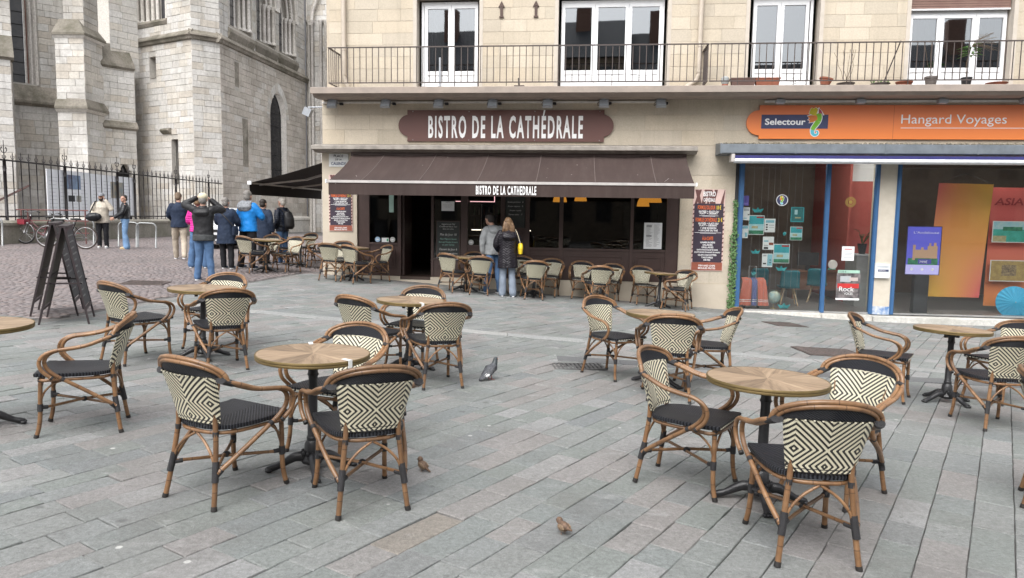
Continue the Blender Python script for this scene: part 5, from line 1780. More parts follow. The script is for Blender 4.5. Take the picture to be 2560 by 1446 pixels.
for k in range(4):
    mm = MB(); mm.tube([fnL(4.13 + k * .115, 2.9, -.2), fnL(4.13 + k * .115, 5.0, -.2)], .016, 5); mm.build('grille_bar', iron_bar, wL)
mm = MB(); mm.rnd = .3
mm.add([fnL(1.5, 10.6, -.7), fnL(3.95, 10.6, -.7), fnL(3.95, TOPZ, -.7), fnL(1.5, TOPZ, -.7)], [(0, 1, 2, 3)]); mm.build('bay_back', trace, wL)
mm = MB(); mm.add([fnL(1.5, 10.6, 0), fnL(1.5, 10.6, -.7), fnL(1.5, TOPZ, -.7), fnL(1.5, TOPZ, 0), fnL(3.95, 10.6, 0), fnL(3.95, 10.6, -.7), fnL(3.95, TOPZ, -.7), fnL(3.95, TOPZ, 0)], [(0, 1, 2, 3), (4, 7, 6, 5), (0, 4, 5, 1)]); mm.build('bay_reveal', trace, wL)
for u, o in ((1.62, -.08), (1.85, -.2), (2.08, -.32), (2.31, -.44), (2.52, -.55), (3.22, -.55), (3.82, -.4)):
    shaft(fnL, u, o, 10.62, TOPZ, .085, parent=wL)
for u in (2.86, 3.54):
    mm = MB(); mm.add([fnL(u - .24, 10.65, -.68), fnL(u + .24, 10.65, -.68), fnL(u + .24, TOPZ, -.68), fnL(u - .24, TOPZ, -.68)], [(0, 1, 2, 3)]); mm.build('lancet_light', leaded, wL)
mould(fnL, 1.45, 4.0, [(-.7, 10.75), (.02, 10.62), (.08, 10.5), (.02, 10.35), (-.7, 10.35)], 'sloping_sill', mossy, wL)
mould(fnL, 3.45, 4.1, [(-.02, 5.55), (.16, 5.5), (.2, 5.42), (.1, 5.3), (-.02, 5.25)], 'drip_ledge', mossy, wL)
# --- recess pier with the little pointed door
p5a, p5b = (-18.85, 34.4), (-17.95, 35.6)
fn5, ln5, w5 = wall_face(p5a, p5b, .1, 8.2, .285, (.45, .95), [arch_hole(.92, .42, .1, 2.7, 3.9)], material=pale, back_holes=[(.5, 1.34, .1, 3.9)])
niche5 = MB(); q = [(.5, .1)] + arch_pts(.92, .42, 2.7, 3.9) + [(1.34, .1)]
niche5.add([fn5(a, b, -.35) for a, b in q], [tuple(range(len(q)))]); niche5.build('door', mat('dark_doorway', (.02, .018, .018), .9), w5)
n = len(q); mm = MB(); mm.rnd = .5
mm.add([fn5(u, z, .01) for u, z in q] + [fn5(u, z, -.36) for u, z in q], [(k, k + 1, n + k + 1, n + k) for k in range(n - 1)]); mm.build('door_reveal', trace, w5, fixn=True)
mould(fn5, -.05, ln5, [(-.9, 9.4), (-.5, 9.2), (.08, 8.35), (.12, 8.22), (.04, 8.12), (-.9, 8.12)], 'weathering', mossy)
mould(fn5, -.05, ln5 + .05, [(-.3, 5.9), (.0, 5.75), (.14, 5.52), (.15, 5.44), (.05, 5.36), (-.3, 5.36)], 'weathering', mossy)
fn6, ln6, w6 = wall_face(p5b, (-18.7, 37.0), .1, 8.2, material=brownish)
fn7, ln7, w7 = wall_face((-18.75, 35.1), (-18.0, 36.2), 8.2, TOPZ, material=pale)
# --- main buttress
b0, b1, b2 = (-20.06, 33.0), (-18.80, 33.0), (-18.80, 34.5)
fnb, lnb, wb = wall_face(b0, b1, .1, 9.1, .30, (.45, .95), material=pale)
fns, lns, ws_ = wall_face(b1, b2, .1, 9.1, .30, (.45, .95), material=pale)
wall_face((-19.9, 33.45), (-19.0, 33.45), 9.6, TOPZ, .30, (.45, .95), material=pale)
wall_face((-19.0, 33.45), (-19.0, 34.6), 9.6, TOPZ, .30, (.45, .95), material=pale)
mm = MB(); mm.rnd = .4      # sloped set-off with its drip moulding, mitred round the corner
def setoff(x0, x1, y0, y1, zb, zt, ins, out, name):
    a = [(x0, y0 - out), (x1 + out, y0 - out), (x1 + out, y1), (x0, y1)]
    b = [(x0, y0 + ins), (x1 - ins, y0 + ins), (x1 - ins, y1), (x0, y1)]
    cv = lambda P: [(x * CU, y * CU, z * CU - .265) for x, y, z in P]
    m_ = MB(); m_.rnd = rc.random()
    m_.add(cv([(x, y, zb) for x, y in a] + [(x, y, zb + .10) for x, y in a] + [(x, y, zt) for x, y in b]), [(0, 1, 5, 4), (1, 2, 6, 5), (4, 5, 9, 8), (5, 6, 10, 9), (0, 3, 2, 1), (8, 9, 10, 11)])
    m_.build(name, mossy, cath, fixn=True)
    m_ = MB(); m_.rnd = rc.random()
    m_.add(cv([(x, y, zb - .12) for x, y in [(x0, y0 - .02), (x1 + .02, y0 - .02), (x1 + .02, y1), (x0, y1)]] + [(x, y, zb - .002) for x, y in [(x0, y0 - out + .03), (x1 + out - .03, y0 - out + .03), (x1 + out - .03, y1), (x0, y1)]]), [(0, 1, 5, 4), (1, 2, 6, 5)])
    m_.build('drip_moulding', trace, cath, fixn=True)
setoff(-20.1, -18.80, 33.0, 34.6, 9.15, 9.95, .45, .13, 'weathering')
setoff(-20.1, -18.80, 33.0, 34.6, 6.0, 6.5, .02, .15, 'weathering')
# --- chapel wall with the tall dark window, and the pier at the picture's edge
c0, c1 = (-23.0, 32.65), (-20.0, 35.35)
fnh, lnh, wh = wall_face(c0, c1, .1, 6.3, .30, (.4, .9), material=pale)
fnk, lnk, wk = wall_face(c0, c1, 6.3, TOPZ, .30, (.45, .95), [(.72, 2.10, 7.2, TOPZ)], material=pale, back_holes=[(.72, 2.10, 7.2, TOPZ)])
mould(fnh, .2, lnh, [(-.1, 7.2), (.0, 7.1), (.20, 6.62), (.26, 6.42), (.24, 6.32), (.08, 6.22), (-.1, 6.2)], 'sloping_sill', mossy)
mm = MB(); mm.add([fnk(.6, 7.15, -.42), fnk(1.62, 7.15, -.42), fnk(1.62, TOPZ, -.42), fnk(.6, TOPZ, -.42)], [(0, 1, 2, 3)]); mm.build('dark_window', leaded, wk)
for z in np.arange(7.6, TOPZ, .55):
    mm = MB(); mm.tube([fnk(.72, z, -.40), fnk(1.62, z, -.40)], .018, 5); mm.build('saddle_bar', iron_bar, wk)
mm = MB(); mm.rnd = .7
for k, (u0, u1, o) in enumerate(((1.62, 1.78, -.38), (1.78, 1.96, -.24), (1.96, 2.12, -.1))):
    mm.add([fnk(u0, 7.1, o), fnk(u1, 7.1, o), fnk(u1, TOPZ, o), fnk(u0, TOPZ, o), fnk(u1, 7.1, o + .14), fnk(u1, TOPZ, o + .14)], [(0, 1, 2, 3), (1, 4, 5, 2)])
mm.build('window_jamb', trace, wk)
for u, o in ((1.66, -.3), (1.86, -.16), (2.04, -.02)):
    shaft(fnk, u, o, 7.15, TOPZ, .05, False, wk)
mm = MB(); mm.tube([fnk(1.70, 7.2, -.18), fnk(1.70, TOPZ, -.18)], .03, 6); mm.build('rust_pipe', mat('rusty_pipe', (.16, .07, .05), .7), wk)
q0, q1 = (-25.2, 28.6), (-21.15, 31.7)
fnq, lnq, wq = wall_face(q0, q1, .1, 7.9, .30, (.45, .95), material=pale)
wall_face((-25.2, 29.2), (-21.35, 32.15), 8.2, TOPZ, .30, (.45, .9), material=pale)
wall_face((-21.35, 32.15), (-22.4, 33.4), 8.2, TOPZ, .30, (.3, .6), material=pale)
wall_face(q1, (-22.0, 33.1), .1, 7.9, material=pale)
mould(fnq, 0, lnq + .12, [(-.5, 8.9), (-.4, 8.8), (.08, 8.05), (.14, 7.9), (.04, 7.8), (-.5, 7.8)], 'weathering', mossy)
# --- further along the lane: clustered shafts and a buttress before the bistro's corner
p8a, p8b = (-12.70, 46.2), (-9.0, 45.6)
fn8, ln8, w8 = wall_face(p8a, p8b, .1, TOPZ, .30, (.45, .95), material=pale)
for u, o in ((.18, .12), (.42, .2), (.95, .15), (1.25, .1)):
    shaft(fn8, u, o, .2, 13.2, .09)
mm = MB(); mm.tube([fn8(.02, .3, .3), fn8(.02, TOPZ, .3)], .07, 8); mm.build('rain_pipe', mat('lead_pipe', (.2, .2, .21), .5, .4), cath)
fn9, ln9, w9 = wall_face((-10.9, 44.4), (-8.0, 44.2), .1, 12.0, .30, (.45, .95), material=pale)
mould(fn9, -.1, ln9, [(-.6, 12.9), (.1, 12.2), (.14, 12.05), (.04, 11.9), (-.6, 11.9)], 'weathering', mossy)
arch_bar(fn8, [(.35, 12.9), (.5, 13.8), (.9, 14.8), (1.4, 15.4)], .2, .09)
flush_blocks()
mm = MB(); mm.box(-35, -4.6, 55.5, 56.5, .1, 18); mm.build('nave_wall', trace, cath)

# ------------------------------------------------------------------ iron fence on its stone wall
FX = -16.0
fence_g = thing('iron_fence', 'black wrought-iron fence with spiked pickets in front of the cathedral', 'fence', loc=(0, 0, 0))
firon = mat('black_fence_iron', (.022, .018, .019), .55, .2)
lowwall = thing('fence_wall', 'low mossy stone wall under the iron fence', 'wall')
lw = stone_mat('low_wall_stone', [(.28, .26, .225), (.32, .295, .255), (.25, .23, .2)], dirt=(.12, .12, .08), dirt_amt=.7, dscale=.8, grain=15, bstr=.5, edge=(.42, .65))
def fz(y): return 1.295 + .0 * y              # top of the wall is level
y = 21.6
while y < 41.0:
    ln = rc.uniform(1.0, 1.5)
    ye = min(y + ln, 41.1)
    mm = MB(); mm.rnd = rc.random()
    z0 = gz(FX, y) - .1
    mm.box(FX - .28, FX + .20, y + .006, ye - .006, z0, 1.085); mm.build('stone_block', lw, lowwall)
    mm = MB(); mm.rnd = rc.random()
    mm.add([(FX - .32, y + .004, 1.087), (FX + .25, y + .004, 1.087), (FX + .25, y + .004, 1.17), (FX + .12, y + .004, 1.235), (FX - .32, y + .004, 1.235), (FX - .32, ye - .004, 1.087), (FX + .25, ye - .004, 1.087), (FX + .25, ye - .004, 1.17), (FX + .12, ye - .004, 1.235), (FX - .32, ye - .004, 1.235)],
           [(0, 1, 2, 3, 4), (9, 8, 7, 6, 5), (1, 6, 7, 2), (2, 7, 8, 3), (3, 8, 9, 4), (4, 9, 5, 0), (0, 5, 6, 1)])
    mm.build('coping_stone', lw, lowwall, fixn=True)
    y = ye
ZR0, ZR1 = 1.365, 3.13
mm = MB(); mm.box(FX - .02, FX + .02, 21.9, 40.9, ZR0 - .025, ZR0 + .025); mm.build('rail', firon, fence_g)
mm = MB(); mm.box(FX - .02, FX + .02, 21.9, 40.9, ZR1 - .025, ZR1 + .025); mm.build('rail', firon, fence_g)
posts = [23.45, 26.6, 30.1, 31.45, 35.3, 39.1]
def picket_mesh(big):
    m_ = MB()
    r_ = .017 if not big else .05
    zt = ZR1 + (.30 if not big else .62)
    m_.tube([(0, 0, 1.24), (0, 0, ZR1 + .02)], r_, 7)
    if big:
        m_.tube([(0, 0, ZR1 - .35), (0, 0, ZR1 - .25), (0, 0, ZR1 + .05)], [.05, .06, .02], 7)
        m_.tube([(0, 0, ZR1), (0, 0, zt)], [.022, .008], 6)
        for s_ in (1, -1):
            m_.tube(smoothpath([(0, 0, ZR1 + .22), (0, s_ * .09, ZR1 + .25), (0, s_ * .14, ZR1 + .34), (0, s_ * .10, ZR1 + .40), (0, s_ * .07, ZR1 + .35)], 4), .012, 5)
            m_.tube(smoothpath([(0, 0, ZR1 + .05), (0, s_ * .06, ZR1 + .06), (0, s_ * .085, ZR1 + .12), (0, s_ * .06, ZR1 + .14)], 3), .011, 5)
    else:
        m_.tube([(0, 0, ZR1), (0, 0, zt - .10), (0, 0, zt)], [.014, .016, .003], 6)
        for s_ in (1, -1):
            m_.tube(smoothpath([(0, 0, ZR1 + .05), (0, s_ * .05, ZR1 + .06), (0, s_ * .08, ZR1 + .12), (0, s_ * .062, ZR1 + .16)], 3), .010, 5)
    me = m_.mesh('picket', True); me.materials.append(firon)
    return me
pm, pb = picket_mesh(False), picket_mesh(True)
ys = []
marks = [22.0] + posts + [40.8]
for a, b in zip(marks, marks[1:]):
    n = max(2, round((b - a) / .40))
    ys += [a + (b - a) * k / n for k in range(1, n)]
for y in ys:
    o = bpy.data.objects.new('picket', pm); link(o, fence_g); o.location = (FX, y, 0)
for y in posts:
    o = bpy.data.objects.new('post', pb); link(o, fence_g); o.location = (FX, y, 0)
mm = MB(); mm.beam((FX - .1, 24.8, 2.4), (FX - 1.8, 24.3, 1.4), .06, .06); mm.build('stay_bar', mat('rust_brown_iron', (.09, .05, .045), .7), fence_g)
# information panels behind the fence
pan = thing('information_panel', 'white exhibition panels with photographs fixed behind the iron fence', 'panel')
pw = mat('panel_white', (.84, .86, .90), .5, col2=(.81, .83, .87), nscale=1)
pic1 = mat('panel_picture_blue', (.25, .38, .55), .5, col2=(.12, .12, .18), nscale=2.5)
pic2 = mat('panel_picture_street', (.22, .26, .27), .5, col2=(.42, .36, .28), nscale=4)
for k, (a, b) in enumerate(((25.65, 28.3), (28.32, 31.5))):
    mm = MB(); mm.box(FX - .09, FX - .07, a, b, 1.40, 3.0 - (.02 * k)); p_ = mm.build('board', pw, pan)
    for (c, d, e, f, mt) in (((26.8, 27.65, 2.35, 2.86, pic1), (26.85, 27.25, 1.9, 2.12, ink), (27.35, 27.65, 1.9, 2.12, pic2)) if k == 0 else ((29.7, 30.7, 2.10, 2.74, pic2),)):
        mm = MB(); mm.box(FX - .07, FX - .066, c, d, e, f); mm.build('picture', mt, p_)
    mm = MB()
    for i in range(40):
        yy = a + .12 + (i % 4) * (b - a) / 4.2; zz = 1.55 + (i // 4) * .13
        mm.box(FX - .07, FX - .067, yy, yy + (b - a) / 5.4 * rc.uniform(.6, 1), zz, zz + .013)
    tag(mm.build('text_lines', mat('panel_grey_ink', (.52, .54, .6), .6), p_), kind='stuff')
# ------------------------------------------------------------------ rattan chairs and round tables
def rattan_mat():
    m, nt, p = nodes_of('rattan_look_tube')
    uv = texco(nt, 'UV')
    sp = N(nt, 'ShaderNodeSeparateXYZ'); L(nt, uv, sp.inputs[0])
    ob = texco(nt)
    f = noise(nt, stretch(nt, ob, (6, 6, 6)), 2.2, 5)
    c = ramp(nt, f, [(.3, (.135, .070, .033)), (.55, (.210, .115, .055)), (.75, (.28, .163, .084))])
    ring = math_(nt, 'ABSOLUTE', math_(nt, 'SUBTRACT', math_(nt, 'FRACT', math_(nt, 'MULTIPLY', sp.outputs[1], 7.3)), .5))
    rk = ramp(nt, ring, [(.0, (1, 1, 1)), (.012, (1, 1, 1)), (.022, (0, 0, 0))])
    c = mixc(nt, math_(nt, 'MULTIPLY', rk, .75), c, (.05, .022, .012))
    oi = N(nt, 'ShaderNodeObjectInfo')
    c = mixc(nt, 1., c, ramp(nt, oi.outputs['Random'], [(0, (.8, .8, .82)), (1, (1.18, 1.15, 1.12))]), 'MULTIPLY')
    L(nt, c, p.inputs['Base Color'])
    p.inputs['Roughness'].default_value = .34
    L(nt, bump(nt, noise(nt, stretch(nt, ob, (60, 60, 60)), 1.5, 4), .08), p.inputs['Normal'])
    return m
def weave_mat():
    """cream and black weave: nested lozenges round a cross, strand by strand"""
    m, nt, p = nodes_of('cream_black_weave')
    uv = texco(nt, 'UV')
    sp = N(nt, 'ShaderNodeSeparateXYZ'); L(nt, uv, sp.inputs[0])
    u, v = sp.outputs[0], sp.outputs[1]            # metres: u across, v up from the cross centre
    row = .0048
    vq = math_(nt, 'MULTIPLY', math_(nt, 'ADD', math_(nt, 'FLOOR', math_(nt, 'DIVIDE', v, row)), .5), row)
    ax = math_(nt, 'ABSOLUTE', u)
    fx = math_(nt, 'SUBTRACT', .148, math_(nt, 'ABSOLUTE', math_(nt, 'SUBTRACT', ax, .148)))
    ay = math_(nt, 'ABSOLUTE', vq)
    fold = math_(nt, 'SUBTRACT', .086, math_(nt, 'ABSOLUTE', math_(nt, 'SUBTRACT', ay, .086)))
    neg = math_(nt, 'LESS_THAN', vq, 0.)
    fy = math_(nt, 'ADD', math_(nt, 'MULTIPLY', fold, neg), math_(nt, 'MULTIPLY', ay, math_(nt, 'SUBTRACT', 1., neg)))
    g = math_(nt, 'ABSOLUTE', math_(nt, 'SUBTRACT', fx, fy))
    st = math_(nt, 'FRACT', math_(nt, 'ADD', math_(nt, 'DIVIDE', g, .0295), .26))
    black = math_(nt, 'GREATER_THAN', st, .52)
    # the hem along the bottom
    hem = math_(nt, 'LESS_THAN', math_(nt, 'ABSOLUTE', math_(nt, 'ADD', v, .104)), .0022)
    black = math_(nt, 'MAXIMUM', black, hem)
    jig = noise(nt, stretch(nt, uv, (400, 210, 1)), 1., 2)
    cream = ramp(nt, jig, [(.3, (.62, .58, .44)), (.7, (.74, .70, .55))])
    blk = ramp(nt, jig, [(.3, (.008, .007, .008)), (.7, (.018, .016, .016))])
    oi = N(nt, 'ShaderNodeObjectInfo')
    cream = mixc(nt, 1., cream, ramp(nt, oi.outputs['Random'], [(0, (.86, .86, .82)), (1, (1.06, 1.05, 1.03))]), 'MULTIPLY')
    L(nt, mixc(nt, black, cream, blk), p.inputs['Base Color'])
    p.inputs['Roughness'].default_value = .45
    h = math_(nt, 'ABSOLUTE', math_(nt, 'SINE', math_(nt, 'MULTIPLY', v, PI / row)))
    L(nt, bump(nt, h, .5, .002), p.inputs['Normal'])
    return m
def black_weave(name, s, bands=0.):
    m, nt, p = nodes_of(name)
    uv = texco(nt, 'UV')
    sp = N(nt, 'ShaderNodeSeparateXYZ'); L(nt, uv, sp.inputs[0])
    d1 = math_(nt, 'SINE', math_(nt, 'MULTIPLY', math_(nt, 'ADD', math_(nt, 'ABSOLUTE', sp.outputs[0]), sp.outputs[1]), 2 * PI / s))
    d2 = math_(nt, 'SINE', math_(nt, 'MULTIPLY', sp.outputs[1], 2 * PI / .007))
    f = math_(nt, 'MULTIPLY_ADD', d1, .5, .5)
    L(nt, ramp(nt, f, [(.25, (.007, .007, .009)), (.75, (.038, .040, .047))]), p.inputs['Base Color'])
    p.inputs['Roughness'].default_value = .38
    p.inputs['Specular IOR Level'].default_value = .22
    L(nt, bump(nt, math_(nt, 'ADD', math_(nt, 'MULTIPLY', d1, 1.6), d2), .6, .0022), p.inputs['Normal'])
    return m
rattan = rattan_mat(); weave = weave_mat(); seat_m = black_weave('black_seat_weave', .0215); cap_m = black_weave('black_back_weave', .015)
wrap_m = mat('black_cord_binding', (.014, .0135, .015), .5, col2=(.024, .023, .026), nscale=40, bscale=220, bstr=.7)
foot_m = mat('black_rubber_foot', (.02, .018, .017), .6)
dash_m = mat('cream_stitch', (.62, .58, .46), .5)
edge_m = mat('black_plaited_edge', (.02, .02, .023), .4, col2=(.05, .05, .056), nscale=60, bscale=160, bstr=.8)

ZB, ZL, ZTOP_ = .458, .732, .815      # backrest: bottom, white line, top of the hoop
def back_x(z, y):
    t = (z - ZB) / (ZTOP_ - ZB)
    xc = lerp(-.222, -.345, t ** 1.15)
    hw = lerp(.15, .235, min(1, (z - ZB) / (.715 - ZB)))
    k = lerp(.025, .075, min(1, t * 1.2))
    return xc + k * min(1.15, abs(y) / hw) ** 2
def rim_z(y):
    q = min(1, abs(y) / .246)
    return .706 + .112 * math.sqrt(max(0, 1 - q ** 2.3))
def make_chair():
    t = bpy.data.objects.new('rattan_armchair', None); t.empty_display_size = .1
    COL.objects.link(t)
    # seat: flat front, rounded back
    out = [(.262, .225), (.262, -.225), (.16, -.228), (.03, -.226), (-.08, -.212), (-.16, -.178), (-.205, -.11), (-.217, 0), (-.205, .11), (-.16, .178), (-.08, .212), (.03, .226), (.16, .228)]
    sp = []
    n_o = len(out)
    outl = [(p.x, p.y) for p in smoothpath([(a, b, 0) for a, b in out[1:]] + [(out[0][0], out[0][1], 0)], 3)]
    n = len(outl)
    def zs(x, y): return .452 - .010 * math.exp(-((x - .02) ** 2 + y * y) / .02) + .004 * (x > .2)
    rings = [(1., -.027), (1.012, -.012), (1.0, -.002), (.94, 0), (.8, 0), (.6, 0), (.4, 0), (.2, 0)]
    m = MB()
    vs_, fs, uvs = [], [], []
    for k, dz in rings:
        for x, y in outl:
            xx, yy = .02 + (x - .02) * k, y * k
            vs_.append((xx, yy, zs(xx, yy) + dz))
    nr = len(rings)
    for i in range(nr - 1):
        for k in range(n):
            k2 = (k + 1) % n
            f = (i * n + k, i * n + k2, (i + 1) * n + k2, (i + 1) * n + k)[::-1]
            fs.append(f); uvs.append([(vs_[q][1], vs_[q][0]) for q in f])
    top = tuple(range((nr - 1) * n, nr * n))[::-1]
    fs.append(top); uvs.append([(vs_[q][1], vs_[q][0]) for q in top])
    bot = tuple(range(n)); fs.append(bot); uvs.append([(vs_[q][1], vs_[q][0]) for q in bot])
    m.add(vs_, fs, uvs)
    seat = m.build('seat', seat_m, t, fixn=True, auto=50)
    m = MB()
    for k in range(12):
        y = -.205 + k * .0365
        m.box(.2642, .2675, y, y + .022, .434, .440)
    tag(m.build('stitching', dash_m, seat), kind='stuff')
    # seat frame tube
    m = MB()
    ring = [(.235, .20), (.235, -.20), (.1, -.212), (-.06, -.198), (-.15, -.165), (-.198, -.09), (-.205, 0), (-.198, .09), (-.15, .165), (-.06, .198), (.1, .212)]
    m.tube([(x, y, .405) for x, y in [(p.x, p.y) for p in smoothpath([(a, b, 0) for a, b in ring], 3, True)]], .0115, 8, closed=True, uv=True)
    m.build('seat_frame', rattan, t, smooth=True)
    # backrest, cream part: a thin curved shell, wrapped round the stiles
    hw = lambda z: lerp(.160, .210, (z - ZB) / (ZL - ZB)) + .004
    m = MB()
    for off, flip in ((-.014, 0), (.020, 1)):
        def fn(a, b):
            z = lerp(ZB, ZL, b); y = (a * 2 - 1) * hw(z)
            if flip: y = -y
            e = abs(a * 2 - 1) ** 16 * .017
            return (back_x(z, y) + (off - e if flip else off + e), y, z + .006 * math.cos(y * 8))
        def uvf(a, b):
            z = lerp(ZB, ZL, b); y = (a * 2 - 1) * hw(z)
            return ((-y if flip else y) * lerp(1.06, .92, b), z - .578)
        m.grid(fn, 22, 12, uvf)
    m.build('backrest', weave, t, smooth=True, fixn=False)
    # black upper part up to the hoop
    m = MB()
    for off, flip in ((.002, 0), (.014, 1)):
        def fn(a, b):
            y = (a * 2 - 1) * .228
            if flip: y = -y
            zt = rim_z(y * 1.02) - .012
            zb = ZL + .006 * math.cos(y * 8)
            z = lerp(zb, max(zt, zb + .002), b)
            return (back_x(z, y) + off, y, z)
        m.grid(fn, 22, 6, lambda a, b: ((a * 2 - 1) * .23 * (-1 if flip else 1), lerp(ZL, .82, b)))
    up_ = m.build('upper_back', cap_m, t, smooth=True)
    m = MB()
    for k in range(10):
        y = -.185 + k * .0375
        z = ZL + .006 * math.cos(y * 8)
        for dx in (-.0155, .0215):
            m.obox((back_x(z, y + .008) + dx, y + .011, z), (.0022, 0, 0), (0, .0115 if dx > 0 else .004, 0), (0, 0, .0028))
    tag(m.build('stitching', dash_m, up_), kind='stuff')
    # hoop: two tubes side by side running on into the arms
    def rim(dy, dz, dx):
        P = []
        for k in range(17):
            a = PI * k / 16
            y = .236 * math.cos(a)
            z = .712 + .098 * math.sin(a) ** .85
            s_ = 1 + dy / .236
            P.append((back_x(.712 + (z - .712), y) + .006 + dx, y * s_, z + dz * math.sin(a)))
        return P
    r1, r2 = rim(0, 0, 0), rim(.024, .020, .006)
    m = MB(); m.tube(smoothpath(r1, 2), .0125, 8, uv=True); m.tube(smoothpath(r2, 2), .0135, 8, uv=True)
    hoop = m.build('back_hoop', rattan, t, smooth=True)
    m = MB()
    m.tube([(back_x(rim_z(y) - .016, y) + .007, y, rim_z(y) - .013) for y in np.linspace(-.225, .225, 22)], .0085, 6)
    m.build('plaited_edge', edge_m, hoop, smooth=True)
    for s_ in (1, -1):
        e1, e2 = Vector(r1[0]), Vector(r2[0])
        if s_ < 0:
            e1, e2 = Vector(r1[-1]), Vector(r2[-1])
        arm = [e1, (-.16, .262, .684), (-.06, .276, .648), (.04, .284, .630), (.115, .287, .618), (.165, .286, .590), (.186, .283, .545), (.172, .278, .495), (.125, .268, .445), (.05, .252, .393), (-.06, .230, .318), (-.155, .205, .250), (-.226, .180, .196)]
        arm = [arm[0]] + [Vector((x, y * s_, z)) for x, y, z in arm[1:]]
        m = MB(); m.tube(smoothpath(arm, 4), .0138, 8, uv=True)
        b = [e2, (-.16, .289, .690), (-.06, .303, .652), (.045, .311, .634), (.125, .314, .622), (.186, .313, .592), (.212, .310, .543), (.196, .304, .485), (.150, .292, .437)]
        b = [b[0]] + [Vector((x, y * s_, z)) for x, y, z in b[1:]]
        m.tube(smoothpath(b, 4), .0128, 8, uv=True)
        ar = m.build('armrest', rattan, t, smooth=True)
        m = MB(); m.tube([b[-1], Vector(b[-1]) + Vector((-.012, -.002 * s_, -.010))], .0142, 8); m.build('end_cap', foot_m, ar)
        m = MB()
        c = (e1 + e2) / 2; d = (Vector(arm[1]) - e1).normalized()
        sd_ = (e2 - e1).normalized(); upv = d.cross(sd_).normalized()
        m.loft([(c - d * .03 + d * .066 * q, sd_ * .0295, upv * .0185) for q in (0, .33, .66, 1)], 12)
        m.build('binding', wrap_m, ar, auto=50)
        m = MB()
        p = Vector((.085, .259 * s_, .418)); d = Vector((-.8, -.15 * s_, -.55)).normalized()
        m.tube([p - d * .012, p + d * .012], .0155, 8); m.build('binding', wrap_m, ar, auto=50)
        # legs
        fl = [(.226, .196 * s_, .44), (.232, .199 * s_, .30), (.234, .201 * s_, .16), (.243, .206 * s_, .07), (.258, .213 * s_, .010)]
        m = MB(); m.tube(smoothpath(fl, 4), .0146, 9, uv=True); lg = m.build('leg', rattan, t, smooth=True)
        m = MB(); m.tube([(.2545, .2115 * s_, .024), (.2605, .214 * s_, 0)], .0168, 9); m.build('rubber_foot', foot_m, lg, auto=50)
        m = MB(); m.tube([(.233, .2 * s_, .235), (.234, .201 * s_, .185)], .0182, 9); m.tube([(.233, .2 * s_, .212), (.195, .172 * s_, .206)], .0135, 8); m.build('binding', wrap_m, lg, auto=50)
        m = MB(); m.tube([(.23, .198 * s_, .418), (.23, .199 * s_, .392)], .0155, 8); m.build('binding', wrap_m, lg, auto=50)
        zz = lambda z: (back_x(z, .17 * s_) + .008)
        rl = [(zz(.69) - .004, .176 * s_, .70), (zz(.60) - .004, .160 * s_, .60), (-.208, .146 * s_, .50), (-.205, .146 * s_, .43), (-.212, .156 * s_, .34), (-.228, .170 * s_, .20), (-.244, .182 * s_, .09), (-.258, .192 * s_, .010)]
        m = MB(); m.tube(smoothpath(rl, 4), [.0115] * 9 + [.0146] * 20, 9, uv=True); lg = m.build('leg', rattan, t, smooth=True)
        m = MB(); m.tube([(-.2555, .190 * s_, .024), (-.2602, .194 * s_, 0)], .0168, 9); m.build('rubber_foot', foot_m, lg, auto=50)
        m = MB()
        m.tube([(-.2185, .163 * s_, .258), (-.2375, .178 * s_, .150)], .0188, 9)
        m.tube([(-.20, .190 * s_, .214), (-.228, .172 * s_, .180)], .0165, 8)
        m.tube([(-.2285, .171 * s_, .20), (-.185, .137 * s_, .203)], .0135, 8)
        m.build('binding', wrap_m, lg, auto=50)
        m = MB(); m.tube([(-.205, .147 * s_, .418), (-.206, .148 * s_, .390)], .0165, 8); m.build('binding', wrap_m, lg, auto=50)
    # crossed stretchers, arched braces
    for s_ in (1, -1):
        m = MB(); m.tube([(.225, .194 * s_, .205 + .001 * s_), (0, .012 * s_, .212 + .004 * s_), (-.222, -.165 * s_, .205)], .0098, 8, uv=True); m.build('stretcher', rattan, t, smooth=True)
    m = MB(); m.ellipsoid((0, 0, .212), .024, .024, .018, 10, 6); m.build('binding', wrap_m, t, smooth=True)
    for s_ in (1, -1):
        m = MB(); m.tube(smoothpath([(-.224, .163 * s_, .222), (-.222, .135 * s_, .285), (-.215, .08 * s_, .345), (-.207, .02 * s_, .383), (-.205, .004 * s_, .392)], 4), .0078, 7, uv=True); m.build('brace', rattan, t, smooth=True)
        m = MB(); m.tube(smoothpath([(.232, .197 * s_, .245), (.205, .2 * s_, .32), (.15, .205 * s_, .375), (.10, .209 * s_, .395)], 4), .0072, 7, uv=True); m.build('brace', rattan, t, smooth=True)
        m = MB(); m.tube(smoothpath([(.232, .194 * s_, .245), (.234, .155 * s_, .325), (.234, .10 * s_, .375), (.234, .05 * s_, .395)], 4), .0072, 7, uv=True); m.build('brace', rattan, t, smooth=True)
    return t

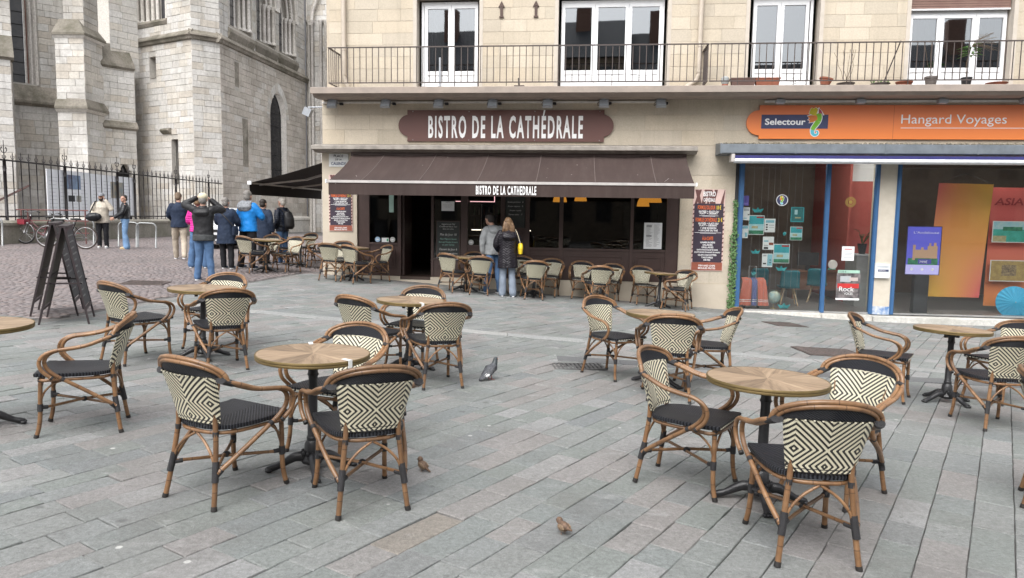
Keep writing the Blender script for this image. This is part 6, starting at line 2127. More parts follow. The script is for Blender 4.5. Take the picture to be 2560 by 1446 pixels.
def table_wood():
    m, nt, p = nodes_of('sunburst_veneer')
    ob = texco(nt)
    sp = N(nt, 'ShaderNodeSeparateXYZ'); L(nt, ob, sp.inputs[0])
    ang = math_(nt, 'ARCTAN2', sp.outputs[1], sp.outputs[0])
    sec = math_(nt, 'FLOOR', math_(nt, 'MULTIPLY_ADD', ang, 11 / (2 * PI), 8.3))
    wn_ = N(nt, 'ShaderNodeTexWhiteNoise', noise_dimensions='1D'); L(nt, sec, wn_.inputs['W'])
    # grain runs outwards inside each wedge
    mid = math_(nt, 'MULTIPLY', math_(nt, 'ADD', math_(nt, 'SUBTRACT', sec, 8.3), .5), 2 * PI / 11)
    cs, sn = math_(nt, 'COSINE', mid), math_(nt, 'SINE', mid)
    lx = math_(nt, 'ADD', math_(nt, 'MULTIPLY', sp.outputs[0], cs), math_(nt, 'MULTIPLY', sp.outputs[1], sn))
    ly = math_(nt, 'SUBTRACT', math_(nt, 'MULTIPLY', sp.outputs[1], cs), math_(nt, 'MULTIPLY', sp.outputs[0], sn))
    cb = N(nt, 'ShaderNodeCombineXYZ')
    L(nt, math_(nt, 'MULTIPLY', lx, 2.5), cb.inputs[0]); L(nt, math_(nt, 'MULTIPLY', ly, 26.), cb.inputs[1]); L(nt, math_(nt, 'MULTIPLY', sec, 3.7), cb.inputs[2])
    gr = noise(nt, cb.outputs[0], 1.5, 6, .65, .4)
    c = ramp(nt, gr, [(.28, (.13, .086, .055)), (.5, (.25, .178, .115)), (.72, (.36, .268, .18))])
    c = mixc(nt, .8, c, ramp(nt, wn_.outputs['Value'], [(0, (.62, .6, .58)), (1, (1.3, 1.3, 1.3))]), 'MULTIPLY')
    L(nt, c, p.inputs['Base Color'])
    p.inputs['Roughness'].default_value = .6
    return m
top_m = table_wood()
brass = mat('brass_edge', (.19, .135, .055), .5, .45, (.14, .10, .04), 10)
castm = mat('black_cast_iron', (.014, .014, .016), .38, col2=(.022, .022, .024), nscale=20, bscale=60, bstr=.25)
def make_table():
    t = bpy.data.objects.new('round_table', None); t.empty_display_size = .1
    COL.objects.link(t)
    m = MB(); m.lathe([(.338, .716), (.3425, .718), (.3425, .7445), (.341, .746)], 64); m.build('table_top', top_m, t, auto=40)
    m = MB()
    pr = [(.337, .712), (.345, .712), (.349, .716), (.349, .725), (.346, .728), (.35, .733), (.35, .742), (.3475, .7465), (.343, .7465), (.343, .744)]
    n = 64
    vs_ = [(r_ * math.cos(2 * PI * k / n), r_ * math.sin(2 * PI * k / n), z) for k in range(n) for r_, z in pr]
    q = len(pr)
    m.add(vs_, [(k * q + i, ((k + 1) % n) * q + i, ((k + 1) % n) * q + (i + 1) % q, k * q + (i + 1) % q) for k in range(n) for i in range(q)])
    m.build('brass_rim', brass, t, fixn=True, auto=35)
    m = MB()
    m.lathe([(.028, .10), (.05, .12), (.047, .17), (.034, .19), (.036, .21), (.030, .22), (.030, .40), (.027, .58), (.029, .60), (.036, .61), (.030, .625), (.030, .66), (.042, .675), (.042, .70)], 18)
    m.build('column', castm, t, auto=35)
    m = MB(); m.box(-.16, .16, -.02, .02, .690, .712); m.box(-.02, .02, -.16, .16, .6905, .7115); m.box(-.085, -.055, -.012, .012, .655, .69); m.box(.055, .085, -.012, .012, .655, .69); m.build('mount', castm, t)
    m = MB(); m.lathe([(.03, .035), (.062, .045), (.07, .065), (.055, .09), (.052, .115), (.03, .12)], 16)
    for k in range(12):
        a = 2 * PI * k / 12
        m.ellipsoid((.062 * math.cos(a), .062 * math.sin(a), .112), .014, .014, .016, 6, 4)
    m.build('base_boss', castm, t, auto=40)
    for k in range(4):
        a = PI / 2 * k
        c, s_ = math.cos(a), math.sin(a)
        P = [(.045, .085), (.10, .088), (.155, .062), (.20, .038), (.245, .024), (.272, .020)]
        rr_ = [.034, .031, .025, .021, .022, .016]
        m = MB(); m.tube(smoothpath([(d * c, d * s_, z) for d, z in P], 3), list(np.interp(np.linspace(0, 5, 16), range(6), rr_)), 9)
        for j in (-1, 0, 1):                      # claw toes
            m.ellipsoid((.262 * c - j * .018 * s_, .262 * s_ + j * .018 * c, .014), .022, .013, .013, 8, 5, Matrix.Rotation(a, 3, 'Z'))
        for d_, w_ in ((.12, .028), (.17, .024)):
            m.ellipsoid((d_ * c, d_ * s_, .095 - (d_ - .1) * .5), w_, w_ * .7, .012, 8, 5, Matrix.Rotation(a, 3, 'Z'))
        m.build('claw_foot', castm, t, auto=45)
    return t
G_NEAR = 'rattan armchairs on the open paving'; G_FAR = 'rattan armchairs along the house'
chairs = [
 (-1.641, 4.154, 63.0, 'cream and black rattan armchair nearest on the left, turned away, left of the round table', G_NEAR),
 (-.846, 4.098, 116.2, 'rattan armchair seen from behind in front of the left foreground table', G_NEAR),
 (-1.215, 5.02, -112, 'rattan armchair facing the camera behind the left foreground table', G_NEAR),
 (1.504, 3.658, 86.8, 'largest rattan armchair, seen from behind in the right foreground', G_NEAR),
 (1.119, 4.558, -32.7, 'rattan armchair facing right at the left side of the right foreground table', G_NEAR),
 (2.031, 4.481, -142, 'rattan armchair facing left behind the right side of the right foreground table', G_NEAR),
 (-3.083, 5.231, -159.4, 'lone rattan armchair in side view at the far left, facing left', G_NEAR),
 (-3.865, 7.509, 61.5, 'rattan armchair turned away at the left of the middle left table, near the menu easel', G_NEAR),
 (-2.933, 7.377, 123.7, 'rattan armchair seen from behind at the middle left table', G_NEAR),
 (-3.411, 8.36, -103, 'rattan armchair facing the camera behind the middle left table', G_NEAR),
 (-1.42, 7.298, 60, 'rattan armchair turned away at the left of the central table, half hidden', G_NEAR),
 (-.735, 7.08, 112.7, 'rattan armchair seen from behind at the central table, left of the pigeon', G_NEAR),
 (-1.078, 8.0, -105, 'rattan armchair facing the camera behind the central table', G_NEAR),
 (1.087, 7.86, -51.1, 'rattan armchair facing right beside the drain grate', G_NEAR),
 (1.50, 6.98, 83, 'rattan armchair seen from behind between the drain and the right foreground table', G_NEAR),
 (1.995, 7.532, 178, 'rattan armchair in side view facing left at the middle right table', G_NEAR),
 (3.76, 7.42, -34.2, 'rattan armchair facing right by the brown iron cover', G_NEAR),
 (4.253, 6.40, 87, 'rattan armchair seen from behind at the table on the right edge', G_NEAR),
 (5.06, 7.52, -158, 'rattan armchair facing left behind the right-edge table, cut by the frame', G_NEAR),
 (3.43, 4.34, -33, 'rattan armchair of which only one side shows at the right edge, below the others', G_NEAR),
 (-5.85, 16.5, 66, 'far rattan armchair seen from behind at the leftmost table by the lane', G_FAR),
 (-5.9, 17.5, -115, 'far rattan armchair facing us behind the leftmost table by the lane', G_FAR),
 (-5.29, 17.26, -118, 'far rattan armchair facing us right of the leftmost table by the lane', G_FAR),
 (-5.95, 19.3, 30, 'far rattan armchair with its dark back to us at the second lane table', G_FAR),
 (-4.95, 18.8, 180, 'far rattan armchair facing left at the second lane table, close to the house corner', G_FAR),
 (-5.75, 20.3, -120, 'distant rattan armchair under the side awning, left of the last two', G_FAR),
 (-5.05, 21.0, -110, 'distant rattan armchair under the side awning next to the house corner', G_FAR),
 (-3.98, 16.2, 84, 'rattan armchair seen from behind in front of the left pier', G_FAR),
 (-4.02, 16.98, -100, 'rattan armchair against the left pier, facing us', G_FAR),
 (-3.42, 16.05, 56, 'rattan armchair turned away at the table left of the open door', G_FAR),
 (-3.12, 16.82, -140, 'rattan armchair right of the table by the open door, facing us', G_FAR),
 (-1.3, 15.72, 62, 'rattan armchair seen from behind right of the open door, below the chalkboard', G_FAR),
 (-.72, 15.63, 95, 'rattan armchair seen from behind just left of the woman in the black coat', G_FAR),
 (-.92, 16.72, -95, 'rattan armchair against the bistro front, behind the couple at the window', G_FAR),
 (.15, 16.5, -95, 'rattan armchair against the bistro front just right of the woman in the black coat', G_FAR),
 (.42, 15.53, 97, 'rattan armchair seen from behind at the table right of the woman in the black coat', G_FAR),
 (.80, 16.42, -105, 'rattan armchair against the bistro front, second right of the woman in the black coat', G_FAR),
 (1.53, 16.36, -92, 'rattan armchair against the middle of the bistro window, left of its table', G_FAR),
 (1.76, 15.35, 95, 'rattan armchair seen from behind in front of the middle bistro window', G_FAR),
 (2.12, 16.25, -110, 'rattan armchair against the middle of the bistro window, right of its table', G_FAR),
 (2.86, 16.1, -82, 'rattan armchair against the bistro front below the white menu sheet', G_FAR),
 (3.62, 15.92, -128, 'rattan armchair against the right stone pier below the menu poster', G_FAR),
 (3.42, 15.40, 158, 'rattan armchair in side view in front of the right stone pier', G_FAR),
]
proto = make_chair()
for i, (x, y, a, lab, grp) in enumerate(chairs):
    o = proto if i == 0 else copy_tree(proto)
    tag(o, lab, 'chair', grp)
    stand(o, x, y, a)
tables = [
 (-1.252, 4.549, 20, 'round wood table with brass rim and white clips in the left foreground'),
 (1.498, 4.279, -8, 'round wood table with sunburst veneer in the right foreground'),
 (-3.30, 7.797, 35, 'round wood table in the middle left, behind the lone side-view armchair'),
 (-1.077, 7.626, 10, 'round wood table in the middle of the paving, left of the pigeon'),
 (1.50, 7.50, 50, 'round wood table in the middle right, beyond the drain grate'),
 (4.389, 7.306, 15, 'round wood table at the right edge in front of the travel shop'),
 (-3.772, 5.128, 30, 'round wood table cut by the left edge of the picture'),
 (-5.68, 16.98, 0, 'far round table at the left by the lane, between rattan armchairs'),
 (-5.45, 18.9, 0, 'far round table under the side awning'),
 (-3.62, 16.62, 0, 'far round table in front of the left bistro window'),
 (-1.03, 16.15, 0, 'far round table right of the open bistro door'),
 (.46, 16.02, 0, 'far round table just right of the woman in the black coat'),
 (1.90, 15.85, 0, 'far round table in the middle of the bistro front'),
 (3.13, 15.72, 0, 'far round table below the white menu sheet at the right of the bistro front'),
]
tproto = make_table()
for i, (x, y, a, lab) in enumerate(tables):
    o = tproto if i == 0 else copy_tree(tproto)
    tag(o, lab, 'table', 'round bistro tables')
    stand(o, x, y, a)
# white table clips
clip_m = mat('white_plastic_clip', (.78, .78, .76), .4)
def clip(ti, ang, label):
    x, y, a, _ = tables[ti]
    t = tag(bpy.data.objects.new('table_clip', None), label, 'clip', 'white table clips'); COL.objects.link(t)
    stand(t, x, y, ang)
    m = MB(); m.box(.29, .3525, -.014, .014, .7485, .753); m.box(.3525, .3565, -.014, .014, .69, .753); m.box(.315, .3525, -.014, .014, .69, .694)
    m.build('jaw', clip_m, t)
clip(0, -38, 'white clip on the near right rim of the left foreground table')
clip(0, 108, 'white clip on the far rim of the left foreground table')
clip(3, -62, 'white clip on the near rim of the central table')
# ------------------------------------------------------------------ people
rp = random.Random(9)
skin_m = mat('skin', (.46, .27, .20), .5, col2=(.42, .24, .175), nscale=12)
def cloth(name, col, rough=.8, quilt=None, stripe=None, sheen=.0):
    if name in MATS:
        return MATS[name]
    m, nt, p = nodes_of(name)
    co = texco(nt)
    f = noise(nt, co, 5, 5)
    L(nt, mixc(nt, ramp(nt, f, [(.35, (0, 0, 0)), (.65, (1, 1, 1))]), tuple(c * .8 for c in col), tuple(min(1, c * 1.15) for c in col)), p.inputs['Base Color'])
    p.inputs['Roughness'].default_value = rough
    p.inputs['Sheen Weight'].default_value = sheen
    p.inputs['Specular IOR Level'].default_value = .3
    sp = N(nt, 'ShaderNodeSeparateXYZ'); L(nt, co, sp.inputs[0])
    if quilt:
        w = math_(nt, 'MULTIPLY', math_(nt, 'SINE', math_(nt, 'MULTIPLY', sp.outputs[1], 42.)), .025)
        h = math_(nt, 'ABSOLUTE', math_(nt, 'SINE', math_(nt, 'MULTIPLY', math_(nt, 'ADD', sp.outputs[2], w if quilt > 1 else 0.), PI / .055)))
        L(nt, bump(nt, math_(nt, 'POWER', h, .5), .6, .014), p.inputs['Normal'])
    else:
        L(nt, bump(nt, noise(nt, stretch(nt, co, (1, 1, .6)), 11, 3, .5), .5, .02), p.inputs['Normal'])
    MATS[name] = m
    return m
FOLD = bpy.data.textures.new('folds', 'CLOUDS'); FOLD.noise_scale = .12; FOLD.noise_depth = 2
def blend(o, vox, it=4, fold=0.):
    """melt the overlapping shapes of a figure or garment into one continuous skin"""
    r_ = o.modifiers.new('join', 'REMESH'); r_.mode = 'VOXEL'; r_.voxel_size = vox; r_.use_smooth_shade = True
    s_ = o.modifiers.new('smooth', 'SMOOTH'); s_.factor = .5; s_.iterations = it
    if fold:
        d = o.modifiers.new('folds', 'DISPLACE'); d.texture = FOLD; d.strength = fold; d.mid_level = .5; d.texture_coords = 'LOCAL'
    return o
def limb(m, pts, rs, n=12, k=4):
    P = smoothpath(pts, k)
    m.tube(P, list(np.interp(np.linspace(0, len(pts) - 1, len(P)), range(len(pts)), rs)), n)
    for p, r_ in ((pts[0], rs[0]), (pts[-1], rs[-1])):
        m.ellipsoid(p, r_, r_, r_, 10, 6)
BASE = dict(pelvis=(0, 0, .95), waist=(0, 0, 1.08), chest=(0, 0, 1.30), neck=(-.005, 0, 1.47), head=(.025, 0, 1.625),
            sho=(0, .185, 1.415), elb=(-.03, .245, 1.14), wri=(.04, .25, .90), hip=(0, .088, .92), kne=(.02, .10, .50), ank=(-.02, .10, .09))
def person(label, x, y, deg, H=1.75, pose=None, top=None, legs=None, hair=None, hat=None, top_len=.86, bulk=1., shoe=None, sole=None, head_turn=0., tilt=0., neck_m=None, long_hair=False, group=None, sleeves=True, flare=0., beard=None, coat_flare=0.):
    t = thing('person', label, 'person', group)
    stand(t, x, y, deg, tilt=False)
    k = H / 1.75
    t.scale = (k, k, k)
    J = {}
    for n_, v in BASE.items():
        if n_ in ('sho', 'elb', 'wri', 'hip', 'kne', 'ank'):
            J['l' + n_] = Vector(v); J['r' + n_] = Vector((v[0], -v[1], v[2]))
        else:
            J[n_] = Vector(v)
    for n_, v in (pose or {}).items():
        J[n_] = Vector(v)
    hd = J['head']
    Rh = Matrix.Rotation(R(head_turn), 3, 'Z') @ Matrix.Rotation(R(tilt), 3, 'Y')
    hp = lambda a, b, c: hd + Rh @ Vector((a, b, c))
    # one continuous body
    m = MB()
    m.loft([((J['pelvis'] + Vector((0, 0, -.08))), (.10, 0, 0), (0, .145, 0)), (J['pelvis'], (.11, 0, 0), (0, .16, 0)), (J['waist'], (.095, 0, 0), (0, .135, 0)), (J['chest'], (.11, 0, 0), (0, .165, 0)), (lerp(J['chest'], J['neck'], .68), (.085, 0, 0), (0, .15, 0)), (J['neck'], (.055, 0, 0), (0, .06, 0))], 16)
    limb(m, [J['neck'] - Vector((0, 0, .05)), J['neck'] + Vector((.005, 0, .05)), hp(-.015, 0, -.06)], [.06, .054, .055])
    m.ellipsoid(hp(-.012, 0, .02), .098, .078, .105, 16, 12, Rh)
    m.ellipsoid(hp(.03, 0, -.045), .062, .058, .075, 14, 10, Rh)
    m.ellipsoid(hp(.092, 0, -.015), .020, .014, .024, 8, 6, Rh)           # nose
    m.ellipsoid(hp(.078, 0, -.062), .014, .026, .010, 8, 6, Rh)           # lips
    for s_ in (1, -1):
        m.ellipsoid(hp(-.005, .078 * s_, -.012), .020, .012, .032, 8, 6, Rh)  # ears
        m.ellipsoid(hp(.07, .034 * s_, .022), .016, .024, .010, 8, 6, Rh)     # brow
    for s_, c in ((1, 'l'), (-1, 'r')):
        limb(m, [J[c + 'sho'], lerp(J[c + 'sho'], J[c + 'elb'], .5), J[c + 'elb'], lerp(J[c + 'elb'], J[c + 'wri'], .35), J[c + 'wri']], [.05, .046, .037, .038, .027])
        limb(m, [J[c + 'hip'], lerp(J[c + 'hip'], J[c + 'kne'], .4), J[c + 'kne'], lerp(J[c + 'kne'], J[c + 'ank'], .35), J[c + 'ank']], [.078, .072, .05, .053, .036])
        d = (J[c + 'wri'] - J[c + 'elb']).normalized()
        sd_ = d.cross(Vector((0, s_, 0)));
        sd_ = sd_.normalized() if sd_.length > .2 else Vector((1, 0, 0))
        nrm = d.cross(sd_).normalized()
        pc = J[c + 'wri'] + d * .055
        rot = Matrix((sd_, nrm, d)).transposed()
        m.ellipsoid(pc, .040, .017, .050, 10, 8, rot)
        for q, (off, ln) in enumerate(((-.027, .062), (-.009, .075), (.009, .070), (.026, .055))):
            b = pc + sd_ * off + d * .035
            m.tube([b, b + d * ln * .55 + nrm * -.006 * s_, b + d * ln * .95 + nrm * -.022 * s_], [.0095, .009, .007], 6)
        b = pc - sd_ * .030 * (-1) * -1 - d * .015
        m.tube([b, b - sd_ * .022 + d * .03, b - sd_ * .022 + d * .058], [.012, .0105, .008], 6)
        fa = J[c + 'ank']
        m.ellipsoid(fa + Vector((.06, 0, -.045)), .10, .035, .035, 10, 6)
    blend(m.build('body', skin_m, t), .0105, 3)
    # eyes and beard
    if deg < 0:
        for s_ in (1, -1):
            m = MB(); m.ellipsoid(hp(.078, .033 * s_, .003), .008, .011, .006, 8, 5, Rh); m.build('eye', ink, t, smooth=True)
    if beard:
        m = MB(); m.ellipsoid(hp(.045, 0, -.085), .055, .062, .05, 12, 8, Rh); m.ellipsoid(hp(.03, .05, -.05), .03, .022, .05, 8, 6, Rh); m.ellipsoid(hp(.03, -.05, -.05), .03, .022, .05, 8, 6, Rh)
        blend(m.build('beard', beard, t), .012, 2)
    # trousers
    m = MB()
    m.loft([(J['pelvis'] + Vector((0, 0, -.09)), (.115, 0, 0), (0, .16, 0)), (J['pelvis'], (.13, 0, 0), (0, .178, 0)), (J['waist'] - Vector((0, 0, .02)), (.112, 0, 0), (0, .155, 0))], 16)
    for c in 'lr':
        A_, K_, Hh = J[c + 'ank'], J[c + 'kne'], J[c + 'hip']
        limb(m, [Hh, lerp(Hh, K_, .45), K_, lerp(K_, A_, .5), A_ + Vector((0, 0, -.015))], [.098 * bulk, .09 * bulk, .072 * bulk, .068 * bulk + flare * .5, .060 * bulk + flare])
    blend(m.build('trousers', legs, t), .0135, 3, .022)
    # coat or jacket
    m = MB()
    hem = Vector((J['pelvis'].x, J['pelvis'].y, top_len))
    m.loft([(hem, (.15 * bulk + coat_flare, 0, 0), (0, .195 * bulk + coat_flare, 0)), (lerp(hem, J['waist'], .5), (.145 * bulk + coat_flare * .5, 0, 0), (0, .188 * bulk + coat_flare * .5, 0)), (J['waist'], (.138 * bulk, 0, 0), (0, .178 * bulk, 0)), (J['chest'], (.148 * bulk, 0, 0), (0, .205 * bulk, 0)), (lerp(J['chest'], J['neck'], .62), (.115 * bulk, 0, 0), (0, .185, 0)), (J['neck'] - Vector((0, 0, .005)), (.085, 0, 0), (0, .092, 0)), (J['neck'] + Vector((-.005, 0, .03)), (.072, 0, 0), (0, .075, 0))], 18)
    for c in 'lr':
        S_, E_, W_ = J[c + 'sho'], J[c + 'elb'], J[c + 'wri']
        limb(m, [lerp(S_, J['chest'], .15), lerp(S_, E_, .5), E_, lerp(E_, W_, .5), lerp(E_, W_, .93)], [.082 * bulk, .074 * bulk, .064 * bulk, .058 * bulk, .05 * bulk])
    blend(m.build('jacket', top, t), .0135, 3, .026)
    # shoes
    for c in 'lr':
        A_ = J[c + 'ank']
        fy = A_.y * .02
        m = MB()
        m.ellipsoid(A_ + Vector((.0, 0, -.035)), .055, .045, .05, 12, 8); m.ellipsoid(A_ + Vector((.10, fy, -.052)), .10, .048, .036, 14, 8)
        o = blend(m.build('shoe', shoe or ink, t), .012, 2)
        m = MB(); z_ = max(0.0, A_.z - .09)
        m.loft([(A_ + Vector((.065, fy, -.09)), (.135, 0, 0), (0, .047, 0)), (A_ + Vector((.065, fy, -.066)), (.138, 0, 0), (0, .05, 0))], 16); m.build('sole', sole or white_p, o)
    # hair or hat
    if hair:
        m = MB()
        if not hat:
            m.ellipsoid(hp(-.03, 0, .045), .102, .088, .095, 16, 10, Rh)
        m.ellipsoid(hp(-.06, 0, -.01), .07, .078, .085, 14, 10, Rh)
        if long_hair:
            for a in range(9):
                yy = -.085 + a * .021
                limb(m, [hp(-.05, yy * .8, .05), hp(-.085, yy * 1.1, -.04), hp(-.095 + .02 * rp.random(), yy * 1.35, -.13), hp(-.085, yy * 1.5, -.21 - .05 * rp.random())], [.03, .034, .032, .012], 8, 3)
        blend(m.build('hair', hair, t), .0125, 2, .028)
    if hat:
        m = MB(); m.ellipsoid(hp(-.02, 0, .055), .112, .094, .085, 18, 10, Rh); blend(m.build('cap', hat, t), .012, 2)
        m = MB(); m.loft([(hp(.085, 0, .045), Rh @ Vector((.075, 0, -.015)), Rh @ Vector((0, .072, 0))), (hp(.085, 0, .055), Rh @ Vector((.072, 0, -.012)), Rh @ Vector((0, .07, 0)))], 16); m.build('cap_peak', hat, t)
    return t, J
navyj = cloth('navy_softshell', (.018, .028, .055)); beigep = cloth('beige_chinos', (.42, .36, .29)); jean = cloth('blue_denim', (.075, .14, .26)); pink = cloth('pink_quilted_down', (.62, .03, .28), .5, 1); blackj = cloth('black_jacket', (.018, .018, .02), .5)
navyc = cloth('navy_coat', (.016, .026, .05)); blackt = cloth('black_trousers', (.013, .013, .016)); bluej = cloth('bright_blue_shell', (.012, .19, .55), .45); darkdown = cloth('black_quilted_down', (.014, .016, .024), .4, 1); cream_j = cloth('cream_jacket', (.50, .45, .38)); leather = cloth('black_leather', (.016, .017, .02), .35)
ljean = cloth('light_blue_denim', (.16, .27, .44)); greyjean = cloth('grey_blue_denim', (.20, .235, .29)); hood = cloth('grey_sweat', (.24, .25, .255)); quilt = cloth('black_diamond_quilt', (.013, .011, .015), .35, 2); vest = cloth('navy_quilted_vest', (.012, .016, .028), .4, 1)
grey_h = mat('grey_hair', (.22, .205, .19), .7, col2=(.14, .13, .12), nscale=30); brown_h = mat('brown_hair', (.10, .055, .03), .6, col2=(.20, .12, .06), nscale=25); dark_h = mat('dark_hair', (.02, .014, .011), .6); white_h = mat('white_hair', (.50, .47, .43), .7); blond_h = mat('short_brown_hair', (.11, .075, .05), .7, col2=(.16, .11, .07), nscale=30)
whites = mat('white_trainer', (.68, .68, .67), .5); blues = mat('blue_trainer', (.06, .11, .2), .6); tans = mat('tan_shoe', (.28, .19, .13), .6); sandy = mat('sand_shoe', (.55, .42, .25), .6); creamcap = mat('cream_cap_cloth', (.62, .56, .41), .8)
G = 'people looking at the cathedral'
# walking man, beige trousers
person('walking man in navy jacket and beige trousers, leftmost of the group by the lane', -8.78, 19.5, 118, 1.76,
       dict(lank=(.26, .08, .10), lkne=(.18, .09, .51), rank=(-.30, -.08, .13), rkne=(-.04, -.10, .50), lelb=(.10, .24, 1.16), lwri=(.24, .16, 1.05), relb=(.05, -.25, 1.15), rwri=(.20, -.18, 1.04), head=(.05, 0, 1.62)), navyj, beigep, blond_h, top_len=.84, bulk=1.08, shoe=tans, head_turn=-25, tilt=18, group=G)
person('woman in bright pink quilted jacket and jeans, half hidden behind the man with the cap', -7.22, 17.0, 92, 1.62,
       dict(lank=(.02, .20, .09), lkne=(.02, .16, .5), rank=(0, -.16, .09), lelb=(.05, .25, 1.15), lwri=(.22, .18, 1.12), relb=(.06, -.25, 1.15), rwri=(.22, -.18, 1.12)), pink, jean, brown_h, top_len=.90, bulk=1.06, shoe=blues, group=G, flare=.02)
person('man in black jacket and cream cap, hands raised to his head', -6.10, 14.6, 95, 1.72,
       dict(lank=(.02, .15, .09), rank=(0, -.14, .09), lsho=(.0, .19, 1.44), rsho=(.0, -.19, 1.44), lelb=(.10, .40, 1.52), lwri=(.13, .16, 1.66), relb=(.20, -.33, 1.42), rwri=(.20, -.10, 1.62)), blackj, jean, grey_h, hat=creamcap, top_len=.80, bulk=1.06, shoe=blues, head_turn=8, group=G)
P4, J4 = person('woman in long navy coat with a shoulder bag strap across her back', -6.62, 17.1, 88, 1.64,
       dict(lank=(.05, .10, .09), rank=(-.02, -.12, .09), lelb=(.08, .25, 1.15), lwri=(.24, .17, 1.10), relb=(.08, -.26, 1.15), rwri=(.22, -.2, 1.08)), navyc, blackt, grey_h, top_len=.62, bulk=1.1, shoe=blues, group=G, coat_flare=.03)
person('tall man in bright blue rain jacket with grey hood, right of the group', -6.22, 17.4, 70, 1.83,
       dict(lank=(.05, .26, .09), lkne=(.04, .2, .5), rank=(-.05, -.13, .09), lelb=(.10, .29, 1.17), lwri=(.27, .20, 1.15), relb=(.10, -.29, 1.17), rwri=(.26, -.19, 1.14)), bluej, blackt, grey_h, top_len=.84, bulk=1.16, shoe=blues, group=G, head_turn=10)
person('person in dark navy coat almost hidden behind the man in the blue jacket', -6.36, 18.9, 75, 1.66, None, navyc, blackt, dark_h, top_len=.70, bulk=1.1, shoe=ink, group=G)
person('white-haired man in dark quilted vest and jeans standing alone with a backpack', -6.10, 19.6, 152, 1.74,
       dict(lelb=(-.08, .26, 1.15), lwri=(.06, .22, .95), relb=(-.08, -.26, 1.15), rwri=(.06, -.22, .95)), vest, jean, white_h, top_len=.86, bulk=1.0, shoe=blues)
person('bearded man in cream jacket and cap holding a phone to his ear behind a bicycle', -13.05, 23.55, -72, 1.74,
       dict(lelb=(.10, .30, 1.22), lwri=(.10, .13, 1.52), relb=(-.02, -.28, 1.15), rwri=(.18, -.15, 1.0)), cream_j, blackt, None, hat=mat('grey_cap_cloth', (.20, .21, .23), .8), top_len=.80, bulk=1.1, shoe=whites, beard=dark_h, head_turn=-8)
person('woman in black leather jacket and wide blue jeans beside the bicycle', -12.35, 23.6, -150, 1.72,
       dict(lelb=(.10, .25, 1.16), lwri=(.30, .18, 1.02), relb=(.10, -.25, 1.16), rwri=(.32, -.12, 1.02)), leather, ljean, dark_h, top_len=.98, bulk=1.0, shoe=sandy, sole=sandy, flare=.045, head_turn=45)
person('woman with wavy brown hair in black quilted coat reading the menu at the bistro', -.10, 15.62, 98, 1.67,
       dict(lank=(.02, .11, .09), rank=(-.05, -.12, .09), lelb=(.02, .26, 1.15), lwri=(.18, .2, 1.02), relb=(.02, -.26, 1.15), rwri=(.2, -.18, 1.05)), quilt, greyjean, brown_h, top_len=.64, bulk=1.08, shoe=whites, long_hair=True, flare=.02, coat_flare=.02)
person('dark-haired man in grey hooded sweatshirt leaning in to read the menu', -.40, 16.10, 118, 1.76,
       dict(lank=(.12, .13, .09), rank=(-.10, -.10, .09), chest=(.06, 0, 1.29), neck=(.11, .02, 1.45), head=(.17, .05, 1.60), lsho=(.08, .18, 1.39), rsho=(.06, -.19, 1.40), lelb=(.02, .27, 1.13), lwri=(.06, .25, .88), relb=(.02, -.27, 1.13), rwri=(.12, -.24, .90)), hood, jean, dark_h, top_len=.84, bulk=1.08, shoe=ink, head_turn=15, tilt=12)
def on_person(name, label, cat, x, y, deg, k):
    t = thing(name, label, cat); stand(t, x, y, deg, tilt=False); t.scale = (k, k, k); return t
# hood of the blue jacket, backpack, bags
hg = mat('grey_hood_lining', (.23, .24, .26), .8, col2=(.12, .13, .14), nscale=22)
blue_man = [o for o in COL.objects if o.name.startswith('person') and 'bright blue' in o.get('label', '')][0]
m = MB(); m.loft([((-.10, 0, 1.30), (.07, 0, .02), (0, .15, 0)), ((-.13, 0, 1.40), (.10, 0, .02), (0, .19, 0)), ((-.07, 0, 1.50), (.11, 0, .03), (0, .17, 0)), ((-.03, 0, 1.53), (.07, 0, 0), (0, .10, 0))], 16); blend(m.build('hood', hg, blue_man), .014, 3, .03)
cap_man = [o for o in COL.objects if o.name.startswith('person') and 'cream cap' in o.get('label', '')][0]
m = MB(); m.loft([((-.11, 0, 1.30), (.05, 0, .02), (0, .13, 0)), ((-.13, 0, 1.38), (.075, 0, .02), (0, .16, 0)), ((-.08, 0, 1.46), (.09, 0, .03), (0, .13, 0))], 16); blend(m.build('hood', blackj, cap_man), .014, 3, .02)
m = MB(); m.loft([((0, 0, .80), (.175, 0, 0), (0, .215, 0)), ((0, 0, .88), (.175, 0, 0), (0, .21, 0)), ((0, 0, .93), (.165, 0, 0), (0, .20, 0))], 18); blend(m.build('tied_pullover', cloth('dark_grey_knit', (.05, .053, .055)), cap_man), .014, 2, .025)
qw = [o for o in COL.objects if o.name.startswith('person') and 'quilted coat' in o.get('label', '')][0]
m = MB(); m.loft([((-.12, 0, 1.26), (.045, 0, .02), (0, .12, 0)), ((-.15, 0, 1.34), (.075, 0, .02), (0, .16, 0)), ((-.09, 0, 1.45), (.09, 0, .03), (0, .14, 0))], 16); blend(m.build('hood', quilt, qw), .014, 3, .02)
hm = [o for o in COL.objects if o.name.startswith('person') and 'sweatshirt' in o.get('label', '')][0]
m = MB(); m.loft([((-.04, 0, 1.28), (.045, 0, .02), (0, .12, 0)), ((-.05, 0, 1.37), (.075, 0, .02), (0, .15, 0)), ((.02, 0, 1.46), (.08, 0, .03), (0, .12, 0))], 16); blend(m.build('hood', hood, hm), .014, 3, .02)
t = on_person('backpack', 'black backpack worn by the white-haired man', 'backpack', -6.10, 19.6, 152, .995)
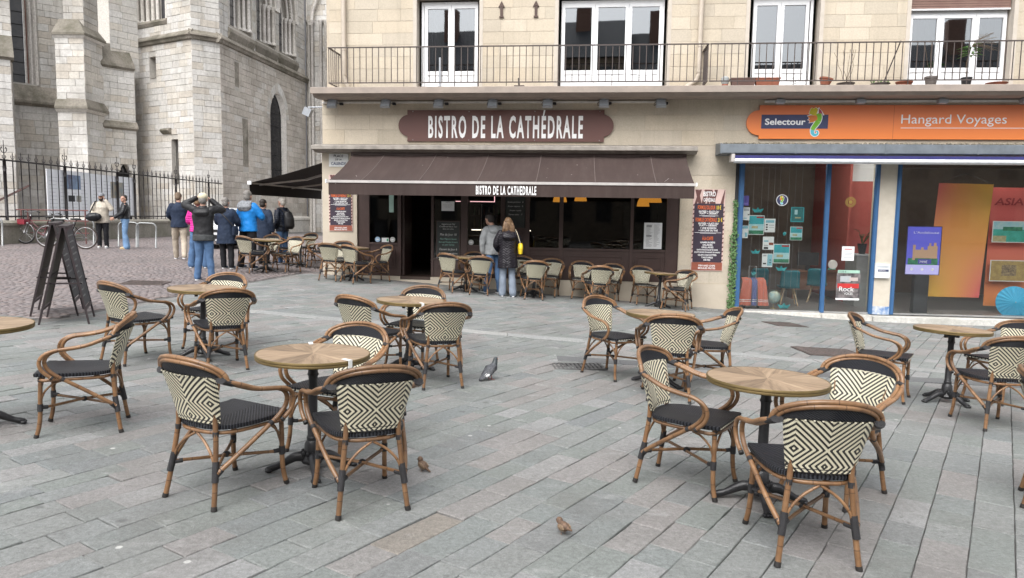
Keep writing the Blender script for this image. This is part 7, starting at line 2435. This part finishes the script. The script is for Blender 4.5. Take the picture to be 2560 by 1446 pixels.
m = MB(); m.loft([((-.24, 0, .92), (.08, 0, 0), (0, .12, 0)), ((-.26, 0, 1.0), (.11, 0, 0), (0, .15, 0)), ((-.25, 0, 1.2), (.11, 0, 0), (0, .15, 0)), ((-.21, 0, 1.36), (.08, 0, 0), (0, .12, 0)), ((-.19, 0, 1.40), (.04, 0, 0), (0, .08, 0))], 16); blend(m.build('sack', blackj, t), .016, 3, .02)
for s_ in (1, -1):
    m = MB(); m.tube(smoothpath([(-.17, .09 * s_, 1.36), (-.05, .12 * s_, 1.475), (.12, .12 * s_, 1.40), (.15, .13 * s_, 1.22), (.0, .2 * s_, 1.05), (-.16, .13 * s_, 1.0)], 4), .016, 6); m.build('strap', blackj, t)
yel = mat('yellow_leather', (.70, .50, .02), .4, col2=(.66, .46, .015))
t = on_person('handbag', 'small bright yellow handbag hanging from the shoulder of the woman in the black coat', 'bag', -.10, 15.62, 98, .954)
m = MB(); m.loft([((-.07, -.27, .955), (.10, 0, 0), (0, .045, 0)), ((-.07, -.27, 1.06), (.115, 0, 0), (0, .055, 0)), ((-.07, -.27, 1.16), (.10, 0, 0), (0, .045, 0)), ((-.07, -.27, 1.19), (.06, 0, 0), (0, .03, 0))], 16); o = m.build('pouch', yel, t, auto=50)
m = MB(); m.loft([((-.07, -.27, 1.075), (.12, 0, 0), (0, .06, 0)), ((-.07, -.27, 1.165), (.108, 0, 0), (0, .05, 0)), ((-.07, -.27, 1.198), (.06, 0, 0), (0, .03, 0))], 16); m.build('flap', yel, t, auto=50)
m = MB(); m.tube(smoothpath([(-.14, -.26, 1.17), (-.12, -.20, 1.38), (-.02, -.16, 1.49), (.07, -.2, 1.38), (.02, -.26, 1.17)], 4), .009, 6); m.build('strap', mat('cream_strap', (.5, .44, .32), .6), t)
t = on_person('shoulder_bag', 'dark shoulder bag on the hip of the woman in the navy coat', 'bag', -6.62, 17.1, 88, .937)
m = MB(); m.loft([((-.10, -.27, .84), (.13, 0, 0), (0, .05, 0)), ((-.10, -.27, .96), (.14, 0, 0), (0, .06, 0)), ((-.10, -.27, 1.06), (.11, 0, 0), (0, .04, 0))], 14); m.build('pouch', navyc, t, auto=50)
m = MB(); m.tube(smoothpath([(-.13, -.25, 1.04), (-.175, -.08, 1.25), (-.11, .12, 1.43), (.02, .13, 1.47), (.13, .05, 1.36), (.12, -.22, 1.06)], 4), .014, 6); m.build('strap', blackj, t)
t = on_person('sports_bag', 'black sports bag slung in front of the bearded man', 'bag', -13.05, 23.55, -72, 1.)
m = MB(); m.ellipsoid((.22, -.22, .98), .13, .21, .14, 14, 10); m.ellipsoid((.22, -.12, 1.0), .12, .16, .12, 12, 8); blend(m.build('pouch', leather, t), .02, 3, .04)
m = MB(); m.tube(smoothpath([(.2, -.3, 1.12), (.14, -.2, 1.36), (.02, -.15, 1.475), (-.14, -.05, 1.3)], 4), .02, 6); m.build('strap', blackj, t)
# ------------------------------------------------------------------ menu easels
slate_m = mat('slate_panel', (.035, .038, .042), .6, col2=(.06, .063, .07), nscale=4); ebony = mat('black_stained_wood', (.028, .02, .022), .5, col2=(.04, .03, .032), nscale=8); hard = mat('grey_hardboard', (.20, .185, .165), .8)
def easel(x, y, deg, label, seed):
    """A-frame: two framed chalkboards hinged at the top; +X is the spread"""
    t = thing('menu_easel', label, 'easel', 'menu easels on the setts'); stand(t, x, y, deg)
    Ht, sp_, w = 1.23, .275, .31
    for s_ in (1, -1):
        a = Vector((s_ * sp_, 0, 0)); b = Vector((s_ * .02, 0, Ht)); d = (b - a).normalized(); out = Vector((s_ * d.z, 0, -s_ * d.x)).normalized(); L_ = (b - a).length
        def pt(yy, l, o): return a + d * l + Vector((0, yy, 0)) + out * o
        m = MB()
        for yy in (-w, w):
            m.obox(pt(yy, L_ / 2, 0), d * L_ / 2, Vector((0, .018, 0)), out * .011)
        for l in (.20, L_ - .03):
            m.obox(pt(0, l, 0), d * .018, Vector((0, w - .018, 0)), out * .011)
        fr = m.build('leaf_frame', ebony, t)
        m = MB(); m.obox(pt(0, (L_ + .2) / 2, .0), d * (L_ - .27) / 2, Vector((0, w - .017, 0)), out * .004); m.build('chalkboard', slate_m, fr)
        m = MB(); m.obox(pt(0, (L_ + .2) / 2, -.0055), d * (L_ - .27) / 2, Vector((0, w - .018, 0)), out * .001); m.build('back_board', hard, fr)
        m = MB(); m.obox(pt(0, .62, -.011), d * .02, Vector((0, w - .018, 0)), out * .005); m.build('back_rail', ebony, fr)
        rr_ = random.Random(seed + s_)
        m = MB()
        for k in range(11):
            l = .36 + k * .078; wd = rr_.uniform(.08, .22); y0 = -w + .05 + rr_.uniform(0, .08)
            yy = y0
            while yy < y0 + wd * 2 and yy < w - .06:
                q = rr_.uniform(.012, .03); h_ = rr_.uniform(.008, .022)
                m.obox(pt(yy * s_, l + rr_.uniform(-.004, .004), .0052), d * h_ * .5, Vector((0, q * .4, 0)), out * .0006)
                yy += q * 1.3
        tag(m.build('chalk_writing', chalk if s_ < 0 else mat('faint_chalk', (.3, .3, .3), .9), fr), kind='stuff')
    m = MB(); m.box(-.05, .05, -w - .01, w + .01, Ht - .005, Ht + .02); m.build('top_cap', ebony, t)
    for yy in (-w + .03, w - .03):
        m = MB(); m.beam((-.20, yy, .52), (.20, yy, .52), .012, .02); m.build('stay', ebony, t)
easel(-5.80, 9.56, 24, 'black A-frame menu easel with chalk writing, nearer of the two on the left', 3)
easel(-6.27, 10.12, 24, 'black A-frame menu easel half hidden behind the nearer one', 8)

# ------------------------------------------------------------------ bicycles and racks
rubber = mat('tyre_rubber', (.02, .019, .018), .7); spoke_m = mat('bright_spokes', (.35, .35, .35), .35, .8); brake_m = mat('grey_alloy', (.45, .45, .46), .35, .7)
def bicycle(x, y, deg, label, frame_m, tyre_m=None, basket=None, rack=False):
    t = thing('bicycle', label, 'bicycle'); stand(t, x, y, deg)
    rw = .335
    for cx in (-.53, .55):
        m = MB(); m.tube([(cx + rw * math.cos(a), 0, rw + .02 + rw * math.sin(a)) for a in np.linspace(0, 2 * PI, 29)[:-1]], .022, 8, closed=True); w = m.build('wheel', tyre_m or rubber, t, smooth=True)
        m = MB(); m.tube([(cx + (rw - .03) * math.cos(a), 0, rw + .02 + (rw - .03) * math.sin(a)) for a in np.linspace(0, 2 * PI, 29)[:-1]], .012, 6, closed=True); m.build('rim', brake_m, w, smooth=True)
        m = MB()
        for k in range(18):
            a = 2 * PI * k / 18
            m.tube([(cx, .02 * (-1) ** k, rw + .02), (cx + (rw - .03) * math.cos(a), 0, rw + .02 + (rw - .03) * math.sin(a))], .0025, 4)
        m.tube([(cx, -.05, rw + .02), (cx, .05, rw + .02)], .022, 8); tag(m.build('spokes', spoke_m, w), kind='stuff')
        m = MB(); m.grid(lambda a, b: (cx + (rw + .04) * math.cos(lerp(.35, 2.6, a) if cx < 0 else lerp(.6, 2.3, a)), (b - .5) * .05, rw + .02 + (rw + .04) * math.sin(lerp(.35, 2.6, a) if cx < 0 else lerp(.6, 2.3, a))), 12, 2); m.build('mudguard', frame_m, t, smooth=True)
    bb, st, hb, hub_r, hub_f = Vector((-.08, 0, .30)), Vector((-.24, 0, .78)), Vector((.38, 0, .80)), Vector((-.53, 0, rw + .02)), Vector((.55, 0, rw + .02))
    m = MB()
    m.tube([bb, st], .018, 8); m.tube(smoothpath([Vector((.40, 0, .68)), Vector((.15, 0, .42)), bb], 4), .022, 8); m.tube(smoothpath([Vector((.385, 0, .78)), Vector((.12, 0, .55)), Vector((-.16, 0, .52))], 4), .018, 8)
    for s_ in (.05, -.05):
        m.tube([bb + Vector((0, s_ * .5, 0)), hub_r + Vector((0, s_, 0))], .010, 6); m.tube([st + Vector((0, s_ * .3, -.12)), hub_r + Vector((0, s_, 0))], .009, 6)
    m.tube([Vector((.43, 0, .62)), Vector((.36, 0, .90))], .021, 8)
    m.build('frame', frame_m, t, smooth=True)
    m = MB()
    for s_ in (.055, -.055):
        m.tube([Vector((.44, s_, .66)), Vector((.50, s_, .5)), hub_f + Vector((0, s_, 0))], .014, 7)
    m.box(.42, .46, -.07, .07, .64, .69); m.build('fork', brake_m, t, smooth=True)
    m = MB(); m.tube(smoothpath([(.30, .30, 1.02), (.36, .22, 1.05), (.38, .05, 1.02), (.38, -.05, 1.02), (.36, -.22, 1.05), (.30, -.30, 1.02)], 4), .013, 7); m.tube([(.36, 0, .88), (.375, 0, 1.02)], .015, 7); hbar = m.build('handlebar', brake_m, t, smooth=True)
    for s_ in (1, -1):
        m = MB(); m.tube([(.345, .25 * s_, 1.042), (.27, .31 * s_, 1.01)], .018, 7); m.build('grip', rubber, hbar)
    m = MB(); m.ellipsoid((-.29, 0, .90), .13, .085, .035, 14, 8); m.ellipsoid((-.2, 0, .90), .12, .035, .03, 12, 6); m.tube([(-.24, 0, .76), (-.275, 0, .88)], .014, 7); blend(m.build('saddle', rubber, t), .014, 2)
    m = MB(); m.lathe([(.09, -.03), (.09, -.025)], 20, (-.08, 0, .30), 'y')
    for s_ in (1, -1):
        m.tube([(-.08, .05 * s_, .30), (-.08 + .12 * s_, .06 * s_, .30 - .10 * s_)], .010, 6); m.box(-.08 + .12 * s_ - .04, -.08 + .12 * s_ + .04, .06 * s_ - .035 + .03 * s_, .06 * s_ + .035 + .03 * s_, .19 if s_ > 0 else .39, .21 if s_ > 0 else .41)
    m.build('crankset', brake_m, t)
    if rack:
        m = MB(); m.box(-.75, -.33, -.06, .06, .75, .765); m.tube([(-.7, .06, .75), (-.53, .06, .36)], .008, 6); m.tube([(-.7, -.06, .75), (-.53, -.06, .36)], .008, 6); m.box(-.74, -.36, -.055, .055, .765, .83); m.build('carrier', rubber, t)
    if basket:
        m = MB(); m.box(.50, .72, -.11, .11, .62, .64); m.box(.50, .72, -.12, -.11, .62, .78); m.box(.50, .72, .11, .12, .62, .78); m.box(.72, .73, -.12, .12, .62, .79); m.box(.49, .50, -.12, .12, .62, .78); m.build('basket', basket, t)
redm = mat('dark_red_paint', (.09, .012, .018), .4); blackp = mat('black_bike_paint', (.015, .015, .017), .35)
bicycle(-13.55, 22.45, 188, 'black bicycle standing in front of the bearded man', blackp, mat('brown_tyre', (.05, .035, .03), .7))
bicycle(-15.05, 23.6, 175, 'dark red bicycle with a red front basket parked by the fence', redm, None, mat('red_plastic', (.24, .02, .035), .45), True)
rackm = mat('galvanised_tube', (.34, .35, .35), .45, .6)
def hoop(x, y, deg, label, w=.62, h=.82, mt=None):
    t = thing('bike_rack', label, 'bike rack', 'hoop bike racks along the fence'); stand(t, x, y, deg)
    m = MB(); P = [(-w / 2, 0, 0), (-w / 2, 0, h - .14)] + [(-w / 2 + .14 - .14 * math.cos(a), 0, h - .14 + .14 * math.sin(a)) for a in np.linspace(.2, PI / 2, 5)] + [(w / 2 - .14 + .14 * math.sin(a), 0, h - .14 + .14 * math.cos(a)) for a in np.linspace(0, PI / 2, 6)] + [(w / 2, 0, 0)]
    m.tube(P, .026, 10); m.build('tube', mt or rackm, t, smooth=True)
    for s_ in (1, -1):
        m = MB(); m.lathe([(.05, 0), (.05, .008)], 12, (s_ * w / 2, 0, 0)); m.build('foot_plate', rackm, t)
hoop(-12.95, 24.9, 8, 'grey hoop bike rack right behind the woman in wide jeans')
hoop(-12.35, 24.9, 8, 'grey hoop bike rack furthest to the right along the fence')
hoop(-14.45, 24.9, 8, 'grey hoop bike rack behind the bearded man')
hoop(-15.15, 24.7, 8, 'grey hoop bike rack behind the red bicycle')
hoop(-15.6, 22.1, 8, 'grey hoop bike rack cut by the left edge of the picture')
t = thing('barrier', 'rusty red tubular barrier with three rails behind the parked bicycle', 'barrier'); stand(t, -15.3, 24.3, 8, tilt=False)
for z in (.35, .75, 1.1):
    m = MB(); m.tube([(-.9, 0, z), (1.3, 0, z)], .018, 7); m.build('rail', mat('rust_red_paint', (.16, .06, .055), .7), t)
for xx in (-.75, -.55, 1.2):
    m = MB(); m.tube([(xx, 0, 0), (xx, 0, 1.1)], .022, 7); m.build('post', mat('rust_red_paint', (.16, .06, .055), .7), t)

# ------------------------------------------------------------------ white car behind the group
def car(x, y, deg):
    t = thing('car', 'white hatchback parked by the cathedral behind the group of people', 'car'); stand(t, x, y, deg)
    white_c = mat('white_car_paint', (.70, .71, .73), .25, coat=.6); cg = mat('car_glass', (.10, .14, .17), .06, coat=.5); trim = mat('car_black_trim', (.02, .02, .022), .5); chrome = mat('car_chrome', (.6, .6, .6), .2, .9)
    sec = [(2.02, .30, .52, .70), (1.98, .26, .70, .82), (1.5, .22, .88, .86), (.95, .2, .96, .88), (.2, .2, 1.0, .88), (-1.2, .2, 1.0, .88), (-1.8, .25, .95, .84), (-1.98, .32, .80, .76)]
    m = MB(); rings = []
    prof = lambda zl, zh, w: [(-w * .94, zl), (-w, zl + .12), (-w, zl + (zh - zl) * .6), (-w * .93, zh - .03), (-w * .6, zh + .02), (w * .6, zh + .02), (w * .93, zh - .03), (w, zl + (zh - zl) * .6), (w, zl + .12), (w * .94, zl)]
    vs_, fs = [], []
    for X, zl, zh, w in sec:
        vs_ += [(X, a, b) for a, b in prof(zl, zh, w)]
    q = 10
    for i in range(len(sec) - 1):
        for k in range(q):
            fs.append((i * q + k, i * q + (k + 1) % q, (i + 1) * q + (k + 1) % q, (i + 1) * q + k))
    fs += [tuple(range(q)), tuple(range((len(sec) - 1) * q, len(sec) * q))[::-1]]
    m.add(vs_, fs); m.build('body', white_c, t, fixn=True, auto=35)
    cab = [(.98, .97, .97, .80), (.35, .98, 1.40, .66), (-.1, .98, 1.46, .65), (-1.2, .98, 1.42, .64), (-1.75, .97, .99, .74)]
    m = MB(); vs_, fs = [], []
    for X, zl, zh, w in cab:
        vs_ += [(X, -.80, zl), (X, -w, zh), (X, w, zh), (X, .80, zl)]
    for i in range(len(cab) - 1):
        for k in range(4):
            fs.append((i * 4 + k, i * 4 + (k + 1) % 4, (i + 1) * 4 + (k + 1) % 4, (i + 1) * 4 + k))
    m.add(vs_, fs); m.build('roof', white_c, t, fixn=True, auto=35)
    m = MB(); m.add([(.93, -.70, 1.01), (.40, -.60, 1.375), (.40, .60, 1.375), (.93, .70, 1.01)], [(0, 1, 2, 3)]); o = m.build('windscreen', cg, t); o.location = (.022, 0, .022)
    for s_ in (1, -1):
        m = MB(); m.add([(.75, .795 * s_, 1.03), (.30, .690 * s_, 1.36), (-1.15, .675 * s_, 1.37), (-1.5, .77 * s_, 1.05)], [(0, 1, 2, 3)]); o = m.build('side_window', cg, t); o.location = (0, .03 * s_, 0)
        m = MB(); m.loft([((1.93, .60 * s_, .66), (.06, 0, 0), (0, .16, 0)), ((1.90, .62 * s_, .80), (.08, 0, 0), (0, .17, 0))], 12); m.build('headlight', mat('headlight_glass', (.6, .63, .66), .1, .3), t, auto=40)
        m = MB(); m.ellipsoid((.62, .98 * s_, 1.02), .07, .10, .07, 10, 6); m.build('wing_mirror', white_c, t, smooth=True)
        for X in (1.28, -1.28):
            m = MB(); m.lathe([(.20, -.10), (.30, -.10), (.32, -.06), (.32, .06), (.30, .10), (.20, .10)], 24, (X, .76 * s_, .32), 'y'); w = m.build('wheel', rubber, t, auto=40, fixn=True)
            m = MB(); m.lathe([(.19, -.085), (.19, .085)], 16, (X, .78 * s_, .32), 'y'); m.build('hub', chrome, w, fixn=True)
    m = MB(); m.box(1.985, 2.03, -.55, .55, .36, .50); m.box(1.99, 2.025, -.4, .4, .60, .68); m.build('grille', trim, t)
    m = MB(); m.box(2.03, 2.045, -.26, .26, .47, .58); pl = m.build('number_plate', white_p, t)
    o = text_mesh('P-515-P', .075, ink, pl, bold=.01, fit=.44, loc=(2.047, 0, .49), rot=(0, 0, PI / 2))
    m = MB(); m.tube([(2.03, .07 * math.cos(a), .68 + .05 * math.sin(a)) for a in np.linspace(0, 2 * PI, 12)[:-1]], .008, 5, closed=True); m.build('badge', chrome, t)
car(-11.0, 27.6, -62)

# ------------------------------------------------------------------ birds
def bird(kind, x, y, deg, label, k=1., peck=0.):
    t = thing(kind, label, 'bird'); stand(t, x, y, deg, tilt=False)
    t.scale = (k, k, k)
    if kind == 'pigeon':
        slate_f = mat('pigeon_grey', (.10, .105, .115), .6, col2=(.04, .042, .05), nscale=55); dark_f = mat('pigeon_neck', (.045, .055, .06), .35); pale_f = mat('pigeon_rump', (.66, .66, .66), .6); redl = mat('pigeon_leg', (.35, .12, .10), .5)
        m = MB(); rot = Matrix.Rotation(R(-28), 3, 'Y')
        m.ellipsoid((0, 0, .125), .105, .062, .062, 16, 12, rot); m.ellipsoid((.055, 0, .15), .06, .055, .06, 14, 10); m.tube(smoothpath([(.07, 0, .165), (.085, 0, .205), (.092, 0, .235)], 4), [.042, .04, .035, .034, .033, .03, .028, .027, .026], 10); m.ellipsoid((.10, 0, .252), .032, .026, .027, 12, 8)
        m.tube([(-.06, 0, .10), (-.13, 0, .055), (-.19, 0, .02)], [.04, .028, .018], 8)
        blend(m.build('body', slate_f, t), .007, 3)
        m = MB(); m.tube(smoothpath([(.075, 0, .18), (.087, 0, .212), (.095, 0, .24)], 3), [.043, .041, .039, .036, .034, .032, .03], 10); m.ellipsoid((.101, 0, .253), .034, .0275, .029, 12, 8); blend(m.build('neck_feathers', dark_f, t), .006, 2)
        for s_ in (1, -1):
            m = MB(); m.loft([((.05, .052 * s_, .15), (.01, 0, .035), (0, .008, 0)), ((-.02, .066 * s_, .125), (.01, 0, .05), (0, .010, 0)), ((-.09, .05 * s_, .08), (.008, 0, .035), (0, .008, 0)), ((-.17, .018 * s_, .035), (.004, 0, .008), (0, .004, 0))], 10); o = m.build('wing', mat('pigeon_wing', (.15, .155, .165), .6, col2=(.03, .03, .036), nscale=40), t, fixn=True, smooth=True)
            m = MB(); m.tube([(0, .025 * s_, .085), (.005, .026 * s_, .012)], .006, 6)
            for q in (-.5, 0, .5):
                m.tube([(.005, .026 * s_, .006), (.04, (.026 + q * .03) * s_, .003)], .004, 5)
            m.build('leg', redl, t)
            m = MB(); m.ellipsoid((.112, .022 * s_, .257), .006, .005, .006, 8, 5); m.build('eye', mat('orange_eye', (.5, .15, .03), .3), t)
        m = MB(); m.ellipsoid((-.085, -.02, .075), .045, .052, .026, 12, 8, rot); m.build('rump', pale_f, t, smooth=True)
        m = MB(); m.tube([(.125, 0, .25), (.15, 0, .242)], [.008, .002], 6); m.build('beak', ink, t)
    else:
        brn = mat('sparrow_brown', (.16, .095, .06), .7, col2=(.07, .045, .03), nscale=60); pale_f = mat('sparrow_belly', (.36, .31, .26), .7, col2=(.28, .23, .19), nscale=30)
        rot = Matrix.Rotation(R(-30 + peck), 3, 'Y')
        hx = rot @ Vector((.045, 0, .028))
        m = MB(); m.ellipsoid((0, 0, .055), .05, .033, .034, 14, 10, rot); m.ellipsoid(Vector((0, 0, .055)) + hx, .026, .023, .024, 12, 8); m.tube([Vector((0, 0, .055)) + rot @ Vector((-.035, 0, 0)), Vector((0, 0, .055)) + rot @ Vector((-.06, 0, .0)), Vector((0, 0, .058)) + rot @ Vector((-.10, 0, -.002))], [.02, .012, .007], 8)
        blend(m.build('body', brn, t), .004, 2)
        m = MB(); m.ellipsoid(Vector((.006, 0, .043)), .044, .029, .028, 14, 10, rot); m.build('belly', pale_f, t, smooth=True)
        m = MB(); c = Vector((0, 0, .055)) + hx + Vector((.024, 0, -.004)); m.tube([c, c + Vector((.016, 0, -.006))], [.006, .0015], 6); m.build('beak', mat('horn_beak', (.12, .09, .06), .5), t)
        for s_ in (1, -1):
            m = MB(); m.ellipsoid(Vector((-.01, .028 * s_, .056)), .042, .008, .020, 10, 6, rot); m.build('wing', mat('sparrow_wing', (.13, .075, .045), .7, col2=(.26, .19, .12), nscale=90), t, smooth=True)
            m = MB(); m.tube([(0, .014 * s_, .03), (.002, .015 * s_, .003)], .0022, 5); m.tube([(-.008, .015 * s_, .002), (.018, .015 * s_, .002)], .0018, 5); m.build('leg', mat('sparrow_leg', (.25, .16, .12), .6), t)
            m = MB(); m.ellipsoid(Vector((0, 0, .062)) + hx + Vector((.010, .019 * s_, .0)), .003, .003, .003, 6, 4); m.build('eye', ink, t)
bird('pigeon', -.21, 7.36, 48, 'grey pigeon with a white rump standing on the open paving', .8)
bird('sparrow', -.555, 4.585, 150, 'brown sparrow standing by the leg of the left foreground chair', .74)
bird('sparrow', .285, 3.70, 120, 'brown sparrow pecking on the paving in the centre foreground', .78, 34)

# ------------------------------------------------------------------ pots on the balcony
terra = mat('terracotta', (.34, .12, .075), .8, col2=(.28, .1, .06), nscale=12); greypot = mat('grey_plastic_pot', (.16, .14, .13), .6); blackpot = mat('black_pot', (.02, .02, .022), .5); twig_m = mat('dry_twig', (.12, .085, .055), .8); green_l = mat('fresh_leaf', (.09, .20, .05), .5, col2=(.14, .26, .07), nscale=15)
rb = random.Random(6)
ZS = 4.388
def pot(u, v, r0, r1, h, mt, name='flower_pot', label='', tilt=0.):
    t = on_house(name, label, 'flower pot', 'pots on the right balcony')
    m = MB(); m.lathe([(r0, 0), (r1 * .96, h * .8), (r1 * 1.06, h * .8), (r1 * 1.06, h), (r1 * .9, h), (r1 * .85, h * .85)], 20, (0, 0, 0)); o = m.build('pot', mt, t, auto=40); o.location = (u, v, ZS + .003 + (r1 * math.sin(R(tilt)) if tilt else 0)); o.rotation_euler = (0, R(tilt), 0)
    m = MB(); m.lathe([(.01, 0), (r1 * .86, 0), (r1 * .86, .004)], 16, (0, 0, h * .85)); s_ = m.build('soil', mat('potting_soil', (.05, .035, .025), .95), o)
    return t
def trough(u, v, w, mt, label):
    t = on_house('planter_box', label, 'planter', 'pots on the right balcony')
    m = MB(); a, b = w / 2 - .03, w / 2
    m.add([(u - a, v - .06, ZS + .003), (u + a, v - .06, ZS + .003), (u + a, v + .06, ZS + .003), (u - a, v + .06, ZS + .003), (u - b, v - .09, ZS + .16), (u + b, v - .09, ZS + .16), (u + b, v + .09, ZS + .16), (u - b, v + .09, ZS + .16)], [(0, 3, 2, 1), (0, 1, 5, 4), (1, 2, 6, 5), (2, 3, 7, 6), (3, 0, 4, 7), (4, 5, 6, 7)]); m.build('trough', mt, t)
    m = MB(); m.box(u - b - .012, u + b + .012, v - .10, v + .10, ZS + .161, ZS + .182); m.build('lip', mt, t)
def twigs(t, u, v, z, n, h, sp, mt=twig_m, r_=.004):
    m = MB()
    for k in range(n):
        a = rb.uniform(0, 2 * PI); p = [Vector((u, v, z))]
        for q in range(5):
            p.append(p[-1] + Vector((math.cos(a) * sp * rb.uniform(-.2, 1) * .2, math.sin(a) * sp * .1, h / 5)))
        m.tube(p, r_, 5)
    m.build('twig', mt, t)
u_of = lambda px: 2.28 + (px - 1774) * (8.39 - 2.28) / (2560 - 1774)
V_ = -.55
t = on_house('glass_jar', 'glass jar lantern at the left end of the right balcony', 'jar'); uu = u_of(1817) + .04
m = MB(); m.lathe([(.055, ZS + .003), (.07, ZS + .04), (.06, ZS + .06)], 16, (uu, V_, 0)); m.build('base', terra, t, auto=40)
m = MB(); m.lathe([(.06, ZS + .06), (.085, ZS + .11), (.08, ZS + .19), (.05, ZS + .22)], 16, (uu, V_, 0)); m.build('jar', mat('cloudy_glass', (.4, .42, .42), .2), t, auto=40)
trough(u_of(1865) + .03, V_, .50, mat('brown_planter', (.17, .10, .085), .7), 'brown plastic planter box on the balcony below the narrow window')
trough(u_of(1929) + .03, V_, .50, terra, 'terracotta planter box right of the brown one')
t = pot(u_of(2083), V_, .085, .13, .15, terra, label='tilted terracotta pot on the balcony right of the planter boxes', tilt=12)
t = pot(u_of(2137), V_, .14, .17, .07, greypot, 'plant_bowl', 'shallow bowl with tall dry twigs on the balcony'); twigs(t, u_of(2137), V_, ZS + .05, 6, .65, .5)
t = pot(u_of(2225), V_, .14, .18, .06, greypot, 'plant_bowl', 'shallow bowl with small spiky succulents on the balcony')
for q in range(3):
    m = MB()
    for k in range(9):
        a = 2 * PI * k / 9; leaf(m, (u_of(2225) - .15 + q * .14, V_, ZS + .05), (math.cos(a), math.sin(a) * .6, 1.2), (math.cos(a), 0, .2), .13, .012)
    m.build('rosette', green_l, t)
t = pot(u_of(2285), V_, .13, .16, .09, terra, 'plant_bowl', 'low terracotta bowl at the left of the wide window')
t = pot(u_of(2352), V_, .09, .12, .19, greypot, label='grey pot with one bare twig in front of the wide window'); twigs(t, u_of(2352), V_, ZS + .16, 3, .75, .3)
t = pot(u_of(2440), V_, .08, .10, .17, blackpot, label='black pot with a drooping green plant in front of the wide window')
m = MB(); m.tube(smoothpath([(u_of(2440), V_, ZS + .15), (u_of(2440) - .02, V_, ZS + .45), (u_of(2440) + .05, V_, ZS + .78)], 4), .008, 6); m.build('stem', twig_m, t)
m = MB()
for k in range(26):
    a = 2 * PI * k / 26 * 5; b = (u_of(2440) + .05, V_, ZS + .62 + .2 * (k / 26)); leaf(m, b, (math.cos(a), math.sin(a) * .7, -.15 + .3 * rb.random()), (0, 0, 1), rb.uniform(.16, .28), .03)
m.build('foliage', green_l, t)
m = MB()
for k in range(40):
    a = rb.uniform(-.4, .9); p0 = Vector((u_of(2440) + .08, V_ + .05, ZS + .80)); e = p0 + Vector((math.cos(a) * rb.uniform(.2, .6), rb.uniform(-.1, .1), math.sin(a) * .35)); m.tube([p0, lerp(p0, e, .5) + Vector((0, 0, .05)), e], .003, 4)
m.build('dry_stems', twig_m, t)
t = pot(u_of(2515), V_, .15, .19, .06, terra, 'plant_bowl', 'low terracotta bowl at the right end of the balcony')
t = on_house('weed_plant', 'thin weed growing out of the balcony floor below the narrow window', 'plant')
m = MB()
for k in range(26):
    a = rb.uniform(0, 2 * PI); z = ZS + rb.uniform(.02, .25); leaf(m, (u_of(2003) + rb.uniform(-.09, .09), V_ + rb.uniform(-.04, .04), z), (math.cos(a), math.sin(a), .4), (0, 0, 1), .06, .012)
m.build('foliage', mat('grey_leaf', (.22, .25, .18), .7), t)
t = on_house('pole', 'dark pole leaning on the balcony railing beside the wide window', 'pole'); m = MB(); m.tube([(u_of(2228), -.60, ZS + .01), (u_of(2262), -.72, 5.27)], .012, 7); m.build('stick', ebony, t)
t = on_house('parasol_base', 'small rusty stand on the left balcony', 'stand'); m = MB(); m.box(-1.82, -1.60, -.62, -.42, ZS + .003, ZS + .05); m.tube([(-1.72, -.52, ZS + .05), (-1.73, -.52, ZS + .22)], .02, 8); m.build('base', iron, t)
t = on_house('shutter_bar', 'iron bar hanging on the white french window of the left balcony', 'bar'); m = MB(); m.box(-3.64, -3.60, .14, .155, 4.58, 5.2); m.ellipsoid((-3.62, .148, 4.56), .03, .012, .03, 8, 6); m.build('bar', steel, t)

# ------------------------------------------------------------------ the row of houses on the other side of the square (it shows in the panes)
def opposite(x0, x1, y, h, rh_, label, seed, wallc):
    t = thing('opposite_house', label, 'building', 'houses across the square'); r_ = random.Random(seed)
    wm = mat('opposite_wall_%d' % seed, wallc, .9, nscale=2)
    m = MB(); m.box(x0, x1, y - 6, y, -1, h); m.build('wall', wm, t)
    m = MB(); m.add([(x0, y + .4, h), (x1, y + .4, h), (x1, y - 6.4, h), (x0, y - 6.4, h), (x0, y - 3, h + rh_), (x1, y - 3, h + rh_)], [(0, 1, 5, 4), (2, 3, 4, 5), (0, 4, 3), (1, 2, 5), (0, 3, 2, 1)]); rf = m.build('roof', mat('slate_roof', (.05, .055, .065), .7), t)
    m = MB(); cx = lerp(x0, x1, r_.uniform(.2, .8)); m.box(cx - .5, cx + .5, y - 2.8, y - 2.0, h, h + rh_ + 1.3); m.build('chimney', mat('chimney_brick', (.22, .13, .1), .9), rf)
    n = max(2, int((x1 - x0) / 2.3)); dk = mat('opposite_pane', (.05, .055, .06), .15)
    for k in range(n):
        for z in np.arange(1.2, h - 1.2, 3.0):
            u = x0 + (k + .5) * (x1 - x0) / n
            m = MB(); m.box(u - .6, u + .6, y - .002, y + .03, z, z + 1.7); w = m.build('window', mat('opposite_frame', (.2, .175, .15), .7), t)
            m = MB(); m.box(u - .5, u + .5, y + .031, y + .04, z + .1, z + 1.6); m.build('pane', dk, w)
for k, (a, b, h, r_, c) in enumerate(((-26, -17, 9.5, 3, (.34, .29, .23)), (-17, -8, 11.8, 3.5, (.30, .25, .19)), (-8, 0, 12.4, 3.2, (.26, .21, .16)), (0, 8, 11.2, 3.4, (.28, .24, .19)), (8, 17, 8.6, 3.6, (.36, .3, .24)), (17, 27, 10.2, 3, (.33, .28, .22)))):
    opposite(a + .02, b - .02, -17.5, h, r_, 'plaster house across the square, number %s from the west, seen only as a reflection' % ['one', 'two', 'three', 'four', 'five', 'six'][k], 40 + k, c)
